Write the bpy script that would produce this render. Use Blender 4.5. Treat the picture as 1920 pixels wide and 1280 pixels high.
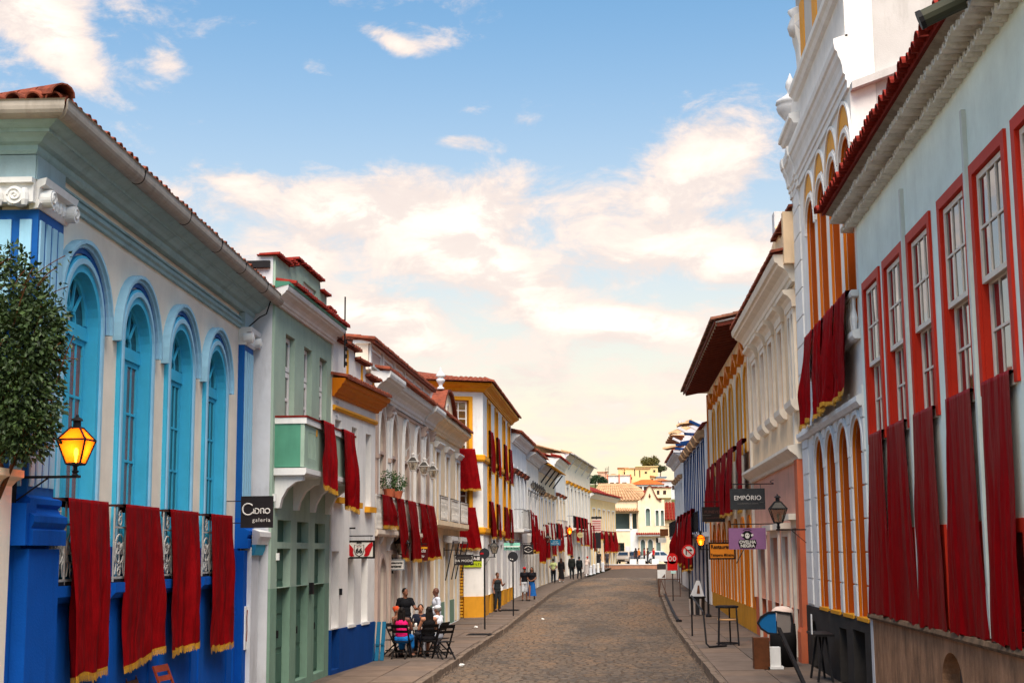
import bpy, bmesh, math, random
from mathutils import Vector, Matrix
from mathutils.geometry import tessellate_polygon
random.seed(7)
R = math.radians
for o in list(bpy.data.objects): bpy.data.objects.remove(o)
SC = bpy.context.scene
COL = SC.collection

# ------------------------------------------------------------------ camera
H = 2.9
def camera():
    cd = bpy.data.cameras.new('camera'); co = bpy.data.objects.new('camera', cd); COL.objects.link(co)
    yaw, pitch, roll = R(4.134), R(8.457), R(0.45)
    f = Vector((-math.sin(yaw)*math.cos(pitch), math.cos(yaw)*math.cos(pitch), math.sin(pitch)))
    r = Vector((math.cos(yaw), math.sin(yaw), 0)); u = r.cross(f)
    r2 = r*math.cos(roll)-u*math.sin(roll); u2 = u*math.cos(roll)+r*math.sin(roll)
    m = Matrix(((r2.x, u2.x, -f.x), (r2.y, u2.y, -f.y), (r2.z, u2.z, -f.z)))
    co.matrix_world = Matrix.Translation((0, 0, H)) @ m.to_4x4()
    cd.sensor_width = 36; cd.lens = 36*2667/1920; cd.clip_start = 0.1; cd.clip_end = 6000
    SC.camera = co
camera()

# ------------------------------------------------------------------ sky, sun, exposure
SUN_EL, SUN_AZ = 60.0, 170.0      # elevation, compass direction the light comes from (deg, 0 = +Y, clockwise)
def world():
    w = bpy.data.worlds.new('World'); SC.world = w; w.use_nodes = True
    nt = w.node_tree; N = nt.nodes; Lk = nt.links; N.clear()
    def nd(t, **k):
        n = N.new(t)
        for a, b in k.items():
            if a.startswith('i_'):
                key = a[2:]; n.inputs[int(key) if key.isdigit() else key].default_value = b
            else: setattr(n, a, b)
        return n
    def M(op, a, b=None, c=None, clamp=False):
        n = nd('ShaderNodeMath', operation=op, use_clamp=clamp)
        for i, v in enumerate((a, b, c)):
            if v is None: continue
            if isinstance(v, (int, float)): n.inputs[i].default_value = v
            else: Lk.new(v, n.inputs[i])
        return n.outputs[0]
    def mix(f, a, b):
        n = nd('ShaderNodeMix', data_type='RGBA')
        for s, v in ((0, f), (6, a), (7, b)):
            if isinstance(v, (int, float)): n.inputs[s].default_value = v
            elif isinstance(v, tuple): n.inputs[s].default_value = (*v, 1)
            else: Lk.new(v, n.inputs[s])
        return n.outputs[2]
    out = nd('ShaderNodeOutputWorld'); bg = nd('ShaderNodeBackground')
    bg.inputs[1].default_value = 0.096
    sky = nd('ShaderNodeTexSky', sky_type='NISHITA', sun_disc=False)
    sky.sun_elevation = R(SUN_EL); sky.sun_rotation = R(SUN_AZ); sky.altitude = 900; sky.air_density = 1.0; sky.dust_density = 1.2; sky.ozone_density = 2.0
    tc = nd('ShaderNodeTexCoord'); sep = nd('ShaderNodeSeparateXYZ'); Lk.new(tc.outputs['Generated'], sep.inputs[0])
    x, y, z = sep.outputs
    zc = M('MAXIMUM', z, 0.0)
    el = M('ARCSINE', zc)                                   # elevation in radians
    az = M('ARCTAN2', x, y)
    # clear-air colour: the scattering sky, brought to an evening balance (blue overhead, cream at the horizon)
    skyc = nd('ShaderNodeMix', data_type='RGBA', blend_type='MULTIPLY'); skyc.inputs[0].default_value = 1
    Lk.new(sky.outputs[0], skyc.inputs[6]); skyc.inputs[7].default_value = (*SKY_TINT, 1)
    hz = M('POWER', 2.71828, M('MULTIPLY', M('POWER', M('MULTIPLY', el, SKY_HZ), 2.0), -1.0))
    clear = mix(M('MULTIPLY', hz, 0.97), skyc.outputs[2], SKY_CREAM)
    # clouds: noise on a flat layer seen in perspective
    den = M('ADD', zc, 0.10)
    cx = M('DIVIDE', x, den); cy = M('DIVIDE', y, den)
    def noise(sx, sy, scale, det, rough, dist, off):
        cb = nd('ShaderNodeCombineXYZ'); Lk.new(M('MULTIPLY_ADD', cx, sx, off), cb.inputs[0]); Lk.new(M('MULTIPLY_ADD', cy, sy, off*.7), cb.inputs[1]); cb.inputs[2].default_value = off
        n = nd('ShaderNodeTexNoise', noise_dimensions='3D'); n.inputs['Scale'].default_value = scale; n.inputs['Detail'].default_value = det
        n.inputs['Roughness'].default_value = rough; n.inputs['Distortion'].default_value = dist; Lk.new(cb.outputs[0], n.inputs['Vector']); return n.outputs[0]
    def bump(a0, e0, wa, we, rot=0.0):                       # a cloud bank: soft ellipse in azimuth / elevation (degrees)
        da = M('SUBTRACT', az, R(a0)); de = M('SUBTRACT', el, R(e0)); c, s = math.cos(R(rot)), math.sin(R(rot))
        p = M('ADD', M('MULTIPLY', da, c), M('MULTIPLY', de, s)); q = M('SUBTRACT', M('MULTIPLY', de, c), M('MULTIPLY', da, s))
        d2 = M('ADD', M('POWER', M('ABSOLUTE', M('DIVIDE', p, R(wa))), 2.0), M('POWER', M('ABSOLUTE', M('DIVIDE', q, R(we))), 2.0))
        return M('POWER', 2.71828, M('MULTIPLY', d2, -1.0))
    big = noise(0.8, 1.0, 1.9, 7, 0.56, 0.25, CL_OFF)
    def dnoise(dz, scale, det, rough, off):                    # billows: noise on the view direction itself
        cb = nd('ShaderNodeCombineXYZ'); Lk.new(M('ADD', x, off), cb.inputs[0]); Lk.new(y, cb.inputs[1]); Lk.new(M('MULTIPLY', M('ADD', z, dz), 2.0), cb.inputs[2])
        n = nd('ShaderNodeTexNoise', noise_dimensions='3D'); n.inputs['Scale'].default_value = scale; n.inputs['Detail'].default_value = det; n.inputs['Roughness'].default_value = rough; n.inputs['Distortion'].default_value = .35
        Lk.new(cb.outputs[0], n.inputs['Vector']); return n.outputs[0]
    fine = dnoise(0, 17, 9, .66, 3.3); fine_up = dnoise(.016, 17, 3, .5, 3.3)
    dens = M('ADD', M('MULTIPLY', big, 0.42), M('MULTIPLY', fine, 0.58))
    banks = None
    for b in BANKS:
        v = M('MULTIPLY', bump(*b[:5]), b[5]); banks = v if banks is None else M('ADD', banks, v)
    dens = M('ADD', dens, banks)
    def ramp(v, a, b):
        n = nd('ShaderNodeMapRange', interpolation_type='SMOOTHSTEP'); Lk.new(v, n.inputs[0]); n.inputs[1].default_value = a; n.inputs[2].default_value = b; return n.outputs[0]
    thr = ramp(dens, CL_T0, CL_T1)
    # light and shade in the cloud: thick parts lit cream-white, thin edges pink, undersides greyer
    core = ramp(dens, CL_T0+.10, CL_T1+.20)
    body = mix(core, CL_EDGE, CL_CORE)
    shade = ramp(M('SUBTRACT', fine_up, fine), -.06, .12)      # thicker cloud above: this part is an underside
    body = mix(M('MULTIPLY', shade, 0.75), body, CL_SHADE)
    final = mix(M('MULTIPLY', thr, 0.95), clear, body)
    w.cycles.sampling_method = 'MANUAL'; w.cycles.sample_map_resolution = 256
    Lk.new(final, bg.inputs[0]); Lk.new(bg.outputs[0], out.inputs[0])
SKY_TINT = (0.60, 1.08, 1.15); SKY_HZ = 4.1; SKY_CREAM = (6.4, 5.2, 3.5); CL_OFF = 3.1
CL_T0, CL_T1 = 0.515, 0.68; CL_EDGE = (5.8, 4.9, 4.4); CL_CORE = (7.3, 6.7, 5.8); CL_SHADE = (5.1, 4.4, 4.1)
# azimuth (deg, + right of the street), elevation, half-widths, tilt, strength
BANKS = [(-9.5, 13.2, 6.0, 1.5, -9, .20), (-6.3, 13.9, 2.4, 1.3, -20, .14), (3.6, 15.6, 3.0, 2.0, 12, .25), (-.5, 13.8, 5.0, 1.3, -10, .15), (-1.8, 9.6, 3.2, .9, -8, .34), (2.0, 8.9, 2.6, .6, -8, .24), (-9.3, 9.6, 3.2, .9, -10, .28), (-8.5, 8.3, 2.5, .5, 0, .2), (4.0, 11.6, 4.5, 1.1, -5, .22), (-4.6, 11.3, 4.6, .8, -4, .24), (-13, 11.6, 2.5, .9, -10, .15),
         (-23.0, 20.2, 2.2, 1.1, -24, .26), (-21.6, 18.4, 1.8, .7, -28, .18), (-18.2, 19.0, .9, .75, 0, .22), (-9.2, 20.4, 1.6, .45, -22, .2), (-7.3, 20.7, 1.3, .4, -18, .14), (-5.9, 16.4, 1.6, .4, -5, .16), (-12.3, 19.2, 1.4, .4, -20, .1), (-3.5, 17.2, 1.2, .4, 0, .1), (-15.5, 14.8, 1.5, .6, -20, .1),
         (-3, 6.0, 12, 2.4, 0, .12), (-11, 17.0, 5.0, 1.6, 0, -.14), (-14, 20.5, 2.2, 2., 0, -.12), (1, 20.5, 6, 2.6, 0, -.14)]
world()
def sun():
    l = bpy.data.lights.new('sun', 'SUN'); l.energy = 4.5; l.angle = R(52); l.color = (1.0, 0.88, 0.73)
    o = bpy.data.objects.new('sun', l); COL.objects.link(o)
    el, az = R(SUN_EL), R(SUN_AZ)
    d = Vector((math.sin(az)*math.cos(el), math.cos(az)*math.cos(el), math.sin(el)))
    o.rotation_euler = d.to_track_quat('Z', 'Y').to_euler(); o.location = d*60
sun()
vs = SC.view_settings
SC.display_settings.display_device = 'sRGB'
vs.view_transform = 'Standard'; vs.look = 'None'; vs.gamma = 1; vs.use_curve_mapping = False; vs.exposure = 0.92
cy = SC.cycles
cy.use_denoising = True; cy.use_adaptive_sampling = True; cy.adaptive_threshold = .02; cy.max_bounces = 5; cy.diffuse_bounces = 3; cy.glossy_bounces = 3; cy.transmission_bounces = 4; cy.transparent_max_bounces = 8
cy.caustics_reflective = False; cy.caustics_refractive = False; cy.sample_clamp_indirect = 6
try: cy.denoiser = 'OPENIMAGEDENOISE'
except Exception: pass

# ------------------------------------------------------------------ materials
def lin(c): c /= 255.0; return c/12.92 if c <= .04045 else ((c+.055)/1.055)**2.4
def S(r, g, b): return (lin(r), lin(g), lin(b))
MATS = {}
def mat(name, col, rough=.8, var=.10, scale=3.0, bump=.0, bscale=40., stain=None, stain_amt=0., stain_scale=(1.2, 1.2, .25), spec=.12, metal=0., sheen=0., emit=None, emit_s=0., col2=None, streak=None, ior=None, coat=0., fold=0., st0=.50):
    """procedural surface: base colour with broad mottling, optional stains of their own shape, optional fine relief"""
    if name in MATS: return MATS[name]
    m = bpy.data.materials.new(name); m.use_nodes = True; nt = m.node_tree; N = nt.nodes; L = nt.links
    p = N['Principled BSDF']; p.inputs['Roughness'].default_value = rough; p.inputs['Specular IOR Level'].default_value = spec; p.inputs['Metallic'].default_value = metal
    if ior: p.inputs['IOR'].default_value = ior
    if coat: p.inputs['Coat Weight'].default_value = coat
    if sheen: p.inputs['Sheen Weight'].default_value = sheen; p.inputs['Sheen Roughness'].default_value = .4; p.inputs['Sheen Tint'].default_value = (1, .55, .5, 1)
    tc = N.new('ShaderNodeNewGeometry')
    n1 = N.new('ShaderNodeTexNoise'); n1.inputs['Scale'].default_value = scale; n1.inputs['Detail'].default_value = 5; n1.inputs['Roughness'].default_value = .65; L.new(tc.outputs['Position'], n1.inputs['Vector'])
    r1 = N.new('ShaderNodeMapRange'); r1.inputs[1].default_value = .3; r1.inputs[2].default_value = .7; L.new(n1.outputs[0], r1.inputs[0])
    mx = N.new('ShaderNodeMix'); mx.data_type = 'RGBA'; L.new(r1.outputs[0], mx.inputs[0])
    lo = col2 if col2 else tuple(c*(1-var) for c in col); hi = col if col2 else tuple(min(1, c*(1+var*.6)) for c in col)
    mx.inputs[6].default_value = (*lo, 1); mx.inputs[7].default_value = (*hi, 1); c_out = mx.outputs[2]
    if stain:
        mp = N.new('ShaderNodeMapping'); mp.inputs['Scale'].default_value = stain_scale; L.new(tc.outputs['Position'], mp.inputs[0])
        n2 = N.new('ShaderNodeTexNoise'); n2.inputs['Scale'].default_value = 2.2; n2.inputs['Detail'].default_value = 6; n2.inputs['Roughness'].default_value = .7; L.new(mp.outputs[0], n2.inputs['Vector'])
        r2 = N.new('ShaderNodeMapRange'); r2.inputs[1].default_value = st0; r2.inputs[2].default_value = .74; r2.inputs[4].default_value = stain_amt; L.new(n2.outputs[0], r2.inputs[0])
        m2 = N.new('ShaderNodeMix'); m2.data_type = 'RGBA'; L.new(r2.outputs[0], m2.inputs[0]); L.new(c_out, m2.inputs[6]); m2.inputs[7].default_value = (*stain, 1); c_out = m2.outputs[2]
    L.new(c_out, p.inputs['Base Color'])
    if bump:
        n3 = N.new('ShaderNodeTexNoise'); n3.inputs['Scale'].default_value = bscale; n3.inputs['Detail'].default_value = 4; L.new(tc.outputs['Position'], n3.inputs['Vector'])
        b = N.new('ShaderNodeBump'); b.inputs['Strength'].default_value = bump; b.inputs['Distance'].default_value = .01; L.new(n3.outputs[0], b.inputs['Height']); L.new(b.outputs[0], p.inputs['Normal'])
    if fold:                                                 # soft creases running down the cloth
        mp2 = N.new('ShaderNodeMapping'); mp2.inputs['Scale'].default_value = (5.5, 5.5, .8); L.new(tc.outputs['Position'], mp2.inputs[0])
        n4 = N.new('ShaderNodeTexNoise'); n4.inputs['Scale'].default_value = 1.0; n4.inputs['Detail'].default_value = 3; n4.inputs['Distortion'].default_value = .6; L.new(mp2.outputs[0], n4.inputs['Vector'])
        b2 = N.new('ShaderNodeBump'); b2.inputs['Strength'].default_value = fold; b2.inputs['Distance'].default_value = .2; L.new(n4.outputs[0], b2.inputs['Height']); L.new(b2.outputs[0], p.inputs['Normal'])
    if emit: p.inputs['Emission Color'].default_value = (*emit, 1); p.inputs['Emission Strength'].default_value = emit_s
    MATS[name] = m; return m
def plaster(name, col, stain=(.16, .14, .12), amt=.26, var=.11):
    return mat(name, col, .85, var, 1.3, .35, 38., stain, amt, (1.6, 1.6, .35))
def paint(name, col, var=.10, rough=.6): return mat(name, col, rough, var, 2.5, .15, 30., tuple(c*.45 for c in col), .22, (2.5, 2.5, .5), spec=.16)
GREY = (.12, .11, .1)
M_WHITE = plaster('white plaster', S(230, 226, 222), amt=.16); M_CREAM = plaster('cream plaster', S(244, 230, 212), amt=.06)
M_TRIMW = paint('white trim', S(226, 224, 222)); M_BLUE = plaster('blue plaster', S(8, 82, 172), (.005, .02, .07), .25); M_CYAN = paint('cyan paint', S(66, 178, 216)); M_CYAN2 = paint('pale blue moulding', S(150, 196, 220)); M_DKBLUE = paint('dark blue paint', S(14, 84, 156))
M_TEALG = plaster('grey teal cornice', S(158, 186, 190), (.08, .11, .11), .35); M_GUT = mat('zinc gutter', S(168, 158, 148), .5, .15, 4, stain=(.1, .08, .06), stain_amt=.5)
M_GREEN = plaster('sage plaster', S(158, 178, 162), (.09, .14, .11), .25); M_GREEN2 = paint('green paint', S(82, 142, 118)); M_GREEN3 = plaster('green dado', S(120, 148, 130), (.06, .1, .08), .3)
M_DOORG = paint('green door', S(72, 104, 90)); M_GREYW = plaster('grey plaster', S(206, 206, 210), amt=.3)
M_OCHRE = paint('ochre paint', S(222, 152, 32)); M_ORANGE = paint('orange paint', S(204, 112, 14)); M_ORANGE2 = plaster('ochre plaster', S(214, 150, 46), (.2, .1, .02), .3)
M_BEIGE = plaster('beige plaster', S(232, 214, 196)); M_ROSE = paint('rose beige trim', S(196, 172, 160)); M_BROWN = paint('brown door', S(96, 62, 52)); M_REDBR = paint('red brown door', S(112, 26, 20)); M_TAUPE = paint('taupe shutter', S(138, 120, 118))
M_CREAM2 = plaster('warm cream plaster', S(240, 216, 182)); M_PEACH = plaster('peach plaster', S(238, 206, 168), (.3, .2, .12), .3); M_SALMON = plaster('salmon plaster', S(232, 170, 144), (.3, .16, .1), .3); M_TERRA = plaster('terracotta paint', S(206, 108, 74), (.35, .15, .09), .5)
M_MINT = plaster('mint plaster', S(230, 242, 234), (.3, .32, .3), .12); M_REDF = paint('red window frame', S(190, 44, 24)); M_OFFW = paint('off white sash', S(224, 212, 200), rough=.6)
M_STAIN = mat('stained plaster', S(178, 134, 102), .9, .35, 1.3, .6, 30, (.06, .04, .028), .85, (1.5, 1.5, .35), st0=.40)
M_TILE = mat('clay tile', S(126, 64, 46), .85, .45, 5, .5, 60, (.05, .03, .025), .5, (3, 3, 3)); M_TILER = mat('red clay tile', S(124, 34, 24), .8, .3, 6, .4, 60, (.06, .02, .015), .4, (3, 3, 3)); M_TILEB = mat('weathered tile', S(186, 148, 112), .9, .35, 2, .5, 40, (.08, .05, .03), .5, (3, 3, 3))
M_LIME = mat('limewashed tile', S(222, 218, 210), .9, .15, 4, .5, 50, (.16, .14, .11), .5, (2.5, 2.5, 2.5))
M_IRON = mat('black iron', S(34, 32, 34), .55, .2, 8); M_IRONS = mat('silver iron', S(176, 172, 168), .5, .2, 8); M_IRONW = mat('white iron', S(216, 210, 204), .5, .1, 8)
M_GLASS = mat('window glass', (.012, .014, .017), .04, .1, 1, spec=.9, ior=1.75); M_GLASSR = mat('reflecting pane', (.02, .024, .03), .03, .2, .7, spec=1., ior=2.3)
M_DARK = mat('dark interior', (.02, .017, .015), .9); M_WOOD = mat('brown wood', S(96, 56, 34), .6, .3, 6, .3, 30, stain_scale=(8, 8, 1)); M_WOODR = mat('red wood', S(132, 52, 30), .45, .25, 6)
M_GOLD = mat('gold fringe', S(186, 134, 34), .6, .35, 30, spec=.4)
M_VELVET = mat('red velvet', S(124, 2, 8), .8, .25, 5, 0, 200, spec=.08, fold=.4); M_SATIN = mat('red satin', S(126, 2, 8), .55, .15, 4, 0, 80, spec=.05, fold=.25)
M_ASPH = None

# ------------------------------------------------------------------ mesh builder (local frame of a thing: x along the front, -y towards the street, z up)
class MB:
    def __init__(s): s.v = []; s.f = []
    def add(s, vs, fs):
        b = len(s.v); s.v += [tuple(q) for q in vs]; s.f += [tuple(b+i for i in f) for f in fs]; return s
    def box(s, x0, x1, y0, y1, z0, z1):
        return s.add([(x0,y0,z0),(x1,y0,z0),(x1,y1,z0),(x0,y1,z0),(x0,y0,z1),(x1,y0,z1),(x1,y1,z1),(x0,y1,z1)],
                     [(0,3,2,1),(4,5,6,7),(0,1,5,4),(1,2,6,5),(2,3,7,6),(3,0,4,7)])
    def prof(s, x0, x1, pts, m0=0., m1=0.):
        """pts (out, z) swept along x; m0/m1 = mitre: how far the outermost runs past the ends"""
        n = len(pts); mo = max(p[0] for p in pts) or 1
        A = [(x0-m0*p[0]/mo, -p[0], p[1]) for p in pts]; B = [(x1+m1*p[0]/mo, -p[0], p[1]) for p in pts]
        fs = [(i, (i+1) % n, n+(i+1) % n, n+i) for i in range(n)]
        s.add(A+B, fs)
        tri = tessellate_polygon([[Vector((p[0], p[1], 0)) for p in pts]])
        b = len(s.v)-2*n
        for t in tri: s.f.append(tuple(b+i for i in t)); s.f.append(tuple(b+n+i for i in t))
        return s
    def ext(s, polys, y0, y1, back=True, front=True, sides=True):
        """polygon (x, z) with holes, extruded from y0 (front) to y1"""
        flat = [p for P in polys for p in P]; n = len(flat)
        tri = tessellate_polygon([[Vector((p[0], p[1], 0)) for p in P] for P in polys])
        b = len(s.v); s.v += [(p[0], y0, p[1]) for p in flat]+[(p[0], y1, p[1]) for p in flat]
        for t in tri:
            if front: s.f.append(tuple(b+i for i in t))
            if back: s.f.append(tuple(b+n+i for i in t))
        if sides:
            k = 0
            for P in polys:
                m = len(P)
                for i in range(m): j = (i+1) % m; s.f.append((b+k+i, b+k+j, b+n+k+j, b+n+k+i))
                k += m
        return s
    def ring(s, A, B, y0, y1, closed=False):
        """band between two polylines (x, z) with equal counts, from y0 (front) to y1"""
        n = len(A); b = len(s.v)
        s.v += [(p[0], y0, p[1]) for p in A]+[(p[0], y0, p[1]) for p in B]+[(p[0], y1, p[1]) for p in A]+[(p[0], y1, p[1]) for p in B]
        for i in range(n if closed else n-1):
            j = (i+1) % n
            s.f += [(b+i,b+j,b+n+j,b+n+i), (b+2*n+i,b+3*n+i,b+3*n+j,b+2*n+j), (b+i,b+2*n+i,b+2*n+j,b+j), (b+n+i,b+n+j,b+3*n+j,b+3*n+i)]
        if not closed: s.f += [(b,b+n,b+3*n,b+2*n), (b+n-1,b+3*n-1,b+4*n-1,b+2*n-1)]
        return s
    def tube(s, pts, r, n=6, cap=True):
        pts = [Vector(p) for p in pts]; rs = r if isinstance(r, (list, tuple)) else [r]*len(pts)
        b = len(s.v); pu = None
        for i, p in enumerate(pts):
            t = (pts[min(i+1, len(pts)-1)]-pts[max(i-1, 0)]).normalized()
            if pu is None: pu = t.orthogonal().normalized()
            pu = (pu-t*pu.dot(t))
            pu = pu.normalized() if pu.length > 1e-5 else t.orthogonal().normalized()
            w = t.cross(pu)
            for k in range(n):
                a = 2*math.pi*(k+.5)/n; s.v.append(tuple(p+(pu*math.cos(a)+w*math.sin(a))*rs[i]))
        for i in range(len(pts)-1):
            for k in range(n): j = (k+1) % n; s.f.append((b+i*n+k, b+i*n+j, b+(i+1)*n+j, b+(i+1)*n+k))
        if cap: s.f += [tuple(b+k for k in range(n))[::-1], tuple(b+(len(pts)-1)*n+k for k in range(n))]
        return s
    def bar(s, p, q, w, d):
        """square bar from p to q"""
        p, q = Vector(p), Vector(q); t = (q-p).normalized(); a = Vector((0, 0, 1)) if abs(t.z) < .9 else Vector((0, 1, 0))
        e = t.cross(a).normalized(); g = e.cross(t)
        vs = [P+e*i*w/2+g*j*d/2 for P in (p, q) for i, j in ((-1,-1),(1,-1),(1,1),(-1,1))]
        return s.add(vs, [(0,3,2,1),(4,5,6,7),(0,1,5,4),(1,2,6,5),(2,3,7,6),(3,0,4,7)])
    def lathe(s, pr, cx=0, cy=0, n=12, ph=0.):
        b = len(s.v)
        for r, z in pr:
            for k in range(n): a = 2*math.pi*k/n+ph; s.v.append((cx+r*math.cos(a), cy+r*math.sin(a), z))
        for i in range(len(pr)-1):
            for k in range(n): j = (k+1) % n; s.f.append((b+i*n+k, b+i*n+j, b+(i+1)*n+j, b+(i+1)*n+k))
        s.f += [tuple(b+k for k in range(n))[::-1], tuple(b+(len(pr)-1)*n+k for k in range(n))]
        return s
    def grid(s, P, nx, nz, close=False):
        b = len(s.v)
        for j in range(nz+1):
            for i in range(nx+1): s.v.append(tuple(P(i/nx, j/nz)))
        for j in range(nz):
            for i in range(nx): a = b+j*(nx+1)+i; s.f.append((a, a+1, a+nx+2, a+nx+1))
        return s
    def mesh(s, name, m, smooth=False):
        me = bpy.data.meshes.new(name); me.from_pydata(s.v, [], s.f)
        bm = bmesh.new(); bm.from_mesh(me); bmesh.ops.recalc_face_normals(bm, faces=bm.faces); bm.to_mesh(me); bm.free()
        for q in (m if isinstance(m, (list, tuple)) else [m]): me.materials.append(q)
        if smooth: me.polygons.foreach_set('use_smooth', [True]*len(me.polygons))
        return me
    def build(s, name, m, parent=None, smooth=False):
        o = bpy.data.objects.new(name, s.mesh(name, m, smooth)); COL.objects.link(o); o.parent = parent; return o
def tag(o, label, cat, group=None):
    o['label'] = label; o['category'] = cat
    if group: o['group'] = group
    return o
def struct(o): o['kind'] = 'structure'; return o
def stuff(o): o['kind'] = 'stuff'; return o
def thing(name, label, cat, loc=(0,0,0), rz=0., group=None):
    o = bpy.data.objects.new(name, None); COL.objects.link(o); o.location = loc; o.rotation_euler = (0, 0, rz); o.empty_display_size = .2
    return tag(o, label, cat, group)
def inst(src, parent, loc=(0,0,0), rot=(0,0,0), scale=None):
    o = bpy.data.objects.new(src.name if isinstance(src, bpy.types.Mesh) else src.name.split('.')[0], src if isinstance(src, bpy.types.Mesh) else src.data); COL.objects.link(o); o.parent = parent; o.location = loc; o.rotation_euler = rot
    if scale: o.scale = scale
    return o
def part(name, src, parent, loc=(0,0,0), rot=(0,0,0), scale=None):
    o = inst(src, parent, loc, rot, scale); o.name = name; return o
def house(name, label, P0, P1, z=0., cat='building'):
    """root at the left end of the front (as seen from the street); local x runs along the front"""
    d = Vector((P1[0]-P0[0], P1[1]-P0[1])); o = thing(name, label, cat, (P0[0], P0[1], z), math.atan2(d.y, d.x)); o['L'] = d.length; return o
# ------------------------------------------------------------------ openings
def oshape(o, g=0., gt=None):
    """outline of an opening grown by g, from bottom left over the top to bottom right; o = (kind, x0, x1, z0, zs[, rise])"""
    k, x0, x1, z0, zs = o[:5]; gt = g if gt is None else gt
    a, b = x0-g, x1+g; w = (b-a)/2; c = (a+b)/2
    if k == 'r': top = [(a, zs+gt), (b, zs+gt)]
    elif k == 'a':
        ri = (o[5] if len(o) > 5 else (x1-x0)/2)+gt; top = [(c-w*math.cos(math.pi*i/16), zs+ri*math.sin(math.pi*i/16)) for i in range(17)]
    else:                                                   # pointed arch
        ri = o[5]+gt*1.3; l = []
        for i in range(9): t = i/8; l.append((a+w*(1-math.cos(t*math.pi/2)**1.0)*1.0 if False else a+w*t**1.7, zs+ri*math.sin(t*math.pi/2)**.9))
        top = l+[(2*c-p[0], p[1]) for p in l[-2::-1]]
    return [(a, z0-(g if k == 'r4' else 0))]+top+[(b, z0)]
def wall(root, name, x0, x1, z0, z1, ops, m, depth=.35, top=None, back=6., y0=0., mr=None):
    """front wall with openings: face, reveals and a body behind"""
    outer = [(x0, z0), (x1, z0), (x1, z1), (x0, z1)] if top is None else top
    b = MB(); hs = [oshape(o) for o in ops]
    b.ext([outer]+hs, y0, y0+depth, back=False)
    o = b.build(name, m, root); return o
def body(root, name, x0, x1, z0, z1, m, y0=.36, y1=7.):
    return MB().box(x0, x1, y0, y1, z0, z1).build(name, m, root)
def surround(root, o, g0, g1, y0, y1, m, name='surround', bottom=False):
    A = oshape(o, g0-.004 if g0 <= 0 else g0); B = oshape(o, g1)
    b = MB()
    b.ring(A, B, y0, y1, closed=False)
    if bottom: b.box(B[0][0], B[-1][0], y0, y1, o[3]-(g1-g0), o[3])
    return b.build(name, m, root)
def plate(root, o, y, m, name='backing', g=.0, thick=.05):
    return MB().ext([oshape(o, g)], y, y+thick).build(name, m, root)
def sash(root, x0, x1, z0, z1, y, cols, rows, mf, mg, fw=.06, bw=.03, name='window', pane=True, t=.05):
    """one glazed leaf: frame, bars, panes"""
    w = MB(); w.ring([(x0,z0),(x0,z1),(x1,z1),(x1,z0)], [(x0+fw,z0+fw),(x0+fw,z1-fw),(x1-fw,z1-fw),(x1-fw,z0+fw)], y, y+t, True)
    X0, X1, Z0, Z1 = x0+fw, x1-fw, z0+fw, z1-fw
    for i in range(1, cols): c = X0+(X1-X0)*i/cols; w.box(c-bw/2, c+bw/2, y+.006, y+t-.006, Z0, Z1)
    for j in range(1, rows): c = Z0+(Z1-Z0)*j/rows; w.box(X0, X1, y+.004, y+t-.004, c-bw/2, c+bw/2)
    f = w.build(name, mf, root)
    if pane:
        cw, ch = (X1-X0)/cols, (Z1-Z0)/rows
        me = MB().box(-cw/2+.002, cw/2-.002, -.004, .004, -ch/2+.002, ch/2-.002).mesh('pane', mg)
        for i in range(cols):
            for j in range(rows):
                part('pane', me, f, (X0+cw*(i+.5), y+t*.55, Z0+ch*(j+.5)), (random.uniform(-.006, .006), 0, random.uniform(-.008, .008)))
    else: MB().box(X0, X1, y+t*.5, y+t*.5+.008, Z0, Z1).build('pane', mg, f)
    return f
def panel_door(root, x0, x1, z0, z1, y, m, n=3, name='door', handle=True):
    b = MB().box(x0, x1, y, y+.05, z0, z1); w = x1-x0; h = (z1-z0)/n
    for lf in range(2):
        a = x0+w*(.06+.47*lf); c = a+w*.41
        for i in range(n): b.box(a+.0, c, y-.02, y+.002, z0+h*i+.07, z0+h*(i+1)-.05)
    d = b.build(name, m, root)
    if handle: MB().box(x0+w*.52, x0+w*.55, y-.06, y-.018, z0+.95, z0+1.1).build('handle', M_IRON, d)
    return d
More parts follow.
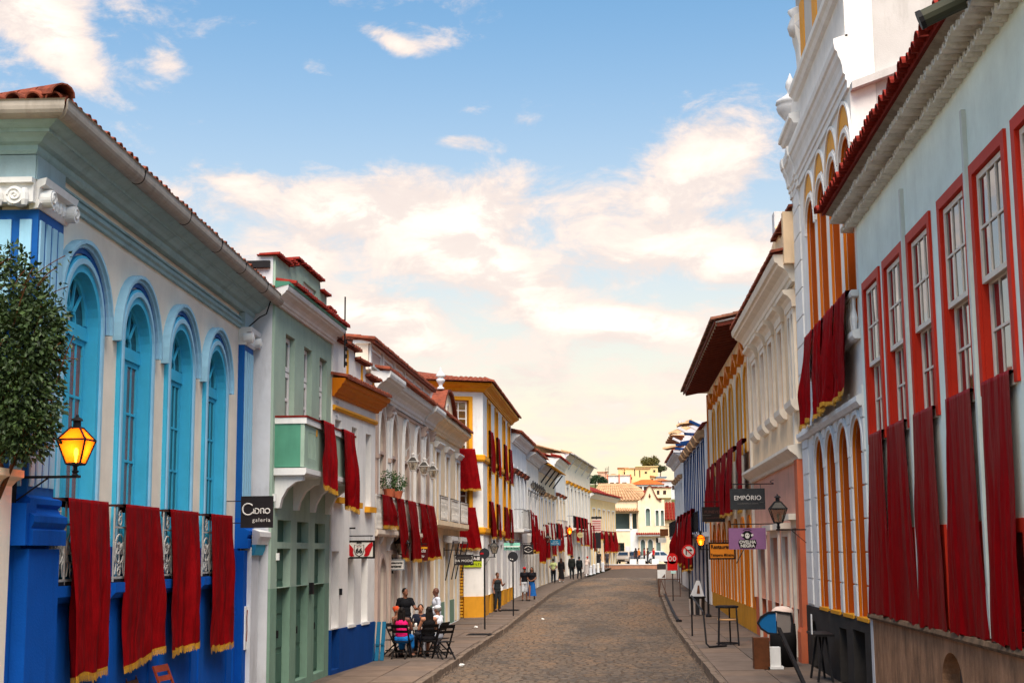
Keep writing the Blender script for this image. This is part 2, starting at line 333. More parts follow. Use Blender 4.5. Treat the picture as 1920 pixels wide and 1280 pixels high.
# ------------------------------------------------------------------ cloth hangings
NB = [0]
def banner(P, rz, w, L, label, m=None, flare=.0, fringe=True, shift=0., folds=3, amp=.05, seed=None, slant=0., wrap=.12, group='red hangings on the fronts', nx=22, nz=26, puff=.02, out=.03, twist=0., cat='drape', base=.03, gather=0., wrinkle=0., tilt=0.):
    """a cloth hung over a rail at P (top centre), facing -y of the rotated frame"""
    NB[0] += 1; rnd = random.Random(NB[0]*13+5 if seed is None else seed); m = m or M_VELVET
    r = thing('drape', label, cat, P, rz, group)
    ph = [rnd.uniform(0, 6.28) for _ in range(6)]; fr = [folds*rnd.uniform(.8, 1.2), folds*1.9*rnd.uniform(.85, 1.1), folds*.5]
    fl = [(rnd.uniform(-.05, 1.05), rnd.uniform(-.16, .16), rnd.uniform(.03, .10)*3/max(folds, 2), rnd.choice((-1., 1., 1.))*rnd.uniform(.7, 1.9), rnd.uniform(-.4, .45), rnd.uniform(0, .025)) for _ in range(int(folds*3))]
    def off(s, t):
        a = amp*(.35+.65*min(1, t*1.6)); y = a*.35*math.sin(fr[0]*6.28*s+ph[0]+.8*t+twist*t)
        for s0, dr, wd, k, t0, bw in fl:                     # single folds, each with its own place, drift and reach
            e = (s-s0-dr*t-bw*math.sin(t*5+s0*20))/(wd*(.75+.6*t)); y += a*k*math.exp(-e*e)*max(0., min(1., (t-t0)*3+.25))
        if wrinkle: y += wrinkle*t*(math.sin(9*t+5*s+ph[3])*math.sin(3.1*s+ph[4])+.6*math.sin(17*t-8*s+ph[5]))
        return y
    def edge(s, t):
        x = (s-.5)*w*(1+flare*t-gather*math.sin(t*2.2))+shift*t+.012*w*math.sin(4*t+ph[3])*(1 if s > .5 else .3)
        z = -L*t+slant*(s-.5)*t+.015*L*t*math.sin(fr[0]*6.28*s+ph[0])*.5+tilt*(s-.5)
        return x, z
    def P3(s, t):
        if t < 0:                                            # over the rail and down behind
            x, z = edge(s, 0); return (x, .10*min(1, -t*2), z-wrap*max(0, -t*2-1)*.9+.0*s)
        x, z = edge(s, t); return (x, -max(.006, base+out*t+puff*math.sin(min(1, t*1.2)*3.0)+off(s, t)+abs(amp)*.8), z)
    b = MB(); b.grid(lambda s, q: P3(s, -1+q*1.0 if False else (q*(nz+4)-4)/nz if q*(nz+4) >= 4 else -(4-q*(nz+4))/4), nx, nz+4)
    c = b.build('cloth', m, r, True)
    if fringe:
        f = MB(); n = nx*3
        for i in range(n):
            s0, s1 = i/n, (i+.8)/n; a = Vector(P3(s0, 1)); e = Vector(P3(s1, 1)); d = rnd.uniform(.05, .085); j = rnd.uniform(-.01, .01)
            a.y -= .006; e.y -= .006
            f.add([a+Vector((0,0,.035)), e+Vector((0,0,.035)), e+Vector((j,-.004,-d)), a+Vector((j,-.004,-d))], [(0,1,2,3)])
        f.build('fringe', M_GOLD, r)
    return r
def text(root, s, loc, size, m, name='lettering', rot=(math.pi/2, 0, 0), align='CENTER', ext=.004, sx=1., shear=0., bold=0., spacing=1.):
    cu = bpy.data.curves.new('t', 'FONT'); cu.body = s; cu.size = size; cu.align_x = align; cu.align_y = 'CENTER'; cu.extrude = ext; cu.shear = shear; cu.offset = bold; cu.resolution_u = 3; cu.space_character = spacing
    o = bpy.data.objects.new('t', cu); me = None
    me = bpy.data.meshes.new_from_object(o); bpy.data.objects.remove(o); bpy.data.curves.remove(cu)
    me.materials.clear(); me.materials.append(m); t = bpy.data.objects.new(name, me); COL.objects.link(t); t.parent = root; t.location = loc; t.rotation_euler = rot; t.scale = (sx, 1, 1); return t

# ------------------------------------------------------------------ ground
def gz(Y): return 0.0125*max(0., Y-55) if Y < 400 else 0.0125*345
def poly_at(pl, Y):
    for (a, b), (c, d) in zip(pl, pl[1:]):
        if Y <= d: t = (Y-b)/(d-b); return a+(c-a)*t
    return pl[-1][0]
LC = [(-4.3, -10), (-4.25, 30), (-4.2, 60), (-4.0, 85), (-3.45, 104), (-2.6, 122), (-1.2, 142), (0.3, 160)]      # left kerb line
RC = [(2.1, -10), (2.06, 45), (2.1, 62), (2.45, 86), (3.1, 115), (4.0, 146), (4.6, 160)]                          # right kerb line
SW = .15

# ------------------------------------------------------------------ lanterns
def amber():
    if 'amber' in MATS: return MATS['amber']
    m = bpy.data.materials.new('amber glass'); m.use_nodes = True; N = m.node_tree.nodes; L = m.node_tree.links; N.clear()
    o = N.new('ShaderNodeOutputMaterial'); t = N.new('ShaderNodeBsdfTranslucent'); t.inputs[0].default_value = (1, .26, .025, 1); p = N.new('ShaderNodeBsdfTransparent'); p.inputs[0].default_value = (1, .42, .08, 1)
    x = N.new('ShaderNodeMixShader'); n = N.new('ShaderNodeTexNoise'); n.inputs['Scale'].default_value = 25; r = N.new('ShaderNodeMapRange'); r.inputs[3].default_value = .25; r.inputs[4].default_value = .6
    L.new(n.outputs[0], r.inputs[0]); L.new(r.outputs[0], x.inputs[0]); L.new(t.outputs[0], x.inputs[1]); L.new(p.outputs[0], x.inputs[2]); L.new(x.outputs[0], o.inputs[0]); MATS['amber'] = m; return m
def clear_glass():
    if 'clearg' in MATS: return MATS['clearg']
    m = bpy.data.materials.new('old clear glass'); m.use_nodes = True; N = m.node_tree.nodes; L = m.node_tree.links; N.clear()
    o = N.new('ShaderNodeOutputMaterial'); t = N.new('ShaderNodeBsdfGlossy'); t.inputs['Roughness'].default_value = .08; t.inputs[0].default_value = (.8, .8, .8, 1); p = N.new('ShaderNodeBsdfTransparent'); p.inputs[0].default_value = (.82, .76, .66, 1)
    x = N.new('ShaderNodeMixShader'); x.inputs[0].default_value = .78; L.new(t.outputs[0], x.inputs[1]); L.new(p.outputs[0], x.inputs[2]); L.new(x.outputs[0], o.inputs[0]); MATS['clearg'] = m; return m
M_BULB = mat('glowing bulb', (1, .7, .3), .5, emit=(1, .62, .2), emit_s=14.); M_BULB0 = mat('dark bulb', S(200, 190, 170), .3)
def lantern(P, rz, label, lit=False, s=1., arm=.7, m=None, hang=False, watts=14., chimney=True, group='wall lanterns along the street', brace=True):
    """bracket on the wall at P (local +x runs out along the arm), four-sided tapering lantern at the arm's end"""
    m = m or M_IRON; r = thing('wall_lantern', label, 'lantern', P, rz, group)
    b = MB(); x = arm*s
    if not hang:
        b.box(-.02, .02, -.02, .02, -.40*s, .06*s); b.box(0, x+.06, -.014, .014, -.012, .018)
        if brace: b.bar((0, 0, -.36*s), (x*.55, 0, -.01), .016, .016)
        b.build('bracket', m, r)
        b = MB(); b.lathe([(.05*s, .02), (.03*s, .05*s), (.055*s, .08*s), (.03*s, .10*s), (.03*s, .15*s), (.07*s, .17*s), (.07*s, .19*s)], x, 0, 8); b.build('stem', m, r); zb = .19*s
    else:
        b.tube([(0, 0, .1*s), (x*.5, 0, .32*s), (x, 0, .3*s), (x, 0, .12*s)], .018*s, 6); b.box(-.02, .02, -.04, .04, -.05, .2*s); b.build('bracket', m, r); zb = -.62*s
    z0, z1, z2 = zb, zb+.34*s, zb+.52*s; r0, r1, r2 = .105*s, .21*s, .07*s
    c = [(1,1),(-1,1),(-1,-1),(1,-1)]
    f = MB(); wd = .022*s
    for i in range(4):
        a, d = c[i], c[(i+1) % 4]
        q = lambda k, rr, z: (x+k[0]*rr, k[1]*rr, z)
        f.bar(q(a, r0, z0), q(a, r1, z1), wd, wd); f.bar(q(a, r1, z1), q(a, r2, z2), wd, wd)
        f.bar(q(a, r0, z0), q(d, r0, z0), wd, wd); f.bar(q(a, r1, z1), q(d, r1, z1), wd*1.2, wd*1.2); f.bar(q(a, r2, z2), q(d, r2, z2), wd, wd)
    f.box(x-r0, x+r0, -r0, r0, z0-.02*s, z0); f.build('frame', m, r)
    g = amber() if lit else clear_glass(); gt = g if lit else m
    for i in range(4):
        a, d = c[i], c[(i+1) % 4]; q = lambda k, rr, z: (x+k[0]*rr, k[1]*rr, z)
        MB().add([q(a, r0-.004, z0), q(d, r0-.004, z0), q(d, r1-.004, z1), q(a, r1-.004, z1)], [(0,1,2,3)]).build('pane', g, r)
        MB().add([q(a, r1-.004, z1), q(d, r1-.004, z1), q(d, r2-.004, z2), q(a, r2-.004, z2)], [(0,1,2,3)]).build('roof_pane', g if lit else mat('lantern roof', S(70, 66, 62), .5), r)
    MB().lathe([(.10*s, z2), (.055*s, z2+.02*s), (.055*s, z2+.1*s), (.09*s, z2+.105*s), (.07*s, z2+.135*s), (.025*s, z2+.16*s), (.02*s, z2+.19*s)], x, 0, 8, .39).build('cap', m, r)
    MB().lathe([(.012*s, z0+.02*s), (.02*s, z0+.10*s), (.035*s, z0+.15*s), (.03*s, z0+.2*s), (.012*s, z0+.23*s)], x, 0, 8).build('bulb', M_BULB if lit else M_BULB0, r, True)
    if lit:
        l = bpy.data.lights.new('lantern_light', 'POINT'); l.energy = watts; l.color = (1, .42, .09); l.shadow_soft_size = .06
        o = bpy.data.objects.new('lantern_light', l); COL.objects.link(o); o.parent = r; o.location = (x, 0, z0+.26*s)
    return r
# ------------------------------------------------------------------ projecting signs
def hang_sign(P, rz, w, h, label, mb, edge=None, bracket=True, name='hanging_sign', t=.04, wall_x=None, drop=.12, group=None, arm_up=.0):
    """board w x h centred at P, facing the camera; bracket bar above runs to the wall at local x = wall_x"""
    r = thing(name, label, 'sign', P, rz, group)
    b = MB().box(-w/2, w/2, -t/2, t/2, -h/2, h/2); b.build('board', mb, r)
    if edge:
        e = .03*max(w, h)/.6; MB().ring([(-w/2-.006,-h/2-.006),(-w/2-.006,h/2+.006),(w/2+.006,h/2+.006),(w/2+.006,-h/2-.006)], [(-w/2+e,-h/2+e),(-w/2+e,h/2-e),(w/2-e,h/2-e),(w/2-e,-h/2+e)], -t/2-.008, t/2+.008, True).build('rim', edge, r)
    if bracket:
        b = MB(); z = h/2+drop; x = wall_x if wall_x is not None else w/2+.25; x2 = -w*.42 if x > 0 else w*.42
        b.box(min(x, x2)-.02, max(x, x2)+.02, -.012, .012, z, z+.028)
        for q in (-w*.38, w*.38): b.tube([(q, 0, h/2-.01), (q, 0, z+.01)], .006, 5)
        b.box(x-.015, x+.015, -.03, .03, z-.22, z+.1); b.build('bracket', M_IRON, r)
    return r
# ------------------------------------------------------------------ roof tile (half pipe), axis along -y, mouth at the front
def tile_mesh(name, m, r=.1, L=.45, t=.018, n=7, taper=.85, up=True):
    b = MB(); k = 1 if up else -1
    for q, y, rr in ((0, 0, r), (1, L, r*taper)):
        for ri in (rr, rr-t):
            for i in range(n+1): a = math.pi*i/n; b.v.append((-ri*math.cos(a), y, k*ri*math.sin(a)))
    N = n+1
    for i in range(n):
        b.f += [(i, i+1, 2*N+i+1, 2*N+i), (N+i, 3*N+i, 3*N+i+1, N+i+1), (i, N+i, N+i+1, i+1), (2*N+i, 2*N+i+1, 3*N+i+1, 3*N+i)]
    b.f += [(0, 2*N, 3*N, N), (n, N+n, 3*N+n, 2*N+n)]
    return b.mesh(name, m, False)
T_CLAY = tile_mesh('roof_tile', M_TILE); T_RED = tile_mesh('roof_tile', M_TILER, .105, .5); T_LIME = tile_mesh('cornice_tile', M_LIME, .09, .5, .03, 7, 1., False)
def tile_row(root, x0, x1, y, z, slope=.35, step=.21, src=None, jit=.012, name='roof_tile', joined=False, rows=1, m=None):
    """a row of cover tiles along an eave; one object per tile, or one joined piece where they are too small to tell apart"""
    n = max(1, int((x1-x0)/step)); rnd = random.Random(int(x0*100)+n)
    if joined:
        b = MB()
        for k in range(rows):
            for i in range(n+1):
                x = x0+(x1-x0)*i/n; r = step*.47; L = .42; dz = L*slope; yy = y+k*L*.93; zz = z+k*L*.93*slope+rnd.uniform(-jit, jit)
                vs = [(x-r*math.cos(math.pi*j/5), yy+q*L, zz+q*dz+rr*r*math.sin(math.pi*j/5)) for q, rr in ((0, 1), (1, .85)) for j in range(6)]
                b.add(vs, [(j, j+1, 7+j, 6+j) for j in range(5)]+[(0,1,2,3,4,5)])
        return stuff(b.build('tile_edge', m or M_TILE, root))
    for i in range(n+1):
        part(name, src or T_CLAY, root, (x0+(x1-x0)*i/n+rnd.uniform(-jit, jit), y+rnd.uniform(-jit, jit)*2, z+rnd.uniform(-jit, jit)*.6), (slope+rnd.uniform(-.03, .03), 0, rnd.uniform(-.04, .04)))
def roof(root, x0, x1, y0, z0, y1, z1, m, name='roof', t=.08):
    return MB().add([(x0,y0,z0),(x1,y0,z0),(x1,y1,z1),(x0,y1,z1),(x0,y0,z0-t),(x1,y0,z0-t),(x1,y1,z1-t),(x0,y1,z1-t)], [(0,1,2,3),(4,7,6,5),(0,4,5,1),(1,5,6,2),(2,6,7,3),(3,7,4,0)]).build(name, m, root)
CORN = lambda z, h, o: [(0, z), (o*.18, z), (o*.22, z+h*.12), (o*.3, z+h*.16), (o*.34, z+h*.3), (o*.5, z+h*.46), (o*.78, z+h*.6), (o*.82, z+h*.68), (o*.95, z+h*.72), (o, z+h*.86), (o, z+h), (0, z+h)]
def cornice(root, x0, x1, z, h, o, m, name='cornice', m0=0, m1=0): return MB().prof(x0, x1, CORN(z, h, o), m0, m1).build(name, m, root)
def scroll_rail(root, x0, x1, z0, z1, y, m, name='railing', step=.1, top=None, ring=False, scroll=False, r=.009):
    b = MB(); b.box(x0, x1, y-.022, y+.022, z1-.03, z1); b.box(x0, x1, y-.014, y+.014, z0, z0+.025)
    n = max(2, int((x1-x0)/step)); h = z1-z0
    for i in range(n+1): x = x0+(x1-x0)*i/n; b.bar((x, y, z0), (x, y, z1), r*1.7, r*1.7)
    if ring or scroll:
        for i in range(0, n, 2):
            c = x0+(x1-x0)*(i+1)/n; w = (x1-x0)/n*.95
            for zz, k in (((z0+z1)/2, 1), (z0+h*.2, .6), (z0+h*.85, .5)):
                b.tube([(c+w*k*math.cos(a*math.pi/6), y, zz+w*k*math.sin(a*math.pi/6)) for a in range(13)], r*.8, 4, False)
            if scroll:
                for sg in (1, -1): b.tube([(c+sg*(w*.9-w*.8*t/8)*math.sin(t*.8), y, z0+h*(.3+.06*t*.6)) for t in range(9)], r*.8, 4)
    o = b.build(name, m, root); return o

# ================================================================== LEFT SIDE
# ---- blue gallery -------------------------------------------------
M_PALETEAL = plaster('pale teal plaster', S(160, 182, 188))
def gallery():
    h = house('blue_gallery', 'blue and cream gallery with four tall cyan arched windows', (-6.85, 17.0), (-7.25, 27.35))
    X0, X1 = -1.12, 10.44
    cs = [.66, 3.07, 5.47, 7.87]; ops = [('a', c-.62, c+.62, 2.56, 5.92) for c in cs]
    lows = [('a', c-.5, c+.5, .3, 1.3, .3) for c in cs]
    wall(h, 'wall', X0, X1, 3.03, 8.0, ops_up(ops, 3.031), M_CREAM)
    base = [('r', c-.62, c+.62, 2.56, 3.03) for c in cs]
    top = [(X0-.06, 0), (X1+.04, 0), (X1+.04, 3.03)]
    for c in cs[::-1]: top += [(c+.62, 3.03), (c+.62, 2.56), (c-.62, 2.56), (c-.62, 3.03)]
    MB().ext([top+[(X0-.06, 3.03)]], -.06, .35).build('dado', M_BLUE, h)
    MB().box(X0, X1, .38, 9., 0, 8.0).build('body', M_CREAM, h)
    for c in (-.2, 1.87, 4.27, 6.67, 9.2):                                   # recessed panels low on the blue wall
        MB().ring([(c-.28,.5),(c-.28,2.1),(c+.28,2.1),(c+.28,.5)], [(c-.22,.56),(c-.22,2.04),(c+.22,2.04),(c+.22,.56)], -.085, -.055, True).build('panel_moulding', M_BLUE, h)
    for k, c in enumerate(cs):
        o = ops[k]
        surround(h, o, .0, .10, -.05, .36, M_CYAN, 'inner_architrave'); surround(h, o, .10, .17, -.085, .02, M_CYAN2, 'outer_architrave'); surround(h, o, .17, .21, -.06, .02, M_CYAN, 'architrave_fillet')
        hood = ('a', c-.62, c+.62, 5.86, 5.92)
        for g0, g1, y, m in ((.24, .31, -.05, M_DKBLUE), (.31, .36, -.09, M_CYAN2), (.36, .41, -.13, M_CYAN2)): surround(h, hood, g0, g1, y, .02, m, 'hood_moulding')
        # door leaves, fanlight
        y = .12
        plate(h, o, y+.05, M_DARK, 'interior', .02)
        MB().box(c-.62, c+.62, y-.03, y+.05, 5.72, 5.84).build('transom', M_CYAN, h)
        A = [(c-.62*math.cos(math.pi*i/16), 5.92+.62*math.sin(math.pi*i/16)) for i in range(17)]; B = [(c-.54*math.cos(math.pi*i/16), 5.92+.54*math.sin(math.pi*i/16)) for i in range(17)]
        f = MB().ring(A, B, y-.02, y+.04)
        for a in (45, 75, 105, 135): f.bar((c+.12*math.cos(R(a)), y, 5.92+.12*math.sin(R(a))), (c+.56*math.cos(R(a)), y, 5.92+.56*math.sin(R(a))), .03, .03)
        f.ring([(c-.20*math.cos(math.pi*i/8), 5.9+.2*math.sin(math.pi*i/8)) for i in range(9)], [(c-.16*math.cos(math.pi*i/8), 5.9+.16*math.sin(math.pi*i/8)) for i in range(9)], y-.015, y+.03)
        f.box(c-.6, c+.6, y-.02, y+.04, 5.84, 5.9); fl = f.build('fanlight', M_CYAN, h)
        MB().ext([[(c-.55, 5.9)]+B+[(c+.55, 5.9)]], y+.02, y+.03).build('pane', M_GLASS, fl)
        for s in (-1, 1):
            x0, x1 = (c-.60, c-.01) if s < 0 else (c+.01, c+.60)
            d = sash(h, x0, x1, 3.5, 5.72, y, 2, 3, M_CYAN, mat('pane painted amber as lit', (.05, .02, .008), .06, .9, 1.2, spec=.8, col2=S(150, 62, 22)) if (k < 2 and s > 0) else M_GLASS, .075, .035, 'door_leaf')  # amber patches in the pane colour make some panes look lit
            b = MB().box(x0, x1, y, y+.05, 2.56, 3.5); b.box(x0+.1, x1-.1, y-.02, y+.01, 2.72, 3.36); b.build('door_panel', M_CYAN, d)
        # little balcony
        lx0, lx1 = c-1.12, c+.98
        MB().prof(lx0, lx1, [(0, 2.34), (.12, 2.34), (.15, 2.38), (.19, 2.42), (.19, 2.55), (0, 2.55)]).build('balcony_ledge', M_BLUE, h)
        MB().box(lx0+.12, lx1-.12, -.14, -.062, 2.55, 2.60).build('balcony_floor', M_IRON, h)
        g = MB(); y = -.13; x0, x1 = c-1.08, c+.95
        for xx in (x0, x0+.5, x1-.5, x1): g.bar((xx, y, 2.56), (xx, y, 3.58), .022, .022)
        g.box(x0, x1, y-.012, y+.012, 2.6, 2.63); g.box(x0, x1, y-.012, y+.012, 3.28, 3.305)
        for q in range(4):
            cx = x0+.25+(x1-x0-.5)*q/3
            circ = lambda cx, cz, r, n=14: [(cx+r*math.cos(2*math.pi*i/n), y, cz+r*math.sin(2*math.pi*i/n)) for i in range(n+1)]
            g.tube(circ(cx, 3.0, .2), .012, 5, False)
            for a in range(8): g.bar((cx+.02*math.cos(a*.785), y, 3.0+.02*math.sin(a*.785)), (cx+.1*math.cos(a*.785), y, 3.0+.1*math.sin(a*.785)), .03, .014)
            g.bar((cx, y, 2.8), (cx, y, 3.0), .014, .014)
            for cz in (2.70, 2.78, 3.38, 3.46): g.tube(circ(cx, cz, .06, 8), .011, 4, False)
            for sg in (-1, 1): g.tube([(cx+sg*(.19-.02*t), y, 2.66+.05*t) for t in range(3)]+[(cx+sg*(.15+.05*math.sin(t)), y, 2.8+.045*t) for t in range(8)], .011, 4)
        g.build('balcony_railing', M_IRONS, h)
        e = MB().box(x0-.02, x1+.02, y-.03, y+.03, 3.57, 3.6); e.bar((x0, y, 3.585), (x0, 0, 3.585), .03, .03); e.bar((x1, y, 3.585), (x1, 0, 3.585), .03, .03); e.bar((x0, y, 2.62), (x0, 0, 2.62), .02, .02); e.build('handrail', mat('rust brown iron', S(74, 42, 36), .6, .3, 9), h)
    # corner pilasters with fluted shafts and scroll capitals
    for a, b, endp in ((X0-.09, -.36, 0), (9.72, X1+.05, 1)):
        w = b-a
        MB().box(a, b, -.12, 1.3 if not endp else .4, 3.6, 6.92).build('pilaster_shaft', M_DKBLUE, h)
        n = 4
        for i in range(n): c = a+w*(i+.5)/n; MB().box(c-w*.075, c+w*.075, -.14, -.1, 3.7, 6.8).build('flute', M_CYAN2, h)
        if not endp:
            for i in range(5): c = .02+.24*i; MB().box(a-.022, a+.02, c-.07, c+.07, 3.7, 6.8).build('flute', M_CYAN2, h)
            MB().box(a-.14, a+.1, -.1, 1.4, 6.98, 7.2).build('side_capital', M_TRIMW, h); MB().box(a-.2, a+.1, -.1, 1.45, 7.2, 7.262).build('side_abacus', M_TRIMW, h); MB().box(a-.1, a+.1, -.1, 1.35, 7.262, 7.55).build('side_block', M_PALETEAL, h); MB().box(a-.2, a+.1, -.2, 1.4, 3.03, 3.5).build('side_base', M_BLUE, h)
            for i in range(9): MB().lathe([(.035, 6.94), (.055, 7.0), (.05, 7.08), (.03, 7.14)], a-.15, .0+.15*i, 7).build('egg', M_TRIMW, h)
        MB().prof(a, b, [(0, 3.03), (.26, 3.03), (.26, 3.2), (.23, 3.22), (.27, 3.29), (.27, 3.36), (.19, 3.4), (.16, 3.46), (.2, 3.5), (.2, 3.56), (.12, 3.6), (0, 3.6)], .14 if not endp else 0, .1).build('pilaster_base', M_BLUE, h)
        MB().prof(a, b, [(0, 0), (.2, 0), (.2, 2.99), (0, 2.99)], .08, .06).build('pilaster_pedestal', M_BLUE, h)
        c = MB().prof(a, b, [(0, 6.92), (.14, 6.92), (.17, 6.98), (.14, 7.02), (.16, 7.16), (.24, 7.18), (.26, 7.26), (0, 7.26)], .16 if not endp else .04, .1)
        ca = c.build('capital', M_TRIMW, h)
        for sx in (a+.04, b-.02):
            v = MB(); v.tube([(sx, -.10, 7.05), (sx, -.28, 7.05)], .105, 20); v.tube([(sx+.085*(1-t/30)*math.cos(t*.4), -.284, 7.05+.085*(1-t/30)*math.sin(t*.4)) for t in range(29)], .013, 6)
            v.build('scroll', M_TRIMW, ca)
        if not endp:
            v = MB(); v.tube([(a+.1, .1, 7.05), (a-.2, .1, 7.05)], .105, 20); v.tube([(a-.204, .1+.085*(1-t/30)*math.cos(t*.4), 7.05+.085*(1-t/30)*math.sin(t*.4)) for t in range(29)], .013, 6); v.build('scroll', M_TRIMW, ca)
            for i in range(5): MB().lathe([(.03, 6.99), (.045, 7.05), (.03, 7.12)], a+.2+.12*i, -.16, 7).build('egg', M_TRIMW, ca)
        MB().prof(a, b, [(0, 7.26), (.12, 7.26), (.12, 7.55), (0, 7.55)], .1 if not endp else .0, .0).build('entablature_block', M_PALETEAL, h)
    MB().prof(-.3, 9.7, [(0, 7.24), (.05, 7.24), (.05, 7.29), (.09, 7.31), (.09, 7.35), (.03, 7.37), (.03, 7.41), (.06, 7.42), (.06, 7.45), (0, 7.46)]).build('architrave_band', M_TEALG, h)
    prof = [(0, 7.56), (.10, 7.56), (.13, 7.60), (.13, 7.66), (.2, 7.68), (.24, 7.72), (.3, 7.76), (.33, 7.76), (.33, 7.80), (.42, 7.84), (.48, 7.88), (.5, 7.9), (.5, 7.94), (0, 8.0)]
    MB().prof(X0-.1, X1+.02, prof, .5, .4).build('cornice', M_TEALG, h)
    # same cornice and front returning along the near side
    side = bpy.data.objects.new('side_cornice', MB().prof(-8., 0, prof, 0, .5).mesh('side_cornice', M_TEALG)); COL.objects.link(side); side.parent = h; side.location = (X0-.1, 0, 0); side.rotation_euler = (0, 0, -math.pi/2)
    gut = lambda: [(.42, 8.03)]+[(.53-.11*math.cos(math.pi*i/9), 7.97-.12*math.sin(math.pi*i/9)) for i in range(10)]+[(.64, 8.03), (.66, 8.045), (.62, 8.05), (.60, 7.96), (.53, 7.9), (.46, 7.96)]
    MB().prof(X0-.1, X1+.25, gut(), .63, .2).build('gutter', M_GUT, h)
    gs = bpy.data.objects.new('side_gutter', MB().prof(-8, 0, gut(), 0, .63).mesh('side_gutter', M_GUT)); COL.objects.link(gs); gs.parent = h; gs.location = (X0-.1, 0, 0); gs.rotation_euler = (0, 0, -math.pi/2)
    for x in (1.2, 3.6, 5.6, 7.4, 9.3): MB().prof(x-.012, x+.012, [(.415, 8.03)]+[(.53-.115*math.cos(math.pi*i/9), 7.97-.126*math.sin(math.pi*i/9)) for i in range(10)]+[(.66, 8.04)]).build('gutter_strap', M_IRON, h)
    # roof: deck and single eave tiles
    MB().add([(X0-.6, -.5, 7.99), (X1+.3, -.5, 7.99), (X1+.3, 5, 9.3), (X0+4.5, 5, 9.3), (X0-.6, 9, 7.99)], [(0,1,2,3), (0,3,4)]).build('roof_deck', M_TILE, h)
    tile_row(h, X0-.5, X1+.2, -.56, 8.055, .24, .235)
    for i in range(14):
        part('roof_tile', T_CLAY, h, (X0-.66, -.45+i*.235, 8.06), (.24, 0, -math.pi/2))
    hip = tile_mesh('ridge_tile', M_TILE, .15, .5)
    for i in range(7): part('ridge_tile', hip, h, (X0-.66+.36*i, -.56+.36*i, 8.1+.09*i), (.22, 0, -math.pi/4))
    # loose cable down the far corner
    MB().tube([(10.3, -.5, 7.9), (10.25, -.42, 7.6), (10.0, -.35, 7.5), (9.95, -.2, 7.35), (9.8, -.15, 7.25), (9.74, -.15, 7.0)], .014, 5).build('cable', M_IRON, h)
    MB().box(9.05, 9.2, -.1, -.055, 2.75, 3.05).build('meter_box', M_TRIMW, h); MB().box(-.05, .1, -.1, -.055, 2.83, 3.06).build('meter_box', M_TRIMW, h)
    b = MB().box(9.78, 9.98, -.225, -.2, 1.15, 1.95); p = b.build('notice', M_TRIMW, h)
    MB().tube([(9.86, -.23, 1.3), (9.9, -.23, 1.5), (9.87, -.23, 1.75), (9.91, -.23, 1.88)], .012, 4).build('drawing', mat('dark red ink', S(110, 40, 34), .8), p)
    t = MB()                                                                  # scrawl on the blue wall
    for z, n in ((2.72, 9), (2.64, 7)): t.tube([(-.48+.045*i+.01*math.sin(i*5), -.068, z+.03*math.sin(i*2.3)) for i in range(n)], .007, 4)
    t.build('scrawl', M_IRON, h)
    return h
def ops_up(ops, z): return [(o[0], o[1], o[2], z, *o[4:]) for o in ops]
GAL = gallery()
def on(h, x, y, z): return h.matrix_basis @ Vector((x, y, z))
ORD = ['first', 'second', 'third', 'fourth', 'fifth', 'sixth', 'seventh', 'eighth', 'ninth', 'tenth', 'eleventh', 'twelfth']
for i, (xa, xb, zb, xs) in enumerate([(-.02, 1.56, 1.43, .1), (2.3, 3.92, 1.45, .15), (4.6, 6.2, 1.47, .12), (7.1, 8.7, 1.33, .0)]):
    banner(on(GAL, (xa+xb)/2-.06, -.15, 3.61), GAL.rotation_euler.z, xb-xa, 3.6-zb, ['widest red velvet drape, nearest the lit lantern on the blue gallery', 'second red velvet drape from the lit lantern on the blue gallery', 'third red velvet drape from the lit lantern on the blue gallery', 'red velvet drape beside the round lettered black sign on the blue gallery'][i], None, [.0, .02, -.05, -.14][i], True, xs, 4, .032, 31+i, [.0, .18, .06, .0][i], group='drapes on the blue gallery', nx=40, nz=40, puff=.02, out=.02, gather=.03, wrinkle=.012)

# ---- low wall and gate pier between gallery and green house ----------
def gap():
    p = thing('gate_pier', 'white gate pier with teal necking between blue gallery and green house', 'pier', (-6.95, 27.0, 0), R(90))
    b = MB(); b.box(-.05, .5, 0, .5, 0, 3.05); b.build('shaft', M_GREYW, p)
    MB().prof(-.05, .5, [(0, 2.9), (.06, 2.9), (.1, 3.02), (.1, 3.1), (0, 3.1)], .1, .1).build('necking', M_CYAN, p)
    c = MB().prof(-.05, .5, [(0, 3.1), (.14, 3.1), (.16, 3.17), (.2, 3.25), (.2, 3.34), (0, 3.4)], .2, .2); c.build('cap', M_TRIMW, p)
    for z in (2.5, 2.6): MB().lathe([(.02, -.03), (.045, -.02), (.045, .02), (.02, .03)], 0, 0, 8).build('doorbell', M_IRON, p).location = (-.06, .18, z)
gap()
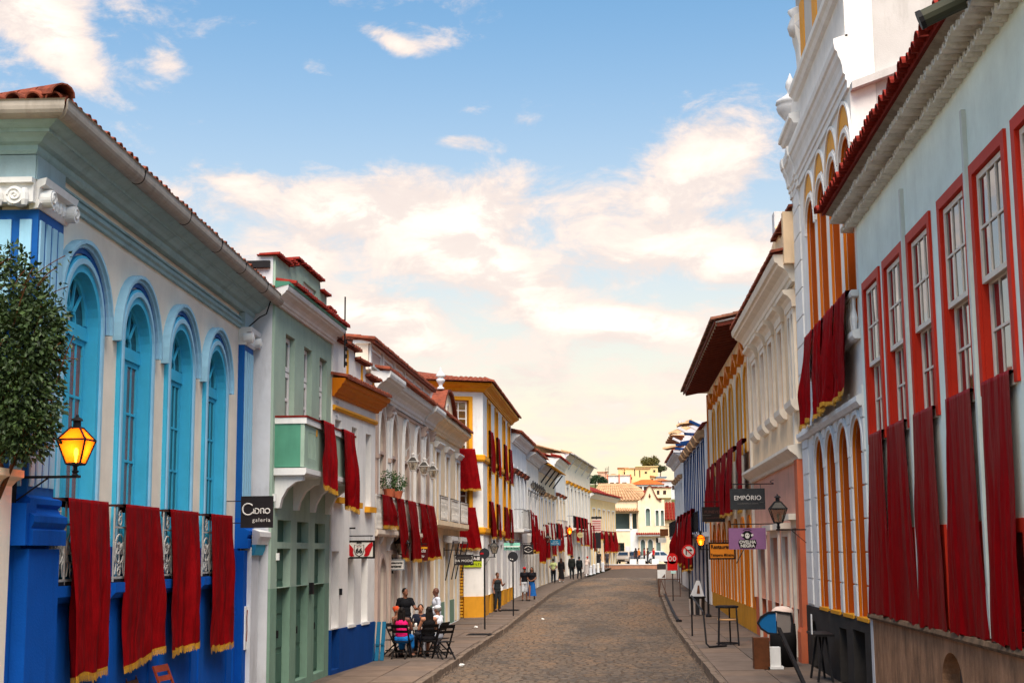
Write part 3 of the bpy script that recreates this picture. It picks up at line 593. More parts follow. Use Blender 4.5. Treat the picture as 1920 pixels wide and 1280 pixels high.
# ---- green house ----------------------------------------------------
def green():
    h = house('green_house', 'sage green house with stepped parapet and boxed balcony', (-6.75, 27.65), (-6.72, 33.2)); L = h['L']
    ws = [('r', .95, 1.78, 4.62, 7.42), ('r', 2.66, 3.45, 4.62, 7.4), ('r', 4.25, 5.05, 4.62, 7.38)]
    ds = [('r', .5, 1.66, .3, 3.03), ('r', 2.22, 3.32, .3, 3.03), ('r', 3.95, 5.05, .3, 3.03)]; ts = [('r', o[1], o[2], 3.16, 3.6) for o in ds]
    z = .0; wall(h, 'wall', 0, L, 2.25, 8.0, ws+[('r', o[1], o[2], 2.26, 3.03) for o in ds]+ts, M_GREEN)
    b = MB(); xs = [0]+[v for o in ds for v in (o[1], o[2])]+[L]
    for a, c in zip(xs[::2], xs[1::2]): b.box(a, c, -.004, .35, 0, 2.25)
    for o in ds: b.box(o[1], o[2], -.0, .35, 0, .3)
    b.build('dado', M_GREEN3, h)
    bd = MB().box(0.002, L, .36, 8, 0, 8.6); bd.build('body', M_GREYW, h); MB().box(-.03, -.003, .05, 8, 0, 8.84).build('side_wall', M_GREYW, h)
    for o in ds:
        panel_door(h, o[1], o[2], o[3], o[4], .16, M_DOORG, 4); 
    for o in ts: MB().box(o[1], o[2], .16, .22, o[3], o[4]).build('transom_panel', M_DOORG, h)
    for o in ws:
        plate(h, o, .34, M_DARK, 'interior')
        sash(h, o[1]+.02, o[2]-.02, o[3], o[4]-.75, .11, 2, 4, M_TRIMW, M_GLASS, .1, .06); sash(h, o[1]+.02, o[2]-.02, o[4]-.72, o[4]-.02, .11, 2, 1, M_TRIMW, M_GLASS, .09, .06, 'top_light')
    # parapet with steps
    st = [(0, 7.99), (L, 7.99), (L+.02, 8.62), (4.95, 8.62), (4.95, 8.9), (4.3, 8.9), (4.2, 9.12), (1.7, 9.12), (1.62, 8.98), (1.2, 8.98), (1.1, 8.86), (.0, 8.86)]
    MB().ext([st, [(2.5, 8.5), (3.8, 8.5), (3.8, 8.82), (2.5, 8.82)]], 0.003, .35).build('parapet', M_GREEN, h)
    MB().box(2.5, 3.8, .06, .3, 8.5, 8.82).build('name_panel', M_TRIMW, h)
    cornice(h, -.0, L+.05, 7.86, .34, .34, M_TRIMW, m0=.3, m1=.0); MB().prof(-.02, L+.06, [(0, 8.2), (.36, 8.2), (.36, 8.26), (0, 8.34)], .3, 0).build('cornice_top', M_GREEN2, h)
    tile_row(h, .1, L+.1, -.42, 8.27, .2, .17, joined=True, m=M_TILER)
    for xa, xb, zz in ((-.05, 1.15, 8.88), (1.15, 1.66, 9.0), (1.68, 4.25, 9.14), (4.25, 4.98, 8.92), (4.95, L+.1, 8.64)):
        tile_row(h, xa, xb, -.1, zz-.01, -.02, .13, joined=True, m=M_TILER); MB().box(xa, xb, -.03, .38, zz-.022, zz+.005).build('coping', M_TILER, h)
    roof(h, -.1, L, .4, 8.5, 5, 9.8, M_TILER)
    MB().box(-.12, .25, .1, .9, 8.6, 8.74).build('gutter_end', M_IRON, h)
    # boxed balcony
    bx0, bx1, o = .16, 5.3, .6
    def face(x0, x1): return [(x0, 4.62), (x1, 4.62), (x1, 5.48), (x0, 5.48)]
    def slots(xa, n): return [[(xa+i*.13, 4.82), (xa+i*.13+.06, 4.82), (xa+i*.13+.06, 5.34), (xa+i*.13, 5.34)] for i in range(n)]
    MB().ext([face(bx0, bx1)]+slots(.5, 6)+slots(2.72, 5)+slots(4.55, 4), -o, -o+.08).build('balcony_front', M_GREEN, h)
    MB().box(bx0, bx0+.08, -o+.08, 0, 4.62, 5.48).build('balcony_side', M_GREEN2, h); MB().box(bx1-.08, bx1, -o+.08, 0, 4.62, 5.48).build('balcony_side', M_GREEN2, h)
    MB().box(bx0+.1, bx1-.1, -o+.1, -.0, 4.6, 4.63).build('balcony_floor', M_GREEN2, h)
    MB().prof(bx0-.02, bx1+.02, [(0, 5.48), (o+.04, 5.48), (o+.04, 5.6), (0, 5.6)]).build('balcony_coping', M_TRIMW, h); MB().prof(bx0-.03, bx1+.03, [(0, 5.602), (o+.06, 5.602), (o+.06, 5.64), (0, 5.64)]).build('coping_edge', M_TILER, h)
    MB().prof(bx0-.05, bx1+.04, [(0, 4.46), (o+.02, 4.46), (o+.05, 4.5), (o+.05, 4.6), (0, 4.6)]).build('balcony_slab', M_TRIMW, h)
    for x in (.3, 1.9, 3.5, 5.1):
        q = [(0, 4.46), (.58, 4.46), (.56, 4.36), (.42, 4.33), (.25, 4.2), (.14, 4.0), (.1, 3.82), (0, 3.82)]
        MB().prof(x-.09, x+.09, q).build('bracket', M_TRIMW, h)
    for x in (1.27, 5.26): MB().box(x-.04, x+.04, -o-.012, -o+.01, 5.3, 5.44).build('yellow_tag', M_OCHRE, h)
    for x, z in ((.46, 2.8), (.1, 3.95)): MB().box(x-.05, x+.02, -.06, 0, z, z+.14).build('bell_box', M_TRIMW, h)
    MB().box(3.42, 3.55, -.09, 0, 2.05, 2.3).build('meter_box', M_IRON, h)
    return h
GRN = green()
banner(on(GRN, 2.02, -.64, 5.66), GRN.rotation_euler.z, 1.25, 1.42, 'shorter red drape on the green boxed balcony', None, .02, True, .0, 4, .05, 51, -.12, group='drapes on the green balcony', nx=30, nz=30)
banner(on(GRN, 4.22, -.64, 5.66), GRN.rotation_euler.z, 1.3, 1.74, 'longer red drape on the green boxed balcony', None, .05, True, .22, 4, .05, 52, -.08, group='drapes on the green balcony', nx=30, nz=30)

# ---- white house with blue base ------------------------------------
def white_blue():
    h = house('white_house', 'white house with orange cornice and deep blue base', (-6.68, 33.2), (-6.38, 37.5)); L = h['L']
    ws = [('r', .25, .82, 4.27, 6.1), ('r', 1.82, 2.38, 4.2, 6.05), ('r', 3.26, 3.84, 4.13, 6.0)]; ds = [('r', .08, .74, 1.2, 2.98), ('r', 1.56, 2.14, 1.22, 2.82), ('r', 2.9, 3.56, 1.22, 2.82)]
    wall(h, 'wall', 0, L, 1.17, 8.0, ws+ds, M_WHITE, top=[(0, 1.17), (L, 1.17), (L, 7.35), (3.3, 7.45), (3.2, 7.72), (2.2, 7.74), (1.9, 7.98), (.0, 7.98)], depth=.4)
    MB().ext([[(0, 0), (L, 0), (L, 1.17), (0.76, 1.17), (.76, .25), (.08, .25), (.08, 1.17), (0, 1.17)]], -.02, .4).build('blue_base', M_DKB2, h)
    MB().box(0, L, .42, 8, 0, 7.3).build('body', M_WHITE, h)
    for o in ws: plate(h, o, .33, mat('pale shutter', S(196, 196, 202), .7), 'shutter'); MB().box(o[1]-.08, o[2]+.08, -.14, .02, o[3]-.16, o[3]-.02).build('sill', M_OCHRE, h)
    for k, o in enumerate(ds): plate(h, ('r', o[1], o[2], .25 if k == 0 else o[3], o[4]), .34, MATS['pale shutter'], 'shutter'); 
    for o in ds[1:]: MB().box(o[1]-.05, o[2]+.08, -.05, .3, o[3]-.08, o[3]-.01).build('sill', M_TRIMW, h)
    MB().prof(-.05, L+.05, [(0, 6.62), (.06, 6.62), (.08, 6.68), (.13, 6.7), (.15, 6.76), (.24, 6.83), (.26, 6.9), (.31, 6.92), (.33, 6.98), (.33, 7.03), (0, 7.06)], .1, .3).build('cornice', M_ORANGE, h)
    MB().prof(0, L, [(0, 6.3), (.05, 6.3), (.08, 6.36), (.05, 6.42), (0, 6.42)]).build('string_course', M_OCHRE, h)
    tile_row(h, -.0, L+.25, -.38, 7.06, .2, .18, joined=True, m=M_TILE); roof(h, 0, L, -.4, 7.05, .0, 7.15, M_TILE, 'cornice_roof', .03)
    for x in (1.3, 2.75, 4.0): MB().box(x-.06, x+.06, -.03, .02, 7.06, {1.3: 7.9, 2.75: 7.7, 4.0: 7.4}[x]).build('pilaster_strip', M_OCHRE, h)
    for xa, xb, zz in ((-.05, 1.35, 8.0), (1.25, 2.2, 7.99), (2.1, 3.3, 7.76), (3.2, L+.1, 7.47)): tile_row(h, xa, xb, -.15, zz, -.03, .17, joined=True); MB().box(xa, xb, -.1, .45, zz-.02, zz+.02).build('coping', M_TILE, h)
    b = MB(); b.box(-.02, .01, -.3, -.27, 7.3, 9.0)
    for z in (7.4, 7.58, 7.76, 7.94): b.lathe([(.02, z-.05), (.05, z-.03), (.03, z), (.05, z+.03), (.02, z+.05)], .12, -.28, 7); b.box(-.02, .14, -.285, -.275, z-.01, z+.01)
    b.build('insulator_rack', M_IRON, h)
    MB().box(.76, .84, -.06, 0, 1.95, 2.1).build('intercom', M_IRON, h)
    for z, s in ((6.5, 1), (6.18, 1)): MB().tube([(.28+.06*i, -.012, z+.05*math.sin(i*2)) for i in range(5)], .012, 4).build('faded_mark', MATS['pale shutter'], h)
    return h
M_DKB2 = plaster('deep blue plaster', S(14, 62, 128), (.004, .012, .04), .3)
WBL = white_blue()

# ---- beige house with pointed arches ----------------------------------
def gothic():
    h = house('pointed_arch_house', 'beige house with pointed arched windows and long iron balcony', (-6.6, 37.55), (-6.5, 49.7)); L = h['L']
    cs = [2.05, 4.12, 6.45, 8.87, 10.97]; ops = [('p', c-.5, c+.5, 3.56, 5.75, 1.1) for c in cs]
    ds = [('r', c-.45, c+.45, .2, 2.9) for c in (2.3, 4.1, 6.1, 8.3, 10.4, 11.6)]; ds[0] = ('a', 1.85, 2.75, .2, 2.3, .5)
    wall(h, 'wall', 0, L, 0, 7.2, ops+ds[:5], M_BEIGE); ds = ds[:5]; MB().box(0, L, .37, 8, 0, 8.2).build('body', M_GREYW, h)
    for k, o in enumerate(ops):
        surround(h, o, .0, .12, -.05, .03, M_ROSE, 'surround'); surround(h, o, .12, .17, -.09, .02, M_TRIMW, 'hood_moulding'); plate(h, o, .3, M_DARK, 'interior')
        for s in (-1, 1): MB().box(cs[k]+(-.5 if s < 0 else .02), cs[k]+(-.02 if s < 0 else .5), .24, .29, 3.56, 5.7).build('shutter', M_REDBR if k == 2 and s > 0 else M_TAUPE, h)
        MB().box(cs[k]-.52, cs[k]+.52, -.02, .3, 5.68, 5.77).build('transom', M_ROSE, h)
    for k, o in enumerate(ds):
        surround(h, o, 0, .13, -.05, .02, M_ROSE if k < 2 else M_TRIMW); panel_door(h, o[1], o[2], o[3], o[4] if o[0] == 'r' else 2.3, .25, [M_TAUPE, M_DKDOOR, M_REDBR, M_REDBR, M_REDBR, M_REDBR][k], 4)
        if o[0] == 'a': plate(h, ('a', o[1], o[2], 2.3, 2.3, .5), .27, M_DARK, 'fanlight')
    for x in (.95, 2.95, 9.85, 11.85):
        MB().box(x-.0, x+.22, -.1, .02, 3.5, 6.7).build('pilaster', M_ROSE if x < 1 else M_TRIMW, h)
        MB().prof(x-.04, x+.26, [(0, 6.8), (.14, 6.8), (.2, 6.9), (.16, 6.96), (.22, 7.05), (.22, 7.12), (0, 7.12)]).build('capital', M_ROSE, h)
        MB().prof(x-.04, x+.26, [(0, 5.5), (.14, 5.5), (.14, 5.62), (0, 5.62)]).build('pilaster_ring', M_ROSE, h)
    MB().box(1.0, 1.3, -.12, .02, 0, 3.4).build('corner_pier', M_ROSE, h)
    MB().prof(0, L, [(0, 7.08), (.05, 7.08), (.08, 7.15), (0, 7.17)]).build('string_course', M_ROSE, h)
    for xa, xb, o in ((.4, 3.1, .55), (3.1, 9.8, .42), (9.8, L+.1, .55)): MB().prof(xa, xb, CORN(7.2, .62, o)).build('cornice', M_TRIMW, h)
    tile_row(h, .4, L+.1, -.55, 7.84, .18, .2, joined=True)
    wall(h, 'parapet', 0, L, 7.82, 8.55, [], M_BEIGE)
    for i in range(6):
        x = .3+i*1.98; MB().ring([(x,7.95),(x,8.43),(x+1.55,8.43),(x+1.55,7.95)], [(x+.07,8.02),(x+.07,8.36),(x+1.48,8.36),(x+1.48,8.02)], -.04, .01, True).build('panel_frame', M_TRIMW, h); MB().box(x+.08, x+1.47, -.012, .01, 8.03, 8.35).build('panel', M_ROSE, h)
        MB().box(x-.22, x-.06, -.06, .01, 7.84, 8.52).build('pilaster_strip', M_TRIMW, h)
    MB().box(-.1, L, -.08, .4, 8.52, 8.6).build('coping', M_TRIMW, h); tile_row(h, -.15, L+.1, -.22, 8.6, .12, .2, joined=True, rows=2)
    roof(h, -.15, L, -.2, 8.6, 4, 9.5, M_TILE)
    # balcony
    o = .22; MB().prof(.12, 11.7, [(0, 3.38), (o+.02, 3.38), (o+.06, 3.44), (o+.06, 3.55), (0, 3.55)]).build('balcony_slab', M_BEIGE, h)
    for x in (1.5, 3.2, 5.3, 7.6, 9.9, 11.3): MB().prof(x-.1, x+.1, [(0, 3.0), (.06, 3.0), (.08, 3.15), (.16, 3.26), (.19, 3.38), (0, 3.38)]).build('bracket', M_TRIMW, h)
    b = MB(); y = -o
    for i in range(68):
        x = .16+i*.168; b.tube([(x, y, 3.56), (x+.02, y, 3.8), (x-.02, y, 4.1), (x, y, 4.46)], .011, 4); b.tube([(x+.05, y, 3.6), (x, y, 3.75), (x+.06, y, 4.0)], .009, 4)
    b.box(.1, 11.6, y-.02, y+.02, 4.44, 4.48); b.box(.1, 11.6, y-.015, y+.015, 3.58, 3.6)
    for x in (.12, 3.6, 7.2, 11.58): b.bar((x, y, 3.5), (x, y, 4.5), .03, .03)
    b.bar((.12, y, 4.46), (.12, 0, 4.46), .03, .03); b.build('balcony_railing', M_IRONW, h)
    return h
M_DKDOOR = paint('dark door', S(64, 58, 50))
GOT = gothic()
for i, (xa, xb, L, sh, la) in enumerate([(.65, 2.2, .85, .45, 'short red drape gathered on the near end of the pointed-arch balcony'), (3.05, 4.3, 1.75, .9, 'red drape behind the lantern on the pointed-arch balcony'), (4.95, 6.75, 1.78, .85, 'middle red drape on the pointed-arch balcony'), (7.6, 9.0, 1.75, 1.15, 'red drape second from the far end of the pointed-arch balcony'), (9.15, 10.9, 1.72, 1.45, 'red drape on the far end of the pointed-arch balcony')]):
    banner(on(GOT, (xa+xb)/2, -.24, 4.5), GOT.rotation_euler.z, xb-xa, L, la, None, .1, True, sh, 3, .035, 61+i, group='drapes on the pointed-arch balcony', wrinkle=.01)
for i in range(3):
    lantern(on(GOT, [6.3, 8.7, 10.8][i], -.05, 5.95), GOT.rotation_euler.z-math.pi/2, ['white metal lantern nearest, hung under the middle pointed arch', 'white metal lantern between two others under the pointed arches', 'white metal lantern farthest along under the pointed arches'][i], False, .8, .28, M_IRONW, True, group='white lanterns under the pointed arches')

# ---- cream house with curved gable ------------------------------------
def cream():
    h = house('cream_house', 'cream house with curved tiled gable and iron balcony', (-6.65, 49.9), (-6.6, 60.0)); L = h['L']
    cs = [2.8, 5.75, 9.2]; ops = [('r', c-.55, c+.55, 4.1, 6.65) for c in cs]; ds = [('r', c-.6, c+.6, .2, 3.3) for c in (2.6, 5.5, 8.6)]
    wall(h, 'wall', 0, L, 0, 7.6, ops+ds, M_CREAM2); MB().box(0, L, .37, 8, 0, 7.8).build('body', M_CREAM2, h)
    for k, o in enumerate(ops):
        surround(h, o, 0, .14, -.05, .02, M_TRIMW); MB().prof(o[1]-.25, o[2]+.25, [(0, 6.78), (.1, 6.78), (.16, 6.88), (.22, 6.92), (.22, 6.98), (0, 7.02)], .0, .0).build('window_cornice', M_TRIMW, h)
        MB().box(o[1], o[2], -.03, .02, 6.66, 6.79).build('frieze', M_CREAM2, h); panel_door(h, o[1], o[2], o[3], o[4], .2, M_REDBR, 3, 'shutter', False)
    for k, o in enumerate(ds): surround(h, o, 0, .15, -.04, .02, M_TRIMW); panel_door(h, o[1], o[2], o[3], o[4], .24, M_GREYGREEN, 4, 'door')
    MB().box(0, L, -.05, .3, .0, .2).build('step', M_GREYW, h)
    for xa, xb in ((.2, 1.8), (3.4, 4.7), (6.3, 7.8)): MB().box(xa, xb, -.03, .02, .2, 1.1).build('dado', M_GREEN3, h)
    cornice(h, -.05, L, 7.3, .6, .5, M_CREAM2, m1=.1); tile_row(h, .1, L+.1, -.58, 7.93, .22, .2, joined=True); roof(h, 0, L, -.5, 7.91, 4, 9.1, M_TILE)
    g = [(1.6, 7.7), (8.6, 7.7), (8.5, 7.95), (7.6, 8.05), (7.0, 8.35), (6.5, 8.75), (5.9, 9.05), (5.1, 9.15), (4.3, 9.05), (3.7, 8.75), (3.2, 8.35), (2.6, 8.05), (1.7, 7.95)]
    MB().ext([g], -.1, .25).build('gable', M_CREAM2, h)
    pts = [(p[0], p[1]) for p in g[2:]]
    MB().ring(pts, [(5.1+(p[0]-5.1)*1.07, p[1]+.09) for p in pts], -.25, .3).build('gable_coping', M_TILE, h)
    MB().ring([(5.1-.5*math.cos(math.pi*i/10), 8.1+.6*math.sin(math.pi*i/10)) for i in range(11)], [(5.1-.44*math.cos(math.pi*i/10), 8.1+.54*math.sin(math.pi*i/10)) for i in range(11)], -.13, -.09).build('niche_moulding', M_TRIMW, h)
    for x, z, s in ((.8, 8.0, .4), (4.2, 9.15, .68)):
        MB().lathe([(.2*s, z), (.2*s, z+.1*s), (.1*s, z+.16*s), (.12*s, z+.3*s), (.22*s, z+.42*s), (.26*s, z+.55*s), (.2*s, z+.62*s), (.14*s, z+.68*s), (.3*s, z+.74*s), (.24*s, z+.84*s), (.1*s, z+1.02*s), (.05*s, z+1.12*s), (.07*s, z+1.18*s), (.0, z+1.28*s)], x, .05, 10).build('urn', M_GREYW, h, True)
    o = .34; MB().prof(.05, L, [(0, 3.85), (o, 3.85), (o+.05, 3.92), (o+.05, 4.08), (0, 4.08)]).build('balcony_slab', M_CREAM2, h)
    for xa, xb in ((1.0, 3.2), (4.2, 6.6), (7.4, 10.0)):
        scroll_rail(h, xa, xb, 4.1, 4.98, -o, M_IRON2, 'railing', .12, ring=True); 
        r = scroll_rail(h, xa+.1, xb-.1, 4.12, 4.94, -o-.015, M_IRONW, 'railing_inlay', .2, ring=True)
    # folded awnings over the doors
    for k, x in enumerate((4.4, 7.6)):
        a = MB(); a.prof(x, x+2.0, [(.02, 3.35), (.35, 3.3), (.38, 3.4), (.34, 3.56), (.02, 3.6)]); a.build('awning_roll', mat('grey awning', S(178, 172, 168), .7), h)
        q = MB(); 
        for xx in (x+.05, x+1.95): q.bar((xx, -.1, 1.9), (xx+.05, -.4, 3.35), .04, .04)
        q.build('awning_arm', M_IRON, h)
    return h
M_GREYGREEN = paint('grey green door', S(78, 92, 82)); M_IRON2 = mat('brown iron', S(60, 48, 44), .6, .2, 8)
CRE = cream()

# ---- tall white and ochre corner house ---------------------------------
def corner():
    h = house('corner_house', 'tall white corner house with ochre bands and long window strips', (-5.73, 61.2), (-5.7, 77.6)); L = h['L']
    ws = []; cs = [2.8, 6.7, 11.1, 14.5]
    for c in cs: ws += [('r', c-.62, c+.62, 7.0, 9.6), ('r', c-.62, c+.62, 3.9, 6.6)]
    ds = [('r', c-.6, c+.6, .5, 3.3) for c in (2.8, 6.2, 9.6, 13.2, 15.6)]; sm = [('r', c-.4, c+.4, 3.42, 3.75) for c in cs]
    wall(h, 'wall', 0, L, 1.1, 10.15, ws+[('r', o[1], o[2], 1.101, 3.3) for o in ds], M_WHITE)
    b = MB(); xs = [0]+[v for o in ds for v in (o[1], o[2])]+[L]
    for a, c in zip(xs[::2], xs[1::2]): b.box(a, c, -.03, .3, 0, 1.1)
    b.build('base', M_ORANGE2, h)
    for o in ds: panel_door(h, o[1], o[2], .2, o[4], .26, mat('grey door', S(150, 148, 150), .7), 4)
    for o in ws:
        surround(h, o, 0, .14, -.06, .3, M_OCHRE, bottom=True); plate(h, o, .27, M_DARK, 'interior'); MB().box(o[1], (o[1]+o[2])/2-.02, .2, .26, o[3], o[4]).build('shutter', M_ORANGE, h); MB().box((o[1]+o[2])/2+.02, o[2], .2, .26, o[3], o[4]).build('shutter', M_ORANGE, h)
    for z in (6.82, 3.72): MB().prof(0, L, [(0, z), (.06, z), (.1, z+.08), (.1, z+.26), (0, z+.3)], .1, 0).build('band', M_OCHRE, h)
    cornice(h, 0, L, 9.82, .36, .45, M_OCHRE, m0=.35); tile_row(h, -.4, L+.3, -.56, 10.2, .3, .22, joined=True)
    # near side wall, turned to the street corner
    s = MB(); s.ext([[(-.0, 1.1), (2.9, 1.1), (2.9, 10.15), (0, 10.15)], oshape(('r', 1.05, 2.25, 7.1, 9.45)), oshape(('r', 1.05, 2.25, 4.2, 6.5)), oshape(('r', .85, 2.05, 3.0, 3.6)), oshape(('r', .9, 2.0, 1.101, 2.8))], 0, .3)
    o = s.build('side_wall', M_WHITE, h); Q = Vector((-2.9, 0))
    def side(ob): ob.parent = h; ob.location = (-1.25, 2.6, 0); ob.rotation_euler = (0, 0, math.atan2(-2.6, 1.25)); return ob
    side(o); Ls = math.hypot(2.6, 1.25)
    g = o
    for z0, z1 in ((7.1, 9.45), (4.2, 6.5)):
        surround(g, ('r', 1.05, 2.25, z0, z1), 0, .16, -.06, .2, M_OCHRE, bottom=True); plate(g, ('r', 1.05, 2.25, z0, z1), .25, mat('drawn blind', S(226, 188, 120), .8), 'blind')
        m = (z0+z1)/2; sash(g, 1.1, 2.2, m-.03, z1-.03, .12, 3, 3, M_TRIMW, M_GLASS if z0 < 5 else clear_glass(), .06, .035); sash(g, 1.1, 2.2, z0+.03, m+.03, .17, 3, 3, M_TRIMW, M_GLASS if z0 < 5 else clear_glass(), .06, .035)
    b = MB()
    for i in range(20): b.prof(.9, 2.0, [(-.12, .22+i*.13), (-.06, .25+i*.13), (-.06, .31+i*.13), (-.12, .34+i*.13)])
    b.build('roller_shutter', mat('ochre shutter', S(206, 150, 44), .5, .1, 5), g)
    MB().box(.85, 2.05, .1, .15, 3.0, 3.6).build('vent_glass', mat('wired pane', S(170, 150, 130), .3), g); MB().box(1.43, 1.47, .04, .1, 3.0, 3.6).build('vent_bar', M_WOOD, g)
    MB().box(0, .9, -.03, .3, 0, 1.1).build('base', M_ORANGE2, g); MB().box(2.0, 2.93, -.03, .3, 0, 1.1).build('base', M_ORANGE2, g)
    for z in (6.82, 3.72): MB().prof(0, 2.9, [(0, z), (.06, z), (.1, z+.08), (.1, z+.26), (0, z+.3)], 0, .07).build('band', M_OCHRE, g)
    MB().prof(-2, 2.9, CORN(9.82, .36, .45), 0, .2).build('cornice', M_OCHRE, g); tile_row(g, -2, 3.1, -.56, 10.2, .3, .22, joined=True, rows=2)
    MB().box(-1.2, L, 2.6, 9, 0, 10.15).build('body', M_WHITE, h); MB().add([(0.02,.3,.0),(L,.3,0),(L,2.6,0),(-1.2,2.6,0),(0.02,.3,10.15),(L,.3,10.15),(L,2.6,10.15),(-1.2,2.6,10.15)], [(4,5,6,7),(1,2,6,5)]).build('ceiling', M_WHITE, h)
    MB().add([(-.6,-.5,10.22),(L+.3,-.5,10.22),(L+.3,4.5,11.3),(2.5,4.5,11.3),(-3.0,4.5,10.22)], [(0,1,2,3),(0,3,4)]).build('roof', M_TILE, h)
    return h, g
COR, CSIDE = corner()
bpy.context.view_layer.update()
def on2(ob, x, y, z): return (ob.parent.matrix_basis @ ob.matrix_basis) @ Vector((x, y, z))
rzs = COR.rotation_euler.z
for f, (zt, ll) in enumerate(((8.35, 1.85), (5.2, 1.6))):
    for i, c in enumerate([2.8, 6.7, 11.1, 14.5]):
        banner(on(COR, c+.1, -.08, zt), rzs, 1.3 if f == 0 else 1.35, ll, '%s red drape from the corner on the %s floor of the ochre-banded corner house' % (ORD[i], ['top', 'middle'][f]), None, .12+.2*f, True, .1+.3*f, 3, .028, 81+i+10*f, group='drapes on the corner house windows', nx=16, nz=16, puff=.01, out=.03)
rs = rzs+CSIDE.rotation_euler.z
banner(on2(CSIDE, 1.7, -.1, 7.35), rs, 1.5, 1.75, 'broad red drape under the upper side window of the corner house', None, .25, True, .1, 4, .05, 91, group='drapes on the corner house side')
banner(on2(CSIDE, 1.75, -.1, 4.85), rs, 1.5, 1.75, 'broad red drape under the lower side window of the corner house', None, .2, True, .1, 4, .05, 92, group='drapes on the corner house side')

# ================================================================== RIGHT SIDE
def u_of(Y, Y0): return Y0-Y
# ---- mint house with red window frames ---------------------------------
def mint():
    h = house('mint_house', 'pale mint house with tall red framed sash windows above a stained base', (4.7, 27.2), (4.7, 8.0)); L = h['L']
    xs = [.5, 2.55, 4.62, 6.85, 8.75, 10.75]; W = 1.68; z0, z1 = 4.95, 7.7
    ops = [('r', x+.14, x+W-.14, z0, z1) for x in xs]; lo = [('r', x+.16, x+W-.16, 1.95, 3.1) for x in xs]
    wall(h, 'wall', 0, L, 1.75, 9.3, ops+lo, M_MINT, depth=.4); 
    va = ('a', 5.75, 7.0, .2, 1.05, .42)
    wall(h, 'stained_base', 0, L, 0, 1.72, [va], M_STAIN, y0=-.05, depth=.42); plate(h, va, .2, mat('grey vent door', S(120, 108, 100), .8, .3, 3), 'vent_door'); MB().prof(0, L, [(0, 1.66), (.1, 1.66), (.12, 1.7), (.1, 1.76), (0, 1.78)]).build('base_ledge', mat('mossy ledge', S(120, 96, 76), .95, .4, 5, .6, 40, (.03, .03, .02), .7, (2, 2, 2)), h)
    MB().box(-.02, .22, -.06, .02, 0.1, 1.7).build('corner_strip', M_GREYW, h)
    MB().box(.002, L, .42, 8, 0, 9.3).build('body', M_MINT, h)
    for k, x in enumerate(xs):
        o = ops[k]
        surround(h, o, 0, .15, -.04, .2, M_REDF, 'window_frame', bottom=False)
        MB().box(o[1]-.15, o[1], -.04, .2, z0-.12, z0+.001).build('frame_foot', M_REDF, h); MB().box(o[2], o[2]+.15, -.04, .2, z0-.12, z0+.001).build('frame_foot', M_REDF, h); MB().box(o[1]-.001, o[2]+.001, -.03, .3, z0-.14, z0-.001).build('sill', M_OFFW, h)
        MB().box(o[1], o[1]+.03, -.0, .35, z0, z1).build('jamb', M_REDF, h); MB().box(o[2]-.03, o[2], 0, .35, z0, z1).build('jamb', M_REDF, h)
        m = 6.28
        # upper sash to the front, lower sash behind it; some leaves opened a little
        sash(h, o[1]+.03, o[2]-.03, m-.03, z1-.02, .015, 3, 2, M_OFFW, M_GLASSR, .075, .035, 'upper_sash'); sash(h, o[1]+.05, o[2]-.05, z0+.02, m+.02, .09, 3, 2, M_OFFW, M_GLASSR, .075, .035, 'lower_sash')
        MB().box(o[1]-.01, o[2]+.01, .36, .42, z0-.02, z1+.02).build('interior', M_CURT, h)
        q = lo[k]; surround(h, q, 0, .16, -.04, .2, M_REDF, 'lower_window_frame', bottom=True); MB().box(q[1], q[2], .1, .16, q[3], q[4]).build('lower_shutter', M_REDF, h)
    for x in (4.42, 8.58): MB().box(x-.05, x+.05, -.06, .0, 1.8, 8.66).build('downpipe', mat('pale pipe', S(204, 210, 204), .6), h)
    # eave: limewashed tile corbels in two rows, red tiles on top
    n = 60
    M_MORT = mat('eave shadow mortar', S(176, 168, 156), .95, .3, 4, .4, 40, (.1, .08, .06), .5, (2, 2, 2))
    for i in range(n):
        x = -.5+i*.205; rj = lambda a: random.uniform(-a, a)
        part('cornice_tile', T_LIME, h, (x+rj(.008), -.2+rj(.015), 9.16+rj(.012)), (rj(.04), 0, rj(.04)), (1, .75, 1.1))
        part('cornice_tile', T_LIME, h, (x+.1+rj(.008), -.43+rj(.02), 9.32+rj(.015)), (rj(.05), 0, rj(.06)), (1, 1.1, 1.1))
        part('roof_tile', T_RED, h, (x+rj(.01), -.68+rj(.03), 9.46+rj(.015)), (.12+rj(.03), rj(.03), rj(.05)), (1.0, 1.15, 1.2))
    MB().prof(-.6, n*.205-.4, [(0, 9.2), (.13, 9.22), (.13, 9.26), (.34, 9.38), (.37, 9.41), (.54, 9.46), (.56, 9.48), (0, 9.5)]).build('eave_mortar', M_MORT, h)
    roof(h, -.6, 12.5, -.56, 9.5, 4, 11.2, M_TILER)
    for k in range(2): tile_row(h, -.55, 11.8, -.45+.4*k, 9.62+.12*k, .3, .205, joined=True, m=M_TILER)
    return h
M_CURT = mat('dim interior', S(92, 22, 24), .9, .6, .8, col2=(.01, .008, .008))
MNT = mint()
rzm = MNT.rotation_euler.z
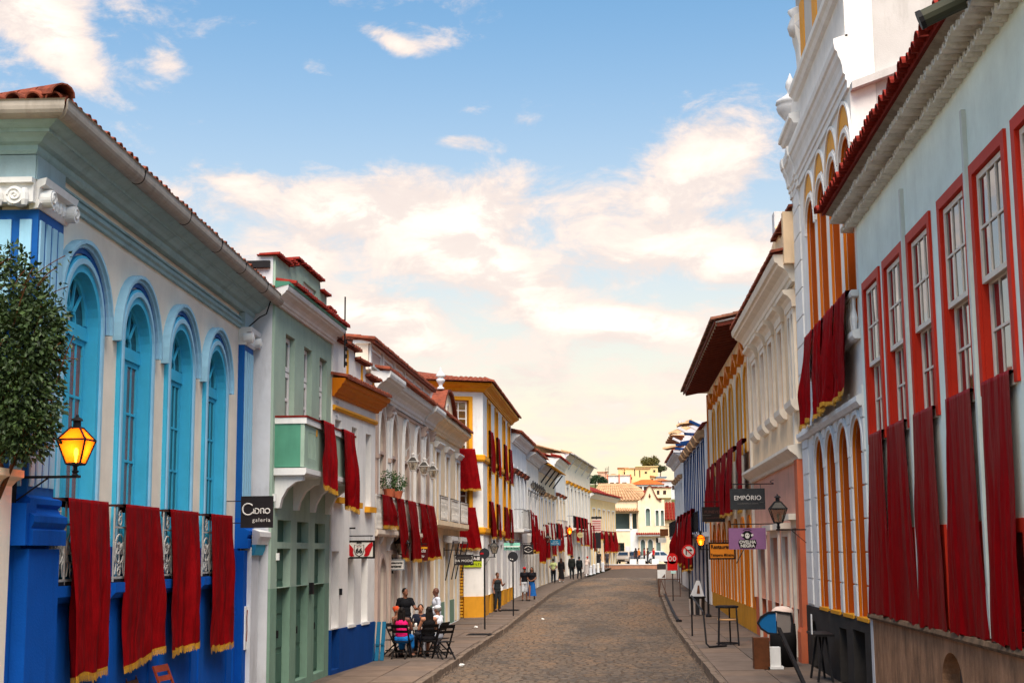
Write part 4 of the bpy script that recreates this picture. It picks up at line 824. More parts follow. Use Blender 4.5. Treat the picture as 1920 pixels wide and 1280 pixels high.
for i, (xa, xb, ya, yb) in enumerate([(1.25, 2.55, .4, 2.75), (3.1, 4.5, 2.75, 4.75), (5.2, 6.6, 4.7, 6.75), (7.4, 8.8, 7.05, 8.95), (9.4, 10.7, 9.0, 10.5)]):
    xa, xb, ya, yb = xa-.42, xb-.42, ya-.18, yb-.3
    banner(on(MNT, (xa+xb)/2, -.045, 4.98), rzm, xb-xa, 3.22, '%s long satin drape from the arcaded house, hanging to the ledge of the mint house' % ORD[i], M_SATIN, (yb-ya)/(xb-xa)-1, False, (ya+yb)/2-(xa+xb)/2, 4, .02, 101+i, group='long satin drapes on the mint house', nx=44, nz=60, puff=.005, out=.0, base=.028, wrinkle=.008, wrap=.1)
def floodlight():
    r = thing('floodlight', 'dark tubular floodlight jutting from the mint eave in the corner', 'floodlight', tuple(on(MNT, 11.0, -.55, 9.25)), rzm)
    MB().tube([(0, 0, 0), (-.1, -.45, -.18)], .11, 12).build('housing', mat('olive metal', S(62, 62, 50), .5), r); MB().tube([(-.1, -.45, -.18), (-.112, -.5, -.2)], .118, 12).build('rim', M_IRON, r); MB().bar((0, 0, 0), (.05, .35, .1), .05, .05).build('arm', M_IRON, r)
floodlight()
# ---- tall arcaded house -------------------------------------------------
def arcade():
    M_PARTY = plaster('dimmed weathered party wall', S(190, 186, 184), (.2, .18, .16), .4)  # base colour darkened to hold back the direct light; stains on top
    h = house('arcaded_house', 'tall white house with ochre arcades, rich cornices and an urn', (4.7, 36.4), (4.7, 27.22)); L = h['L']
    cs = [3.1, 4.85, 6.6, 8.32]; w = .62
    up = [('a', c-w, c+w, 7.3, 10.45) for c in cs]; lo = [('a', c-w, c+w, 1.62, 4.8) for c in cs]
    wall(h, 'wall', 0, L, 1.58, 12.1, up+lo, M_WHITE, depth=.5); MB().box(.003, L-.003, .52, 9, 0, 16.).build('body', M_PARTY, h)
    wall(h, 'black_base', 0, L, 0, 1.58, [('a', .9, 1.7, .15, .95, .3), ('r', 5.2, 6.2, .15, 1.3), ('r', 7.0, 8.4, .15, 1.35)], mat('charcoal plaster', S(58, 54, 52), .9, .25, 2, .3, 40), y0=-.04, depth=.4)
    MB().box(.2, L-.1, .36, .5, 0, 1.55).build('cellar_back', M_DARK, h)
    for o in up+lo:
        surround(h, o, -.10, 0, .06, .5, M_DKORANGE, 'shaded_orange_reveal'); surround(h, o, -.005, .03, -.006, .05, M_ORANGE, 'orange_arris')  # recess shade put into the colour: reveal darker than the arris
        plate(h, o, .44, M_DKORANGE, 'shutter_back'); c = (o[1]+o[2])/2
        for s in (-1, 1): MB().ext([[(c+s*.02, o[3]), (c+s*.5, o[3]), (c+s*.5, o[4]), (c+s*.36, o[4]+.34), (c+s*.02, o[4]+.48)]], .40, .43).build('shutter', M_DKORANGE, h)
        MB().prof(o[1]-.02, o[2]+.02, [(-.4, o[3]-.06), (.06, o[3]-.06), (.06, o[3]+.01), (-.4, o[3]+.01)]).build('threshold', M_OCHRE, h)
        surround(h, ('a', o[1], o[2], o[4]-.05, o[4]), .1, .19, -.05, .02, M_TRIMW, 'archivolt')
        surround(h, ('a', o[1], o[2], o[4]-.05, o[4]), .19, .22, -.025, .02, M_TRIMW, 'archivolt_fillet')
    # tympanum panels over the upper arches: ochre crescents
    for c in cs:
        A = [(c-.86+.0*i, 10.3) for i in range(1)]
        out = [(c-.84*math.cos(math.pi*i/16), 10.75+1.0*math.sin(math.pi*i/16)) for i in range(17)]; inn = [(c-.84*math.cos(math.pi*i/16), 10.45+.88*math.sin(math.pi*i/16)) for i in range(17)]
        MB().ext([[(p[0], p[1]) for p in out]+[(p[0], max(p[1], 10.45)) for p in inn[::-1]]], -.012, .01).build('crescent_panel', M_OCHRE, h)
        MB().ring(out, [(c-.9*math.cos(math.pi*i/16), 10.75+1.07*math.sin(math.pi*i/16)) for i in range(17)], -.05, .01).build('label_moulding', M_TRIMW, h)
    for k, x in enumerate([.75]+[c-.875 for c in cs[1:]]+[2.2, L-.15]):
        b = MB(); z = 1.62; ww = .5 if k == 0 else .17
        while z < 5.4:                                           # coursed pier blocks on the ground storey
            b.prof(x-ww, x+ww, [(0, z), (.035, z+.012), (.035, z+.6), (0, z+.612)]); z += .63
        if k in (0,): b.build('rusticated_pier', M_TRIMW, h)
        else: b.build('rusticated_pier', M_TRIMW, h)
    b = MB(); z = 5.9
    while z < 11.6: b.prof(.1, 1.4, [(0, z), (.04, z+.012), (.04, z+.66), (0, z+.672)]); z += .69
    b.build('rusticated_pier', M_TRIMW, h)
    MB().prof(0, L, [(0, 5.62), (.08, 5.62), (.14, 5.7), (.14, 5.8), (.06, 5.84), (0, 5.86)]).build('string_course', M_TRIMW, h)
    # balcony behind the big drape: white balusters
    MB().prof(2.2, L, [(0, 6.9), (.12, 6.9), (.16, 6.96), (.16, 7.05), (0, 7.1)]).build('balcony_slab', M_TRIMW, h); MB().prof(2.2, L, [(.0, 7.72), (.14, 7.72), (.16, 7.78), (.14, 7.84), (.0, 7.84)]).build('balcony_rail', M_TRIMW, h)
    for i in range(28): MB().lathe([(.03, 7.1), (.05, 7.2), (.065, 7.32), (.03, 7.5), (.04, 7.72)], 2.35+i*.245, -.07, 6).build('baluster', M_TRIMW, h)
    # entablature
    e = [(0, 11.85), (.05, 11.85), (.05, 12.0), (.08, 12.02), (.08, 12.12), (.12, 12.16), (.13, 12.3), (.16, 12.42), (.2, 12.5), (.22, 12.6), (.26, 12.64), (.28, 12.76), (.28, 12.86), (0, 12.95)]
    MB().prof(.1, L, e, .15, .0).build('cornice', M_TRIMW, h)
    for x in (.12, 1.3): MB().prof(x, x+.35, [(p[0]+.04 if p[0] else 0, p[1]+.002) for p in e]).build('cornice_break', M_TRIMW, h)
    MB().box(.1, L, -.05, .5, 12.9, 14.2).build('attic', M_WHITE, h); MB().box(.004, L, .002, .5, 12.1, 12.9).build('frieze_core', M_WHITE, h)
    MB().prof(.0, 2.2, [(.05, 13.3), (.2, 13.3), (.24, 13.4), (.3, 13.44), (.3, 13.54), (.05, 13.6)], .2, 0).build('attic_cornice', M_TRIMW, h)
    MB().lathe([(.2, 13.55), (.2, 13.68), (.1, 13.74), (.09, 13.86), (.2, 13.95), (.33, 14.12), (.38, 14.25), (.36, 14.33), (.4, 14.36), (.38, 14.44), (.2, 14.55), (.1, 14.62), (.08, 14.7), (.13, 14.82), (.11, 14.95), (.04, 15.1), (0, 15.2)], .35, .0, 14).build('urn', M_GREYW, h, True)
    MB().prof(2.0, L, [(.05, 13.9), (.14, 13.92), (.18, 14.02), (.24, 14.08), (.25, 14.2), (.05, 14.28)], .15, 0).build('upper_cornice', M_TRIMW, h)
    MB().box(2.55, L, -.08, .5, 14.2, 19.5).build('gable_block', M_PARTY, h)
    MB().prof(2.5, 3.1, [(.05, 14.25), (.12, 14.25), (.15, 14.4), (.1, 14.6), (.12, 15.0), (.18, 15.25), (.2, 15.5), (.2, 15.7), (.06, 15.8)], .05, 0).build('volute', M_TRIMW, h)
    MB().lathe([(.05, 15.2), (.25, 15.3), (.3, 15.5), (.2, 15.75), (.28, 15.9), (.1, 16.0)], 2.85, -.05, 10).build('rosette', M_GREYW, h, True)
    MB().prof(2.9, L, [(.08, 16.2), (.16, 16.22), (.19, 16.4), (.24, 16.5), (.24, 16.65), (.08, 16.7)], .2, 0).build('gable_cornice', M_TRIMW, h)
    for c in (3.6, 5.6): MB().box(c-.35, c+.35, -.1, -.06, 14.5, 15.9).build('ochre_panel', M_OCHRE, h)
    # projecting party wall with its own cap, above the mint roof
    MB().box(L-.0, L+.01, .5, 9, 9, 19.6).build('party_wall', M_PARTY, h)
    MB().add([(L+.012, .0, 11.75), (L+.25, .0, 11.75), (L+.25, 7, 14.2), (L+.012, 7, 14.2), (L+.012, .0, 11.9), (L+.25, .0, 11.9), (L+.25, 7, 14.35), (L+.012, 7, 14.35)], [(0,1,2,3),(4,7,6,5),(0,4,5,1),(1,5,6,2),(2,6,7,3),(3,7,4,0)]).build('party_coping', M_PARTY, h)
    for x, z in ((2.25, 4.6), (3.98, 4.5)): MB().box(x+.5, x+.75, .2, .3, z-.9, z-.6).build('wall_speaker', M_TRIMW if x > 3 else M_IRON, h)
    return h
M_DKORANGE = paint('burnt orange shutter and shaded reveal', S(168, 74, 8))
ARC = arcade()
for i, (c, w, la) in enumerate(((3.45, 1.35, 'gathered velvet drape at the far end below the upper arcade'), (5.0, 1.4, 'gathered velvet drape second from the far end below the upper arcade'), (6.6, 1.5, 'gathered velvet drape second from the mint house below the upper arcade'), (8.2, 1.5, 'gathered velvet drape next to the mint house below the upper arcade'))):
    banner(on(ARC, c, -.15, 7.87), ARC.rotation_euler.z, w, 2.05-.04*i, la, M_VELVET, .12, True, -.5, 4, .04, 121+i, .1, group='gathered drapes below the upper arcade', nx=44, nz=30, puff=.02, out=.02, wrinkle=.012)
# ---- peach house ---------------------------------------------------------
M_CTRIM = paint('cream trim', S(232, 218, 200))
def peach():
    h = house('peach_house', 'peach and salmon house with hooded windows and curved door hood', (4.65, 49.2), (4.7, 36.42)); L = h['L']
    cs = [2.1, 4.7, 6.95, 9.35, 11.85]; ops = [('r', c-.48, c+.48, 6.75, 9.0) for c in cs]
    wall(h, 'wall', 0, L, 5.3, 10.3, ops, M_PEACH); MB().box(0.003, L-.003, .37, 8, 0, 10.6).build('body', M_PEACH, h)
    ds = [('r', 1.6, 3.6, .15, 3.2), ('r', 5.4, 7.1, .15, 3.3), ('r', 8.3, 9.6, .15, 3.3), ('r', 10.6, 11.5, .15, 3.5)]
    wall(h, 'ground_wall', 0, L, 1.4, 5.3, [(o[0], o[1], o[2], 1.401, o[4]) for o in ds], M_SALMON)
    b = MB(); xs = [0]+[v for o in ds for v in (o[1], o[2])]+[L]
    for a, c in zip(xs[::2], xs[1::2]): b.box(a, c, -.03, .34, 0, 1.4)
    b.build('base', M_TERRA, h)
    for k, o in enumerate(ds): surround(h, o, 0, .2, -.06, .02, M_CTRIM); plate(h, o, .3, M_DARK if k < 3 else M_WOOD, 'interior'); MB().box(o[1]-.3, o[2]+.3, -.28, .02, o[4]+.2, o[4]+.36).build('door_hood', M_CTRIM, h)
    for k in (1, 2):
        o = ds[k]; MB().box(o[1], o[1]+.8, .2, .26, .15, 3.2).build('door_leaf', M_WHITED, h); MB().box(o[2]-.25, o[2]+.0, .1, .3, .15, 3.2).build('door_leaf', M_REDBR, h)
    for o in ops:
        c = (o[1]+o[2])/2; surround(h, o, 0, .16, -.07, .02, M_CTRIM); plate(h, o, .2, mat('peach shutter', S(206, 166, 142), .7), 'shutter')
        MB().prof(o[1]-.26, o[2]+.26, [(0, 9.14), (.1, 9.14), (.12, 9.3), (.2, 9.4), (.32, 9.46), (.34, 9.55), (0, 9.6)], .1, .1).build('window_hood', M_CTRIM, h); MB().prof(o[1]-.22, o[2]+.22, [(0, 6.45), (.1, 6.47), (.2, 6.6), (.22, 6.74), (0, 6.75)]).build('sill', M_CTRIM, h)
    # curved door hood: string course that rises to the near end
    A = [(x, 5.28+.0*x) for x in (0, 13)]
    MB().prof(0, L, [(0, 5.2), (.1, 5.2), (.14, 5.28), (.3, 5.4), (.36, 5.46), (.36, 5.54), (0, 5.6)], .1, 0).build('string_course', M_CTRIM, h)
    for x in (.02, L-1.0): MB().box(x, x+.3, -.08, .02, 1.4, 9.7).build('pilaster', M_CTRIM, h)
    MB().box(L-.62, L-.02, -.14, .02, 0, 5.2).build('terracotta_pier', M_TERRA, h); MB().prof(L-.66, L+.0, [(0, .0), (.2, 0), (.2, .9), (.16, 1.0), (0, 1.0)]).build('pier_base', M_TERRA, h)
    cornice(h, -.1, L, 9.75, .72, .55, M_CTRIM, m0=.2); tile_row(h, -.1, L, -.62, 10.5, .2, .2, joined=True)
    MB().box(0, L, -.02, .35, 10.45, 10.9).build('parapet', M_CREAM2, h); tile_row(h, -.1, 5.5, -.2, 10.92, .1, .2, joined=True, rows=2)
    MB().ext([[(6, 10.9), (13, 10.9), (13, 11.6), (9.6, 11.5), (9.5, 11.9), (8.9, 11.95), (8.8, 12.3), (8.3, 12.35), (8.2, 11.8), (7.2, 11.6), (7.1, 11.2), (6, 11.1)]], .0, .35).build('stepped_gable', M_PEACH, h)
    tile_row(h, 6, 8.2, -.1, 11.3, .1, .2, joined=True); tile_row(h, 8.9, 13, -.15, 11.65, .1, .2, joined=True, rows=2, m=M_TILE); MB().box(8.3, 8.85, -.02, .4, 11.9, 12.55).build('chimney', M_GREYW, h)
    MB().box(12.7, 13.0, -.3, .3, 10.2, 11.55).build('rain_head', M_PEACH, h)
    return h
M_WHITED = paint('pale grey door', S(206, 204, 208))
PEA = peach()
# ---- orange house with wide eaves -----------------------------------------
def eaves():
    h = house('wide_eave_house', 'cream and orange house with wide rafter eaves and arched shutters', (4.6, 71.0), (4.65, 49.25), .08); L = h['L']
    cs = [4.15, 7.6, 10.85, 14.05, 17.6, 20.6]; ops = [('a', c-.8, c+.8, 6.3, 8.75, .55) for c in cs]; ds = [('p', c-.75, c+.75, .9, 3.0, .8) for c in (2.6, 5.6, 8.6, 11.6, 14.6, 17.6, 20.2)]
    wall(h, 'wall', 0, L, 0, 10.6, ops+[(d[0], d[1], d[2], .9, d[4], d[5]) for d in ds], M_CREAM2); MB().box(.003, L-.003, .37, 8, 0, 10.6).build('body', M_CREAM2, h)
    MB().box(0, L, -.03, .0, 0, .9).build('base', M_ORANGE2, h)
    for k, o in enumerate(ops):
        c = cs[k]; surround(h, o, 0, .13, -.05, .02, M_OCHRE); plate(h, o, .28, mat('cream shutter', S(236, 200, 132), .6), 'shutter')
        f = MB()
        for s in (-1, 1):
            x0, x1 = (c-.78, c-.03) if s < 0 else (c+.03, c+.78)
            f.ring([(x0,6.3),(x0,8.7),(x1,8.7),(x1,6.3)], [(x0+.1,6.4),(x0+.1,8.6),(x1-.1,8.6),(x1-.1,6.4)], .2, .27, True); f.box(x0, x1, .2, .27, 7.4, 7.5)
        f.build('shutter_frame', M_OCHRE, h)
        og = lambda g: [(c-1.15+2.3*i/12, 9.5+g+.42*math.sin(math.pi*i/12)**2) for i in range(13)]
        MB().ring(og(0), og(.22), -.22, .02).build('wavy_hood', M_ORANGE, h)
        MB().box(c-1.62, c-1.5, -.03, .02, 6.2, 10.5).build('white_strip', M_TRIMW, h)
    for o in ds: surround(h, o, 0, .22, -.06, .02, M_ORANGE); plate(h, o, .25, M_ORANGE, 'door'); surround(h, ('p', o[1]+.3, o[2]-.3, .9, o[4]-.1, .5), 0, .08, .2, .25, M_TRIMW, 'door_moulding')
    MB().box(0, .35, -.06, .02, .9, 10.5).build('corner_post', M_ORANGE, h); MB().box(L-.35, L, -.06, .02, .9, 9.7).build('corner_post', M_ORANGE, h)
    # eaves
    n = 30
    for i in range(n+1):
        x = -.6+(L+.5)*i/n; MB().bar((x, -1.05, 10.62), (x, .3, 10.88), .09, .12).build('rafter', M_WOODR2, h)
    MB().add([(-.8,-1.12,10.70),(L,-1.12,10.70),(L,.4,10.99),(-.8,.4,10.99),(-.8,-1.12,10.74),(L,-1.12,10.74),(L,.4,11.03),(-.8,.4,11.03)], [(0,3,2,1),(4,5,6,7),(0,1,5,4),(1,2,6,5),(2,3,7,6),(3,0,4,7)]).build('eave_boards', M_TRIMW, h)
    MB().box(-.8, L, -1.16, -1.1, 10.64, 10.76).build('fascia', M_WOODR2, h)
    tile_row(h, -.8, L, -1.28, 10.78, .2, .25, joined=True, rows=3, m=M_TILEB2); roof(h, -.9, L, -1.1, 10.8, 4, 12.0, M_TILEB2)
    MB().add([(-.82, -1.1, 10.7), (-.82, 4, 11.9), (-.82, 8, 10.7)], [(0,1,2)]).build('gable_board', M_CREAM2, h)
    return h
M_WOODR2 = mat('red brown rafter', S(104, 46, 34), .7, .3, 6); M_TILEB2 = mat('brown tile', S(112, 72, 56), .9, .4, 4, .4, 40)
EAV = eaves()
for i, c in enumerate([2.9, 6.0, 9.3, 12.6, 16.0, 19.6]):
    banner(on(EAV, c+.3, -.2, 6.72), EAV.rotation_euler.z, 2.2, 2.5, '%s drape counted from the far end of the wide-eaved orange house' % ORD[i], None, .1, True, .0, 3, .05, 131+i, group='drapes on the wide-eaved house', nx=20, nz=18, puff=.02, out=.05)
# ---- white house with blue windows and broken eaves -------------------------
def bluewin():
    h = house('blue_window_house', 'white house with long blue window strips and battered eaves', (4.35, 108.), (4.5, 71.05), .3); L = h['L']
    cs = [16, 19.6, 23.2, 26.8, 30.4, 34.0]; ops = [('r', c-.95, c+.95, 3.6, 8.2) for c in cs]; c2 = [2.2, 5.2, 8.2, 11.2]; op2 = [('r', c-.7, c+.7, 3.9, 7.2) for c in c2]
    wall(h, 'wall', 0, L, 0, 8.9, ops+op2, M_WHITE); MB().box(.003, L-.003, .37, 8, 0, 8.9).build('body', M_WHITE, h)
    for o in ops: plate(h, o, .24, M_DKB3, 'shutter'); surround(h, o, 0, .14, -.05, .02, M_DKB3); MB().box((o[1]+o[2])/2-.03, (o[1]+o[2])/2+.03, .2, .24, o[3], o[4]).build('meeting_bar', M_TRIMW, h); MB().prof(o[1]-.5, o[2]+.5, [(0, 8.35), (.2, 8.35), (.35, 8.6), (.35, 8.7), (0, 8.72)]).build('window_hood', M_TILEB, h)
    for o in op2: surround(h, o, 0, .12, -.05, .02, M_GREYW); plate(h, o, .25, M_GLASS, 'pane'); MB().prof(o[1]-.3, o[2]+.3, [(0, 7.5), (.15, 7.5), (.3, 7.7), (0, 7.75)]).build('window_hood', M_TILEB, h)
    for x in (17.8, 21.4, 25, 28.6, 32.2): plate(h, ('r', x-.5, x+.5, .3, 3.1), -.02, M_DKB3, 'door', thick=.04)
    for x in (1.5, 4.5, 8): plate(h, ('r', x-.5, x+.5, .3, 3.0), -.02, M_WOOD, 'door', thick=.04)
    cornice(h, 0, 14, 8.6, .6, .6, M_GREYW); tile_row(h, 0, 14, -.7, 9.2, .2, .3, joined=True); roof(h, 14.2, L, -.2, 8.95, 5, 10.4, M_TILER)
    roof(h, 0, 14.2, -.6, 9.2, 5, 10.6, M_TILE)
    rnd = random.Random(4)
    for i, x in enumerate((15, 17.5, 20, 22, 24.5, 27, 29, 31, 33.4)):
        MB().bar((x, .1, 9.0), (x+rnd.uniform(-.6, .6), -.8-rnd.uniform(-.2, .2), 9.2+rnd.uniform(-.5, .5)), .12, .14).build('broken_rafter', M_DKB3 if i in (1, 3, 4, 6, 8) else M_GREYW, h)
    for i, (x, z, s) in enumerate(((16, 9.2, 1.2), (19, 9.5, 1.0), (23, 9.7, 1.1), (26.5, 9.4, .9), (30, 9.5, .9), (33, 9.2, .8))):
        part('loose_roof_sheet', SHEET, h, (x, -.7, z), (rnd.uniform(-.5, .5), rnd.uniform(-.6, .6), rnd.uniform(-.4, .4)), (s, s, s))
    MB().box(14.2, 15.1, -.2, 1.2, 9.0, 10.8).build('chimney', M_GREYW, h); MB().box(14.1, 15.2, -.3, 1.3, 10.8, 11.0).build('chimney_cap', M_GREYW, h)
    MB().prof(15, L-.5, [(0, 3.35), (.5, 3.35), (.55, 3.5), (0, 3.55)]).build('balcony_slab', M_GREYW, h); scroll_rail(h, 15, L-.5, 3.6, 4.6, -.5, M_IRON, 'railing', .35, r=.02)
    MB().prof(1, 12, [(0, 3.5), (.5, 3.5), (.5, 3.7), (0, 3.7)]).build('balcony_slab', M_GREYW, h); scroll_rail(h, 1, 12, 3.7, 4.7, -.5, M_IRON, 'railing', .4, r=.02)
    return h
M_DKB3 = paint('royal blue paint', S(18, 56, 108)); 
_s = MB()
for i in range(4): _s.add([(-.5+.25*i+.125*(1-math.cos(math.pi*j/4)), y, .12*math.sin(math.pi*j/4)) for y in (-.5, .5) for j in range(5)], [(j, j+1, 6+j, 5+j) for j in range(4)])
SHEET = _s.mesh('loose_roof_sheet', M_TILEB)
BLW = bluewin()
for i, (c, l, sh) in enumerate([(17, 2.7, -.9), (21, 2.8, -.6), (25, 2.8, -.3), (28.6, 2.9, 0), (32.2, 2.9, .1)]):
    banner(on(BLW, c, -.55, 4.62), BLW.rotation_euler.z, 2.0, l, '%s drape counted from the far end of the blue-windowed house balcony' % ORD[i], None, .2, True, sh, 3, .1, 151+i, group='drapes on the blue-windowed house', nx=18, nz=16, puff=.02, out=.06, tilt=.4)

# ================================================================== FAR LEFT ROW
def row_house(name, label, P0, P1, eave, cols, mw, mt, md, wz=(4.0, 6.9), ww=1.1, balc=None, kind='r', over=.5, struts=False, roofm=None, dado=None, dz=3.0, base=None, hood=None):
    g = gz((P0[1]+P1[1])/2); h = house(name, label, P0, P1, g); L = h['L']; eave -= g; wz = (wz[0]-g, wz[1]-g); dz -= g*.3
    cs = [L*(i+.5)/cols for i in range(cols)]
    ops = [(kind, c-ww/2, c+ww/2, wz[0], wz[1]) + ((.6,) if kind != 'r' else ()) for c in cs]; ds = [('r', c-ww*.45, c+ww*.45, .15, dz) for c in cs]
    wall(h, 'wall', 0, L, 0, eave, ops+[('r', d[1], d[2], .151, d[4]) for d in ds], mw); MB().box(.003, L-.003, .37, 9, 0, eave).build('body', mw, h)
    for k, o in enumerate(ops):
        surround(h, o, 0, .14, -.05, .02, mt); plate(h, o, .25, M_GLASS, 'pane'); c = cs[k]
        MB().box(c-.04, c+.04, .18, .25, o[3], o[4]).build('mullion', M_TRIMW, h)
        for j in (1, 2, 3): MB().box(o[1], o[2], .19, .25, o[3]+(o[4]-o[3])*j/4-.03, o[3]+(o[4]-o[3])*j/4+.03).build('glazing_bar', M_TRIMW, h)
        if hood: MB().prof(o[1]-.3, o[2]+.3, [(0, o[4]+.3), (.15, o[4]+.3), (.28, o[4]+.5), (0, o[4]+.55)]).build('window_hood', hood, h)
    for k, o in enumerate(ds): surround(h, o, 0, .12, -.04, .02, mt); panel_door(h, o[1], o[2], o[3], o[4], .24, md[k % len(md)], 3, handle=False)
    if base: MB().box(0, L, -.03, 0, 0, .8).build('base', base, h)
    cornice(h, 0, L, eave-.5, .5, over, M_TRIMW if not struts else M_GREYW, m0=.1); tile_row(h, 0, L, -over-.12, eave+.02, .25, .26, joined=True, rows=2, m=roofm or M_TILE); roof(h, -.1, L, -over, eave+.0, 5, eave+1.5, roofm or M_TILE)
    if struts:
        for i in range(4): x = L*(i+.5)/4; MB().bar((x, 0, eave-1.2), (x, -over-.25, eave-.2), .09, .09).build('eave_strut', M_IRON if struts == 2 else M_GREYW, h)
        MB().add([(0,-over-.4,eave-.12),(L,-over-.4,eave-.12),(L,0,eave+.1),(0,0,eave+.1),(0,-over-.4,eave-.06),(L,-over-.4,eave-.06),(L,0,eave+.16),(0,0,eave+.16)], [(0,3,2,1),(4,5,6,7),(0,1,5,4),(1,2,6,5),(2,3,7,6),(3,0,4,7)]).build('eave_boards', M_ORANGE2 if struts == 2 else M_GREYW, h)
    if balc:
        for a, b in balc:
            MB().prof(a, b, [(0, wz[0]-.25), (.55, wz[0]-.25), (.6, wz[0]-.18), (.6, wz[0]-.08), (0, wz[0]-.05)]).build('balcony_slab', mw, h); scroll_rail(h, a, b, wz[0], wz[0]+1., -.55, M_IRON if struts else M_IRONS, 'railing', .16, r=.012)
            for q in (a, b): MB().bar((q, -.55, wz[0]+.98), (q, 0, wz[0]+.98), .03, .03).build('rail_return', M_IRON, h)
    return h
HA = row_house('white_row_house', 'white house with tall pointed white windows beside the corner house', (-5.7, 77.65), (-5.5, 87.5), 9.4, 4, M_WHITE, M_TRIMW, [M_REDBR, M_DKDOOR, M_REDBR], (4.3, 7.0), .95, [(1., 6.2)], 'p', .5, hood=M_TILE)
HB = row_house('cream_row_house', 'cream terrace house with a line of dark wall lanterns', (-5.5, 87.55), (-5.28, 96.9), 9.1, 4, M_CREAM, M_TRIMW, [M_REDBR, M_WOOD], (4.0, 6.8), 1.1, None, 'r', .6)
HC = row_house('bracketed_row_house', 'terrace house with orange boarded eaves on black struts', (-5.27, 96.95), (-4.75, 110), 8.9, 4, M_CREAM2, M_GREYW, [M_GREYGREEN, M_DKB2], (4.0, 6.6), 1.2, [(7.5, 12.5)], 'r', .5, 2, M_TILEB2, hood=M_TILEB)
HD = row_house('gabled_row_house', 'white terrace house with long red roof line', (-4.74, 110.05), (-4.31, 119.9), 10.2, 3, M_WHITE, M_CREAM2, [M_DKB2, M_REDBR], (4.4, 7.0), 1.2, [(1, 5)], 'r', .4, roofm=M_TILER, hood=M_TILE)
HE = row_house('strutted_row_house', 'tall white end terrace house with pale strutted eaves', (-4.3, 119.95), (-2.62, 142), 11.2, 7, M_CREAM, M_TRIMW, [M_DOORG, M_REDBR, M_WHITED], (5.0, 8.4), 1.3, [(1, 12)], 'r', .4, 1, M_TILEB, hood=M_OCHRE)
def row_drape(h, c, zt, w, L, label, out=.6, **k):
    banner(on(h, c, -out, zt-h.location.z), h.rotation_euler.z, w, L, label, None, .15, k.pop('fringe', True), k.pop('shift', .2), 3, .05, group='drapes along the far terrace', nx=14, nz=14, puff=.02, out=.03, **k)
for h, lab, lst in ((HA, 'white house with pointed windows', [(4.6, 5.3, 1.0, 2.3), (6.3, 5.2, .9, 2.3), (7.6, 5.1, .9, 2.2), (8.9, 5.1, .9, 2.2)]), (HB, 'cream house with wall lanterns', [(1.2, 4.3, 1.2, 2.0), (3.2, 4.25, 1.1, 2.0), (5.1, 4.25, 1.1, 2.0), (7.0, 4.7, 1.1, 2.2), (8.7, 4.7, 1.1, 2.2)]),
                    (HC, 'house with orange boarded eaves', [(1.8, 4.9, 1.2, 2.2), (4.4, 4.9, 1.2, 2.2), (8.6, 5.0, 1.2, 2.1), (10.8, 5.0, 1.2, 2.0)]), (HD, 'house with the long red roof line', [(3.2, 4.9, 1.4, 2.2), (6.5, 4.6, 1.6, 2.1)]), (HE, 'strutted end house', [(3.0, 5.9, 1.5, 2.1), (5.8, 5.9, 1.5, 2.4), (8.8, 5.9, 1.5, 2.4), (11.6, 5.9, 1.5, 2.4), (14.8, 5.6, 1.5, 2.4), (18.0, 5.4, 1.5, 2.4)])):
    for i, (c, zt, w, L) in enumerate(lst): row_drape(h, c, zt+.05, w, L, '%s red drape, counting from near, on the %s' % (ORD[i], lab))
for i in range(6):
    lantern(on(HB, .8+1.65*i, -.05, 6.7-HB.location.z), HB.rotation_euler.z-math.pi/2, '%s dark wall lantern, counting from near, high on the cream terrace house' % ORD[i], False, .72, .4, M_IRON, group='lanterns on the cream terrace house', brace=False)

# ================================================================== END OF THE STREET
def yellow_end():
    h = house('yellow_end_house', 'pale yellow house with white window panels at the end of the left row', (-2.75, 144.5), (-.15, 161.), 1.15); L = h['L']; cs = [2.5, 5.6, 8.7, 11.8, 14.8]
    ops = [('r', c-.75, c+.75, 3.6, 6.2) for c in cs]; ds = [('r', c-.7, c+.7, .2, 2.6) for c in cs]
    wall(h, 'wall', 0, L, 0, 7.4, ops+ds, M_CREAM3); MB().box(0.003, L-.003, .37, 6, 0, 7.4).build('body', M_CREAM3, h)
    for o in ops+ds: plate(h, o, .15, mat('white panel', S(222, 212, 196), .7), 'shutter'); surround(h, o, 0, .12, -.04, .02, M_TRIMW)
    cornice(h, -.2, L+.2, 7.2, .5, .6, M_TRIMW); tile_row(h, -.2, L+.2, -.75, 7.72, .4, .3, joined=True, m=M_TILER); roof(h, -.2, L+.2, -.6, 7.7, 2.5, 9.0, M_TILER)
    return h
M_CREAM3 = plaster('pale yellow plaster', S(242, 212, 160)); YEL = yellow_end()
for i, (c, l) in enumerate(((5.6, .9), (8.7, 2.2), (11.8, 2.2), (14.8, 2.2))):
    banner(on(YEL, c, -.1, 4.0), YEL.rotation_euler.z, 1.9, l, '%s red drape counting from near on the pale yellow end house' % ORD[i], None, .0, True, .1, 3, .08, 171+i, group='drapes on the yellow end house', nx=12, nz=12)
